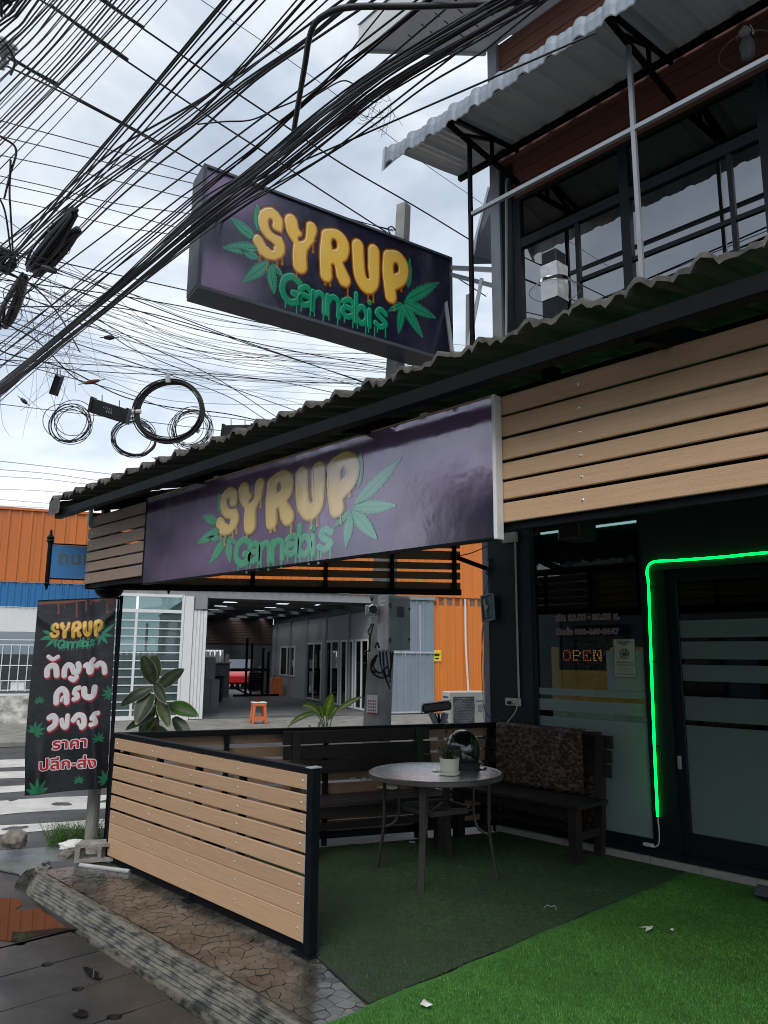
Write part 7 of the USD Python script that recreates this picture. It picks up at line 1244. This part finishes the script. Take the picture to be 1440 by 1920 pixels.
# right set running down to the knot
LB_, GB_ = 'black overhead cable slanting down to the cable knot at the left', 'cables slanting down to the left knot'
for p in ([(422, -4), (360, 70), (230, 228), (95, 385), (40, 452)], [(426, -2), (364, 72), (236, 226), (98, 388), (42, 458)], [(437, -4), (362, 85), (245, 222), (110, 385), (40, 462)], [(461, -4), (360, 106), (240, 240), (120, 378), (35, 470)], [(485, -4), (360, 128), (250, 252), (150, 365), (30, 480)], [(501, -4), (360, 146), (200, 322), (100, 425)],
          [(560, -4), (440, 135), (360, 205), (245, 290), (110, 385), (10, 455)], [(575, -4), (480, 105), (360, 228), (250, 330), (150, 430), (20, 560)], [(572, -4), (472, 108), (355, 230), (240, 335), (120, 455), (0, 580)], [(597, -4), (500, 88), (360, 200), (230, 290), (120, 372), (30, 450)], [(618, -4), (505, 100), (360, 215), (190, 350), (60, 465)], [(647, -4), (590, 38), (470, 125), (360, 196), (210, 285), (80, 395)],
          [(670, -4), (575, 75), (460, 155), (360, 232), (240, 312), (120, 398), (40, 470)], [(673, -4), (580, 73), (463, 158), (362, 236), (240, 318), (125, 402), (45, 475)], [(664, -4), (570, 75), (456, 152), (358, 228), (238, 306), (118, 392), (35, 465)], [(707, -4), (600, 68), (480, 150), (360, 258), (260, 338), (150, 440), (40, 560)]):
    cable(p, 6.3+gc.uniform(-.15, .15), gc.choice([.007, .009, .0105]), LB_, GB_, 36, mat=gc.choice(['cable_black', 'cable_grey']))
# lines across the projecting sign, over the roof edge
LD, GD_ = 'black overhead cable strung in the thick bundle that passes before the projecting sign', 'thick cable bundle before the projecting sign'
core = [(1010, -20), (900, 42), (720, 148), (600, 240), (500, 322), (360, 428), (200, 566), (90, 655), (-6, 735)]
offs = []
for k in range(26):
    w = [26, 26, 27, 28, 26, 22, 14, 11, 12]; o = gc.uniform(-1, 1); ph = gc.uniform(0, 6.28); cr_ = gc.uniform(.05, .30)
    pts = [(x+(.55*(o+cr_*math.sin(ph+i*1.2)))*w[i]*.9, y+(.84*(o+cr_*math.sin(ph+i*1.2)))*w[i]) for i, (x, y) in enumerate(core)]
    cable(pts, 5.2+gc.uniform(-.12, .12), gc.choice([.006, .0075, .009]), LD, GD_, 48, 'cable_black' if k % 4 else 'cable_grey')
LD2, GD2 = 'single black cable running beside the thick bundle across the projecting sign', 'cables beside the thick bundle'
for p in ([(722, 46), (600, 140), (500, 214), (380, 303), (180, 452), (0, 588)], [(730, 58), (640, 132), (580, 184), (480, 274), (400, 336), (250, 458), (60, 600)], [(735, 60), (642, 138), (578, 190), (478, 282), (395, 345), (255, 462), (70, 610)], [(720, 66), (636, 128), (560, 200), (470, 268), (380, 340), (270, 425), (0, 655)], [(560, 305), (480, 340), (400, 382), (330, 440), (190, 555), (-5, 690)], [(740, 98), (620, 200), (540, 262), (470, 318), (380, 372), (300, 440), (-5, 670)],
          [(760, 175), (700, 222), (620, 285), (560, 322), (440, 390), (350, 458), (160, 610), (20, 715)], [(1000, 20), (900, 100), (800, 160), (700, 235), (600, 300), (520, 350), (440, 400), (300, 505), (130, 640), (0, 752)], [(735, 60), (660, 122), (580, 180), (470, 285), (360, 380), (220, 500), (0, 690)]):
    cable(p, 5.6, .0075, LD2, GD2, 44)
cable([(720, 18), (600, 160), (515, 205), (470, 225), (420, 228), (370, 233)], 5.7, .006, 'thin cable sagging in a curve between the bundle and the slanting cables', None, 36, ext=False)
cable([(668, 160), (640, 152), (590, 180)], 5.4, .005, 'short bowed cable arching beside the thick bundle', None, 20, ext=False)
cdt = [(1010, 2), (840, 10), (740, 12), (680, 12), (640, 16), (610, 28), (590, 45), (579, 75), (572, 120), (560, 190), (551, 245), (546, 275)]
tag(MB().tube(smoothline([onZ(x, y, 5.55) for x, y in cdt], 60), .020, 8).build('bent_conduit', 'cable_black', smooth=True), 'thick black conduit bending down from the cables to the bundle', 'conduit')
# power lines crossing the other way
GE_ = 'power lines crossing down to the right'
LEs = ['power line from the top left edge passing behind the projecting sign to the pole head', 'power line from the top edge running right above the projecting sign toward the balcony frame', 'power line from the left insulators to the top left corner of the projecting sign', 'power line close below the one that meets the corner of the projecting sign']
for kk, p in enumerate(([(60, -10), (110, 22), (195, 85), (290, 150), (360, 197), (405, 227), (510, 295), (600, 355), (735, 442)], [(180, -6), (270, 55), (360, 117), (415, 155), (507, 217), (595, 277), (662, 320), (780, 388), (885, 452)], [(-10, 88), (15, 107), (82, 147), (147, 185), (225, 227), (300, 268), (378, 312)], [(0, 118), (75, 153), (147, 189), (226, 231), (300, 272)])):
    cable(p, 7.6, .010, LEs[kk], GE_, 44, ext=len(p) > 5)
for k, p in enumerate([[(95, 10), (140, 42), (195, 80), (240, 112)], [(190, -4), (230, 26), (270, 52)], [(20, 108), (60, 132), (110, 158)]]):
    cable(p, 7.55, .016, 'thick wrapped section of a power line at the upper left', 'wrapped sections of power line', 24, ext=False)
cable([(370, -5), (500, 83), (600, 155), (720, 247), (800, 310), (890, 372)], 8.2, .004, 'hair-thin wire crossing the sky toward the awning', None, 40)
# distant lines on the left, nearly level
GH = 'thin lines left of the projecting sign'
for kk, p in enumerate(([(-4, 225), (135, 262), (260, 296), (378, 330)], [(-4, 254), (135, 288), (260, 320), (376, 347)], [(-4, 290), (120, 316), (250, 347), (372, 376)], [(-4, 329), (90, 350), (220, 382), (365, 402)], [(-4, 371), (60, 384), (110, 396), (220, 424), (352, 444)], [(-4, 342), (120, 370), (240, 402), (350, 432)])):
    cable(p, 7.0, .0055, ['highest', 'second highest', 'third highest', 'fourth highest', 'lowest', 'second lowest'][kk]+' of six thin sloping lines left of the projecting sign', GH, 30)
GH2 = 'thin far lines above the orange building'
for kk, p in enumerate(([(-6, 757), (120, 772), (310, 795)], [(-6, 864), (100, 876), (215, 890)], [(-6, 880), (90, 888), (190, 902)], [(-6, 893), (80, 898), (165, 908)], [(-6, 917), (70, 920), (150, 926)], [(-6, 936), (120, 946), (200, 952)], [(-6, 955), (80, 966), (170, 985), (300, 1020)], [(-6, 948), (60, 951), (130, 955)])):
    cable(p, 6.0, .007, ['highest', 'second highest', 'third highest', 'fourth highest', 'fourth lowest', 'third lowest', 'lowest', 'second lowest'][kk]+' of eight far lines in the low sky above the orange building', GH2, 20)
# the tangle fanning right from the knot
LG, GG = 'thin black drop wire in the tangle between the cable knot and the canopy roof', 'drop wires between knot and roof'
for p in ([(60, 532), (210, 552), (360, 578), (525, 612), (700, 640)], [(240, 557), (430, 630), (560, 675), (695, 722)], [(220, 570), (350, 612), (520, 652), (720, 690)], [(100, 680), (275, 690), (500, 712), (645, 740)], [(60, 575), (200, 575), (330, 600), (480, 650), (640, 702)], [(55, 560), (180, 610), (260, 660), (420, 722), (560, 772)], [(110, 560), (260, 640), (400, 706), (500, 770)], [(95, 690), (240, 700), (400, 705), (560, 716), (740, 720)], [(130, 640), (250, 680), (420, 740), (500, 788)], [(100, 700), (230, 735), (330, 770), (480, 790)], [(240, 520), (420, 560), (600, 600), (850, 690)]):
    cable(p, 5.4, .006, LG, GG, 34)
for k in range(34):
    y0 = gc.uniform(530, 700); x0 = gc.uniform(60, 230) if y0 < 640 else gc.uniform(90, 160); x1 = gc.uniform(480, 800); y1 = gc.uniform(600, 760)*.5+(y0+110)*.5; y1 = min(y1, 800-(x1-480)*.22)
    mx = x0+(x1-x0)*gc.uniform(.35, .6); my = y0+(y1-y0)*.5+gc.uniform(6, 40)
    cable([(x0, y0), (mx, my), (x1, y1)], 5.0+gc.uniform(0, 1.0), gc.choice([.0018, .0025, .0035]), LG, GG, 26)
for k in range(26):
    x0, y0 = gc.uniform(-5, 160), gc.uniform(470, 700); x1, y1 = gc.uniform(-5, 200), gc.uniform(640, 860); mx, my = (x0+x1)/2+gc.uniform(-40, 40), (y0+y1)/2+gc.uniform(-10, 50)
    cable([(x0, y0), (mx, my), (x1, min(y1, 820))], 5.3, gc.choice([.0018, .0028]), 'loose thin wire dangling around the cable knot at the left', 'loose wires around the left knot', 22, ext=False)
for p in ([(-4, 505), (60, 535), (110, 590), (150, 660)], [(-4, 655), (30, 668), (120, 690), (210, 735), (260, 752), (330, 765), (420, 775), (500, 792)], [(-4, 600), (70, 640), (130, 700), (160, 720)], [(20, 300), (18, 360), (20, 400), (24, 470)], [(0, 255), (30, 280), (18, 330), (8, 372)], [(-4, 365), (10, 400), (20, 470)], [(10, 80), (22, 100), (28, 118), (20, 140)]):
    cable(p, 5.5, .009, 'thick loose cable hanging at the left edge of the sky', 'thick loose cables at the left edge', 30, ext=False)
# coils and splice closures hanging from the cables
def coil(cpx, rx, ry, turns, rt, jit, label, z=5.0, tilt=0.0):
    c = onZ(*cpx, z); dist = (c-CAM) @ FWD; t = thing('cable_coil', label, 'cable coil', c); e1, e2 = RGT*math.cos(tilt)+UPV*math.sin(tilt), UPV*math.cos(tilt)-RGT*math.sin(tilt); g = np.random.default_rng(int(cpx[0])); kf = dist/FPX
    e2 = e2*.97+FWD*.25
    for k in range(turns):
        o = c+(RGT*g.normal()+UPV*g.normal())*jit*kf+FWD*g.normal()*jit*kf*.6; a, b = rx*kf*(1+g.normal()*jit/rx*.8), ry*kf*(1+g.normal()*jit/ry*.8); ph = g.uniform(0, 6.28)
        MB().tube([o+e1*a*math.cos(q)+e2*b*math.sin(q+.03*math.sin(ph+q)) for q in np.linspace(0, 2*np.pi, 40)], rt, 5, cap=False).build('turn', 'cable_black', t, smooth=True)
    return t, c, dist
t, c, dist = coil((317, 770), 61, 60, 20, .009, 2.6, 'big neat black cable coil hanging above the canopy roof', 4.9)
for a in (92, 182, -35): MB().tube([c+(RGT*math.cos(math.radians(a))*q+UPV*math.sin(math.radians(a))*q)*dist/FPX for q in (53, 69)], .034, 8).build('tape_band', 'white_plastic', t)
coil((133, 793), 36, 34, 9, .006, 3.5, 'loose black cable coil at the far left below the knot', 4.9, -.4); coil((252, 822), 40, 33, 10, .006, 3.0, 'ragged cable coil hanging left below the big coil', 4.8, -.3); coil((360, 803), 34, 38, 12, .005, 4.0, 'tangled cable coil hanging right behind the big coil', 4.9)
def closure(px4, label, depth=.12, z=5.0, txt=None):
    c = onZ(*np.mean(px4, axis=0), z); dist = (c-CAM) @ FWD; P_ = [atD(x, y, dist) for x, y in px4]; t = thing('splice_closure', label, 'splice box', c); ex_, ez_ = P_[2]-P_[3], P_[0]-P_[3]
    MB().par(P_[3], ex_, FWD*depth, ez_, b=.01).build('case', 'closure_black', t); nrm = -FWD
    for s in (.0, .93): MB().par(P_[3]+ex_*s-FWD*.012, ex_*.07, FWD*(depth+.024), ez_*1.08).build('end_clamp', 'closure_black', t)
    for s in (.3, .75): MB().tube([P_[0]+ex_*s, P_[0]+ex_*s+UPV*.09], .008, 5).build('hanger', 'steel_grey', t)
    return t, P_, ex_, ez_
t, P_, ex_, ez_ = closure([(170, 745), (240, 767), (236, 795), (164, 772)], 'black splice box with pale markings hanging left of the big coil')
art('marking', [(unary_union([sbox(.36+.05*i, .58-.03*(i % 2), .38+.05*i, .70) for i in range(5)]+[sbox(.45+.06*i, .34, .48+.06*i, .50) for i in range(3)]), (.30, .32, .34))], P_[3]-FWD*.003, ex_, ez_, t, 'print_matt')
t, P_, ex_, ez_ = closure([(416, 797), (462, 808), (470, 826), (412, 827)], 'black splice box lettered NT behind the canopy edge')
art('lettering', [(fit(glyph('nt'), .38, .78, .35, .72), (.55, .57, .58))], P_[3]-FWD*.003, ex_, ez_, t, 'print_matt')
closure([(104, 703), (117, 706), (104, 742), (92, 738)], 'narrow upright black splice box at the left knot', .06)
for k, (a, b, r0, lab) in enumerate([((55, 500), (140, 395), .085, 'long dark splice closure bundled among cables at the far left'), ((70, 515), (145, 432), .075, 'second long dark splice closure just below the first at the far left'), ((8, 610), (45, 520), .13, 'thick drooping cable bundle hanging at the far left edge'), ((22, 480), (2, 500), .10, 'bunched cable loops at the left edge')]):
    p0, p1 = onZ(*a, 5.6), onZ(*b, 5.6); t = thing('cable_bundle', lab, 'cable bundle', p0); g = np.random.default_rng(k+40); d = (p1-p0); 
    for q in range(16):
        o = (RGT*g.normal()*.55+UPV*g.normal()*.55+FWD*g.normal()*.4)*r0; MB().tube(smoothline([p0+o*.4, p0+d*.25+o, p0+d*.6+o*.95, p1+o*.35], 16), .014+.01*g.random(), 6).build('strand', 'closure_black' if q % 3 else 'cable_black', t, smooth=True)
    for f in (.3, .65): MB().lathe([(r0*1.05, -.012), (r0*1.12, 0), (r0*1.05, .012)], p0+d*f, 12, axis=d/np.linalg.norm(d)).build('strap', 'cable_grey', t)
for k, (p, lab) in enumerate([((205, 633), 'small dark wire clamp in the tangle left of the projecting sign'), ((172, 716), 'rusty clamp cluster hanging above the left splice box'), ((45, 752), 'small clamp dangling low at the left edge'), ((296, 861), 'small clamp on a wire just above the canopy edge'), ((92, 505), 'grey cable clamp beside the long splice closures')]):
    c = onZ(*p, 5.3); ang = [0, .2, -.7, -.3, -.4][k]; d = RGT*math.cos(ang)+UPV*math.sin(ang); L = [.07, .12, .07, .08, .09][k]
    s = MB().lathe([(0, -L), (.02, -L*.8), (.032, 0), (.02, L*.8), (0, L)], c, 10, axis=d); t = thing('wire_clamp', lab, 'wire clamp', c); s.build('clamp_body', 'closure_black' if k != 1 else 'rust', t); MB().tube([c-d*L*1.6, c+d*L*1.6], .006, 5).build('wire_end', 'cable_black', t)
for p in ((4, 80), (10, 98), (22, 92), (6, 118)):
    c = onZ(*p, 7.0); tag(MB().lathe([(0, -.06), (.03, -.06), (.045, -.04), (.03, -.025), (.045, -.01), (.03, .01), (.045, .025), (.03, .045), (0, .05)], c, 12, axis=(.6, .3, .7)).build('insulator', 'pole_concrete', smooth=40), 'grey spool insulator clustered at the upper left edge', 'insulator', 'insulators at the upper left edge')
# frayed thin wires by the eave
for k in range(22):
    g = np.random.default_rng(80+k); c0 = V(g.uniform(680, 735), g.uniform(170, 215)); a = g.uniform(.3, 2.6); pts = [tuple(c0)]; cur = c0
    for q in range(5): a += g.uniform(-.2, 1.1); cur = cur+V(math.cos(a), math.sin(a))*g.uniform(5, 16); pts.append(tuple(cur))
    cable(pts, 5.1, .0014, 'frayed hair-thin wire end curling out of the bundle near the eave', 'frayed wire ends near the eave', 20, 'cable_grey', ext=False)
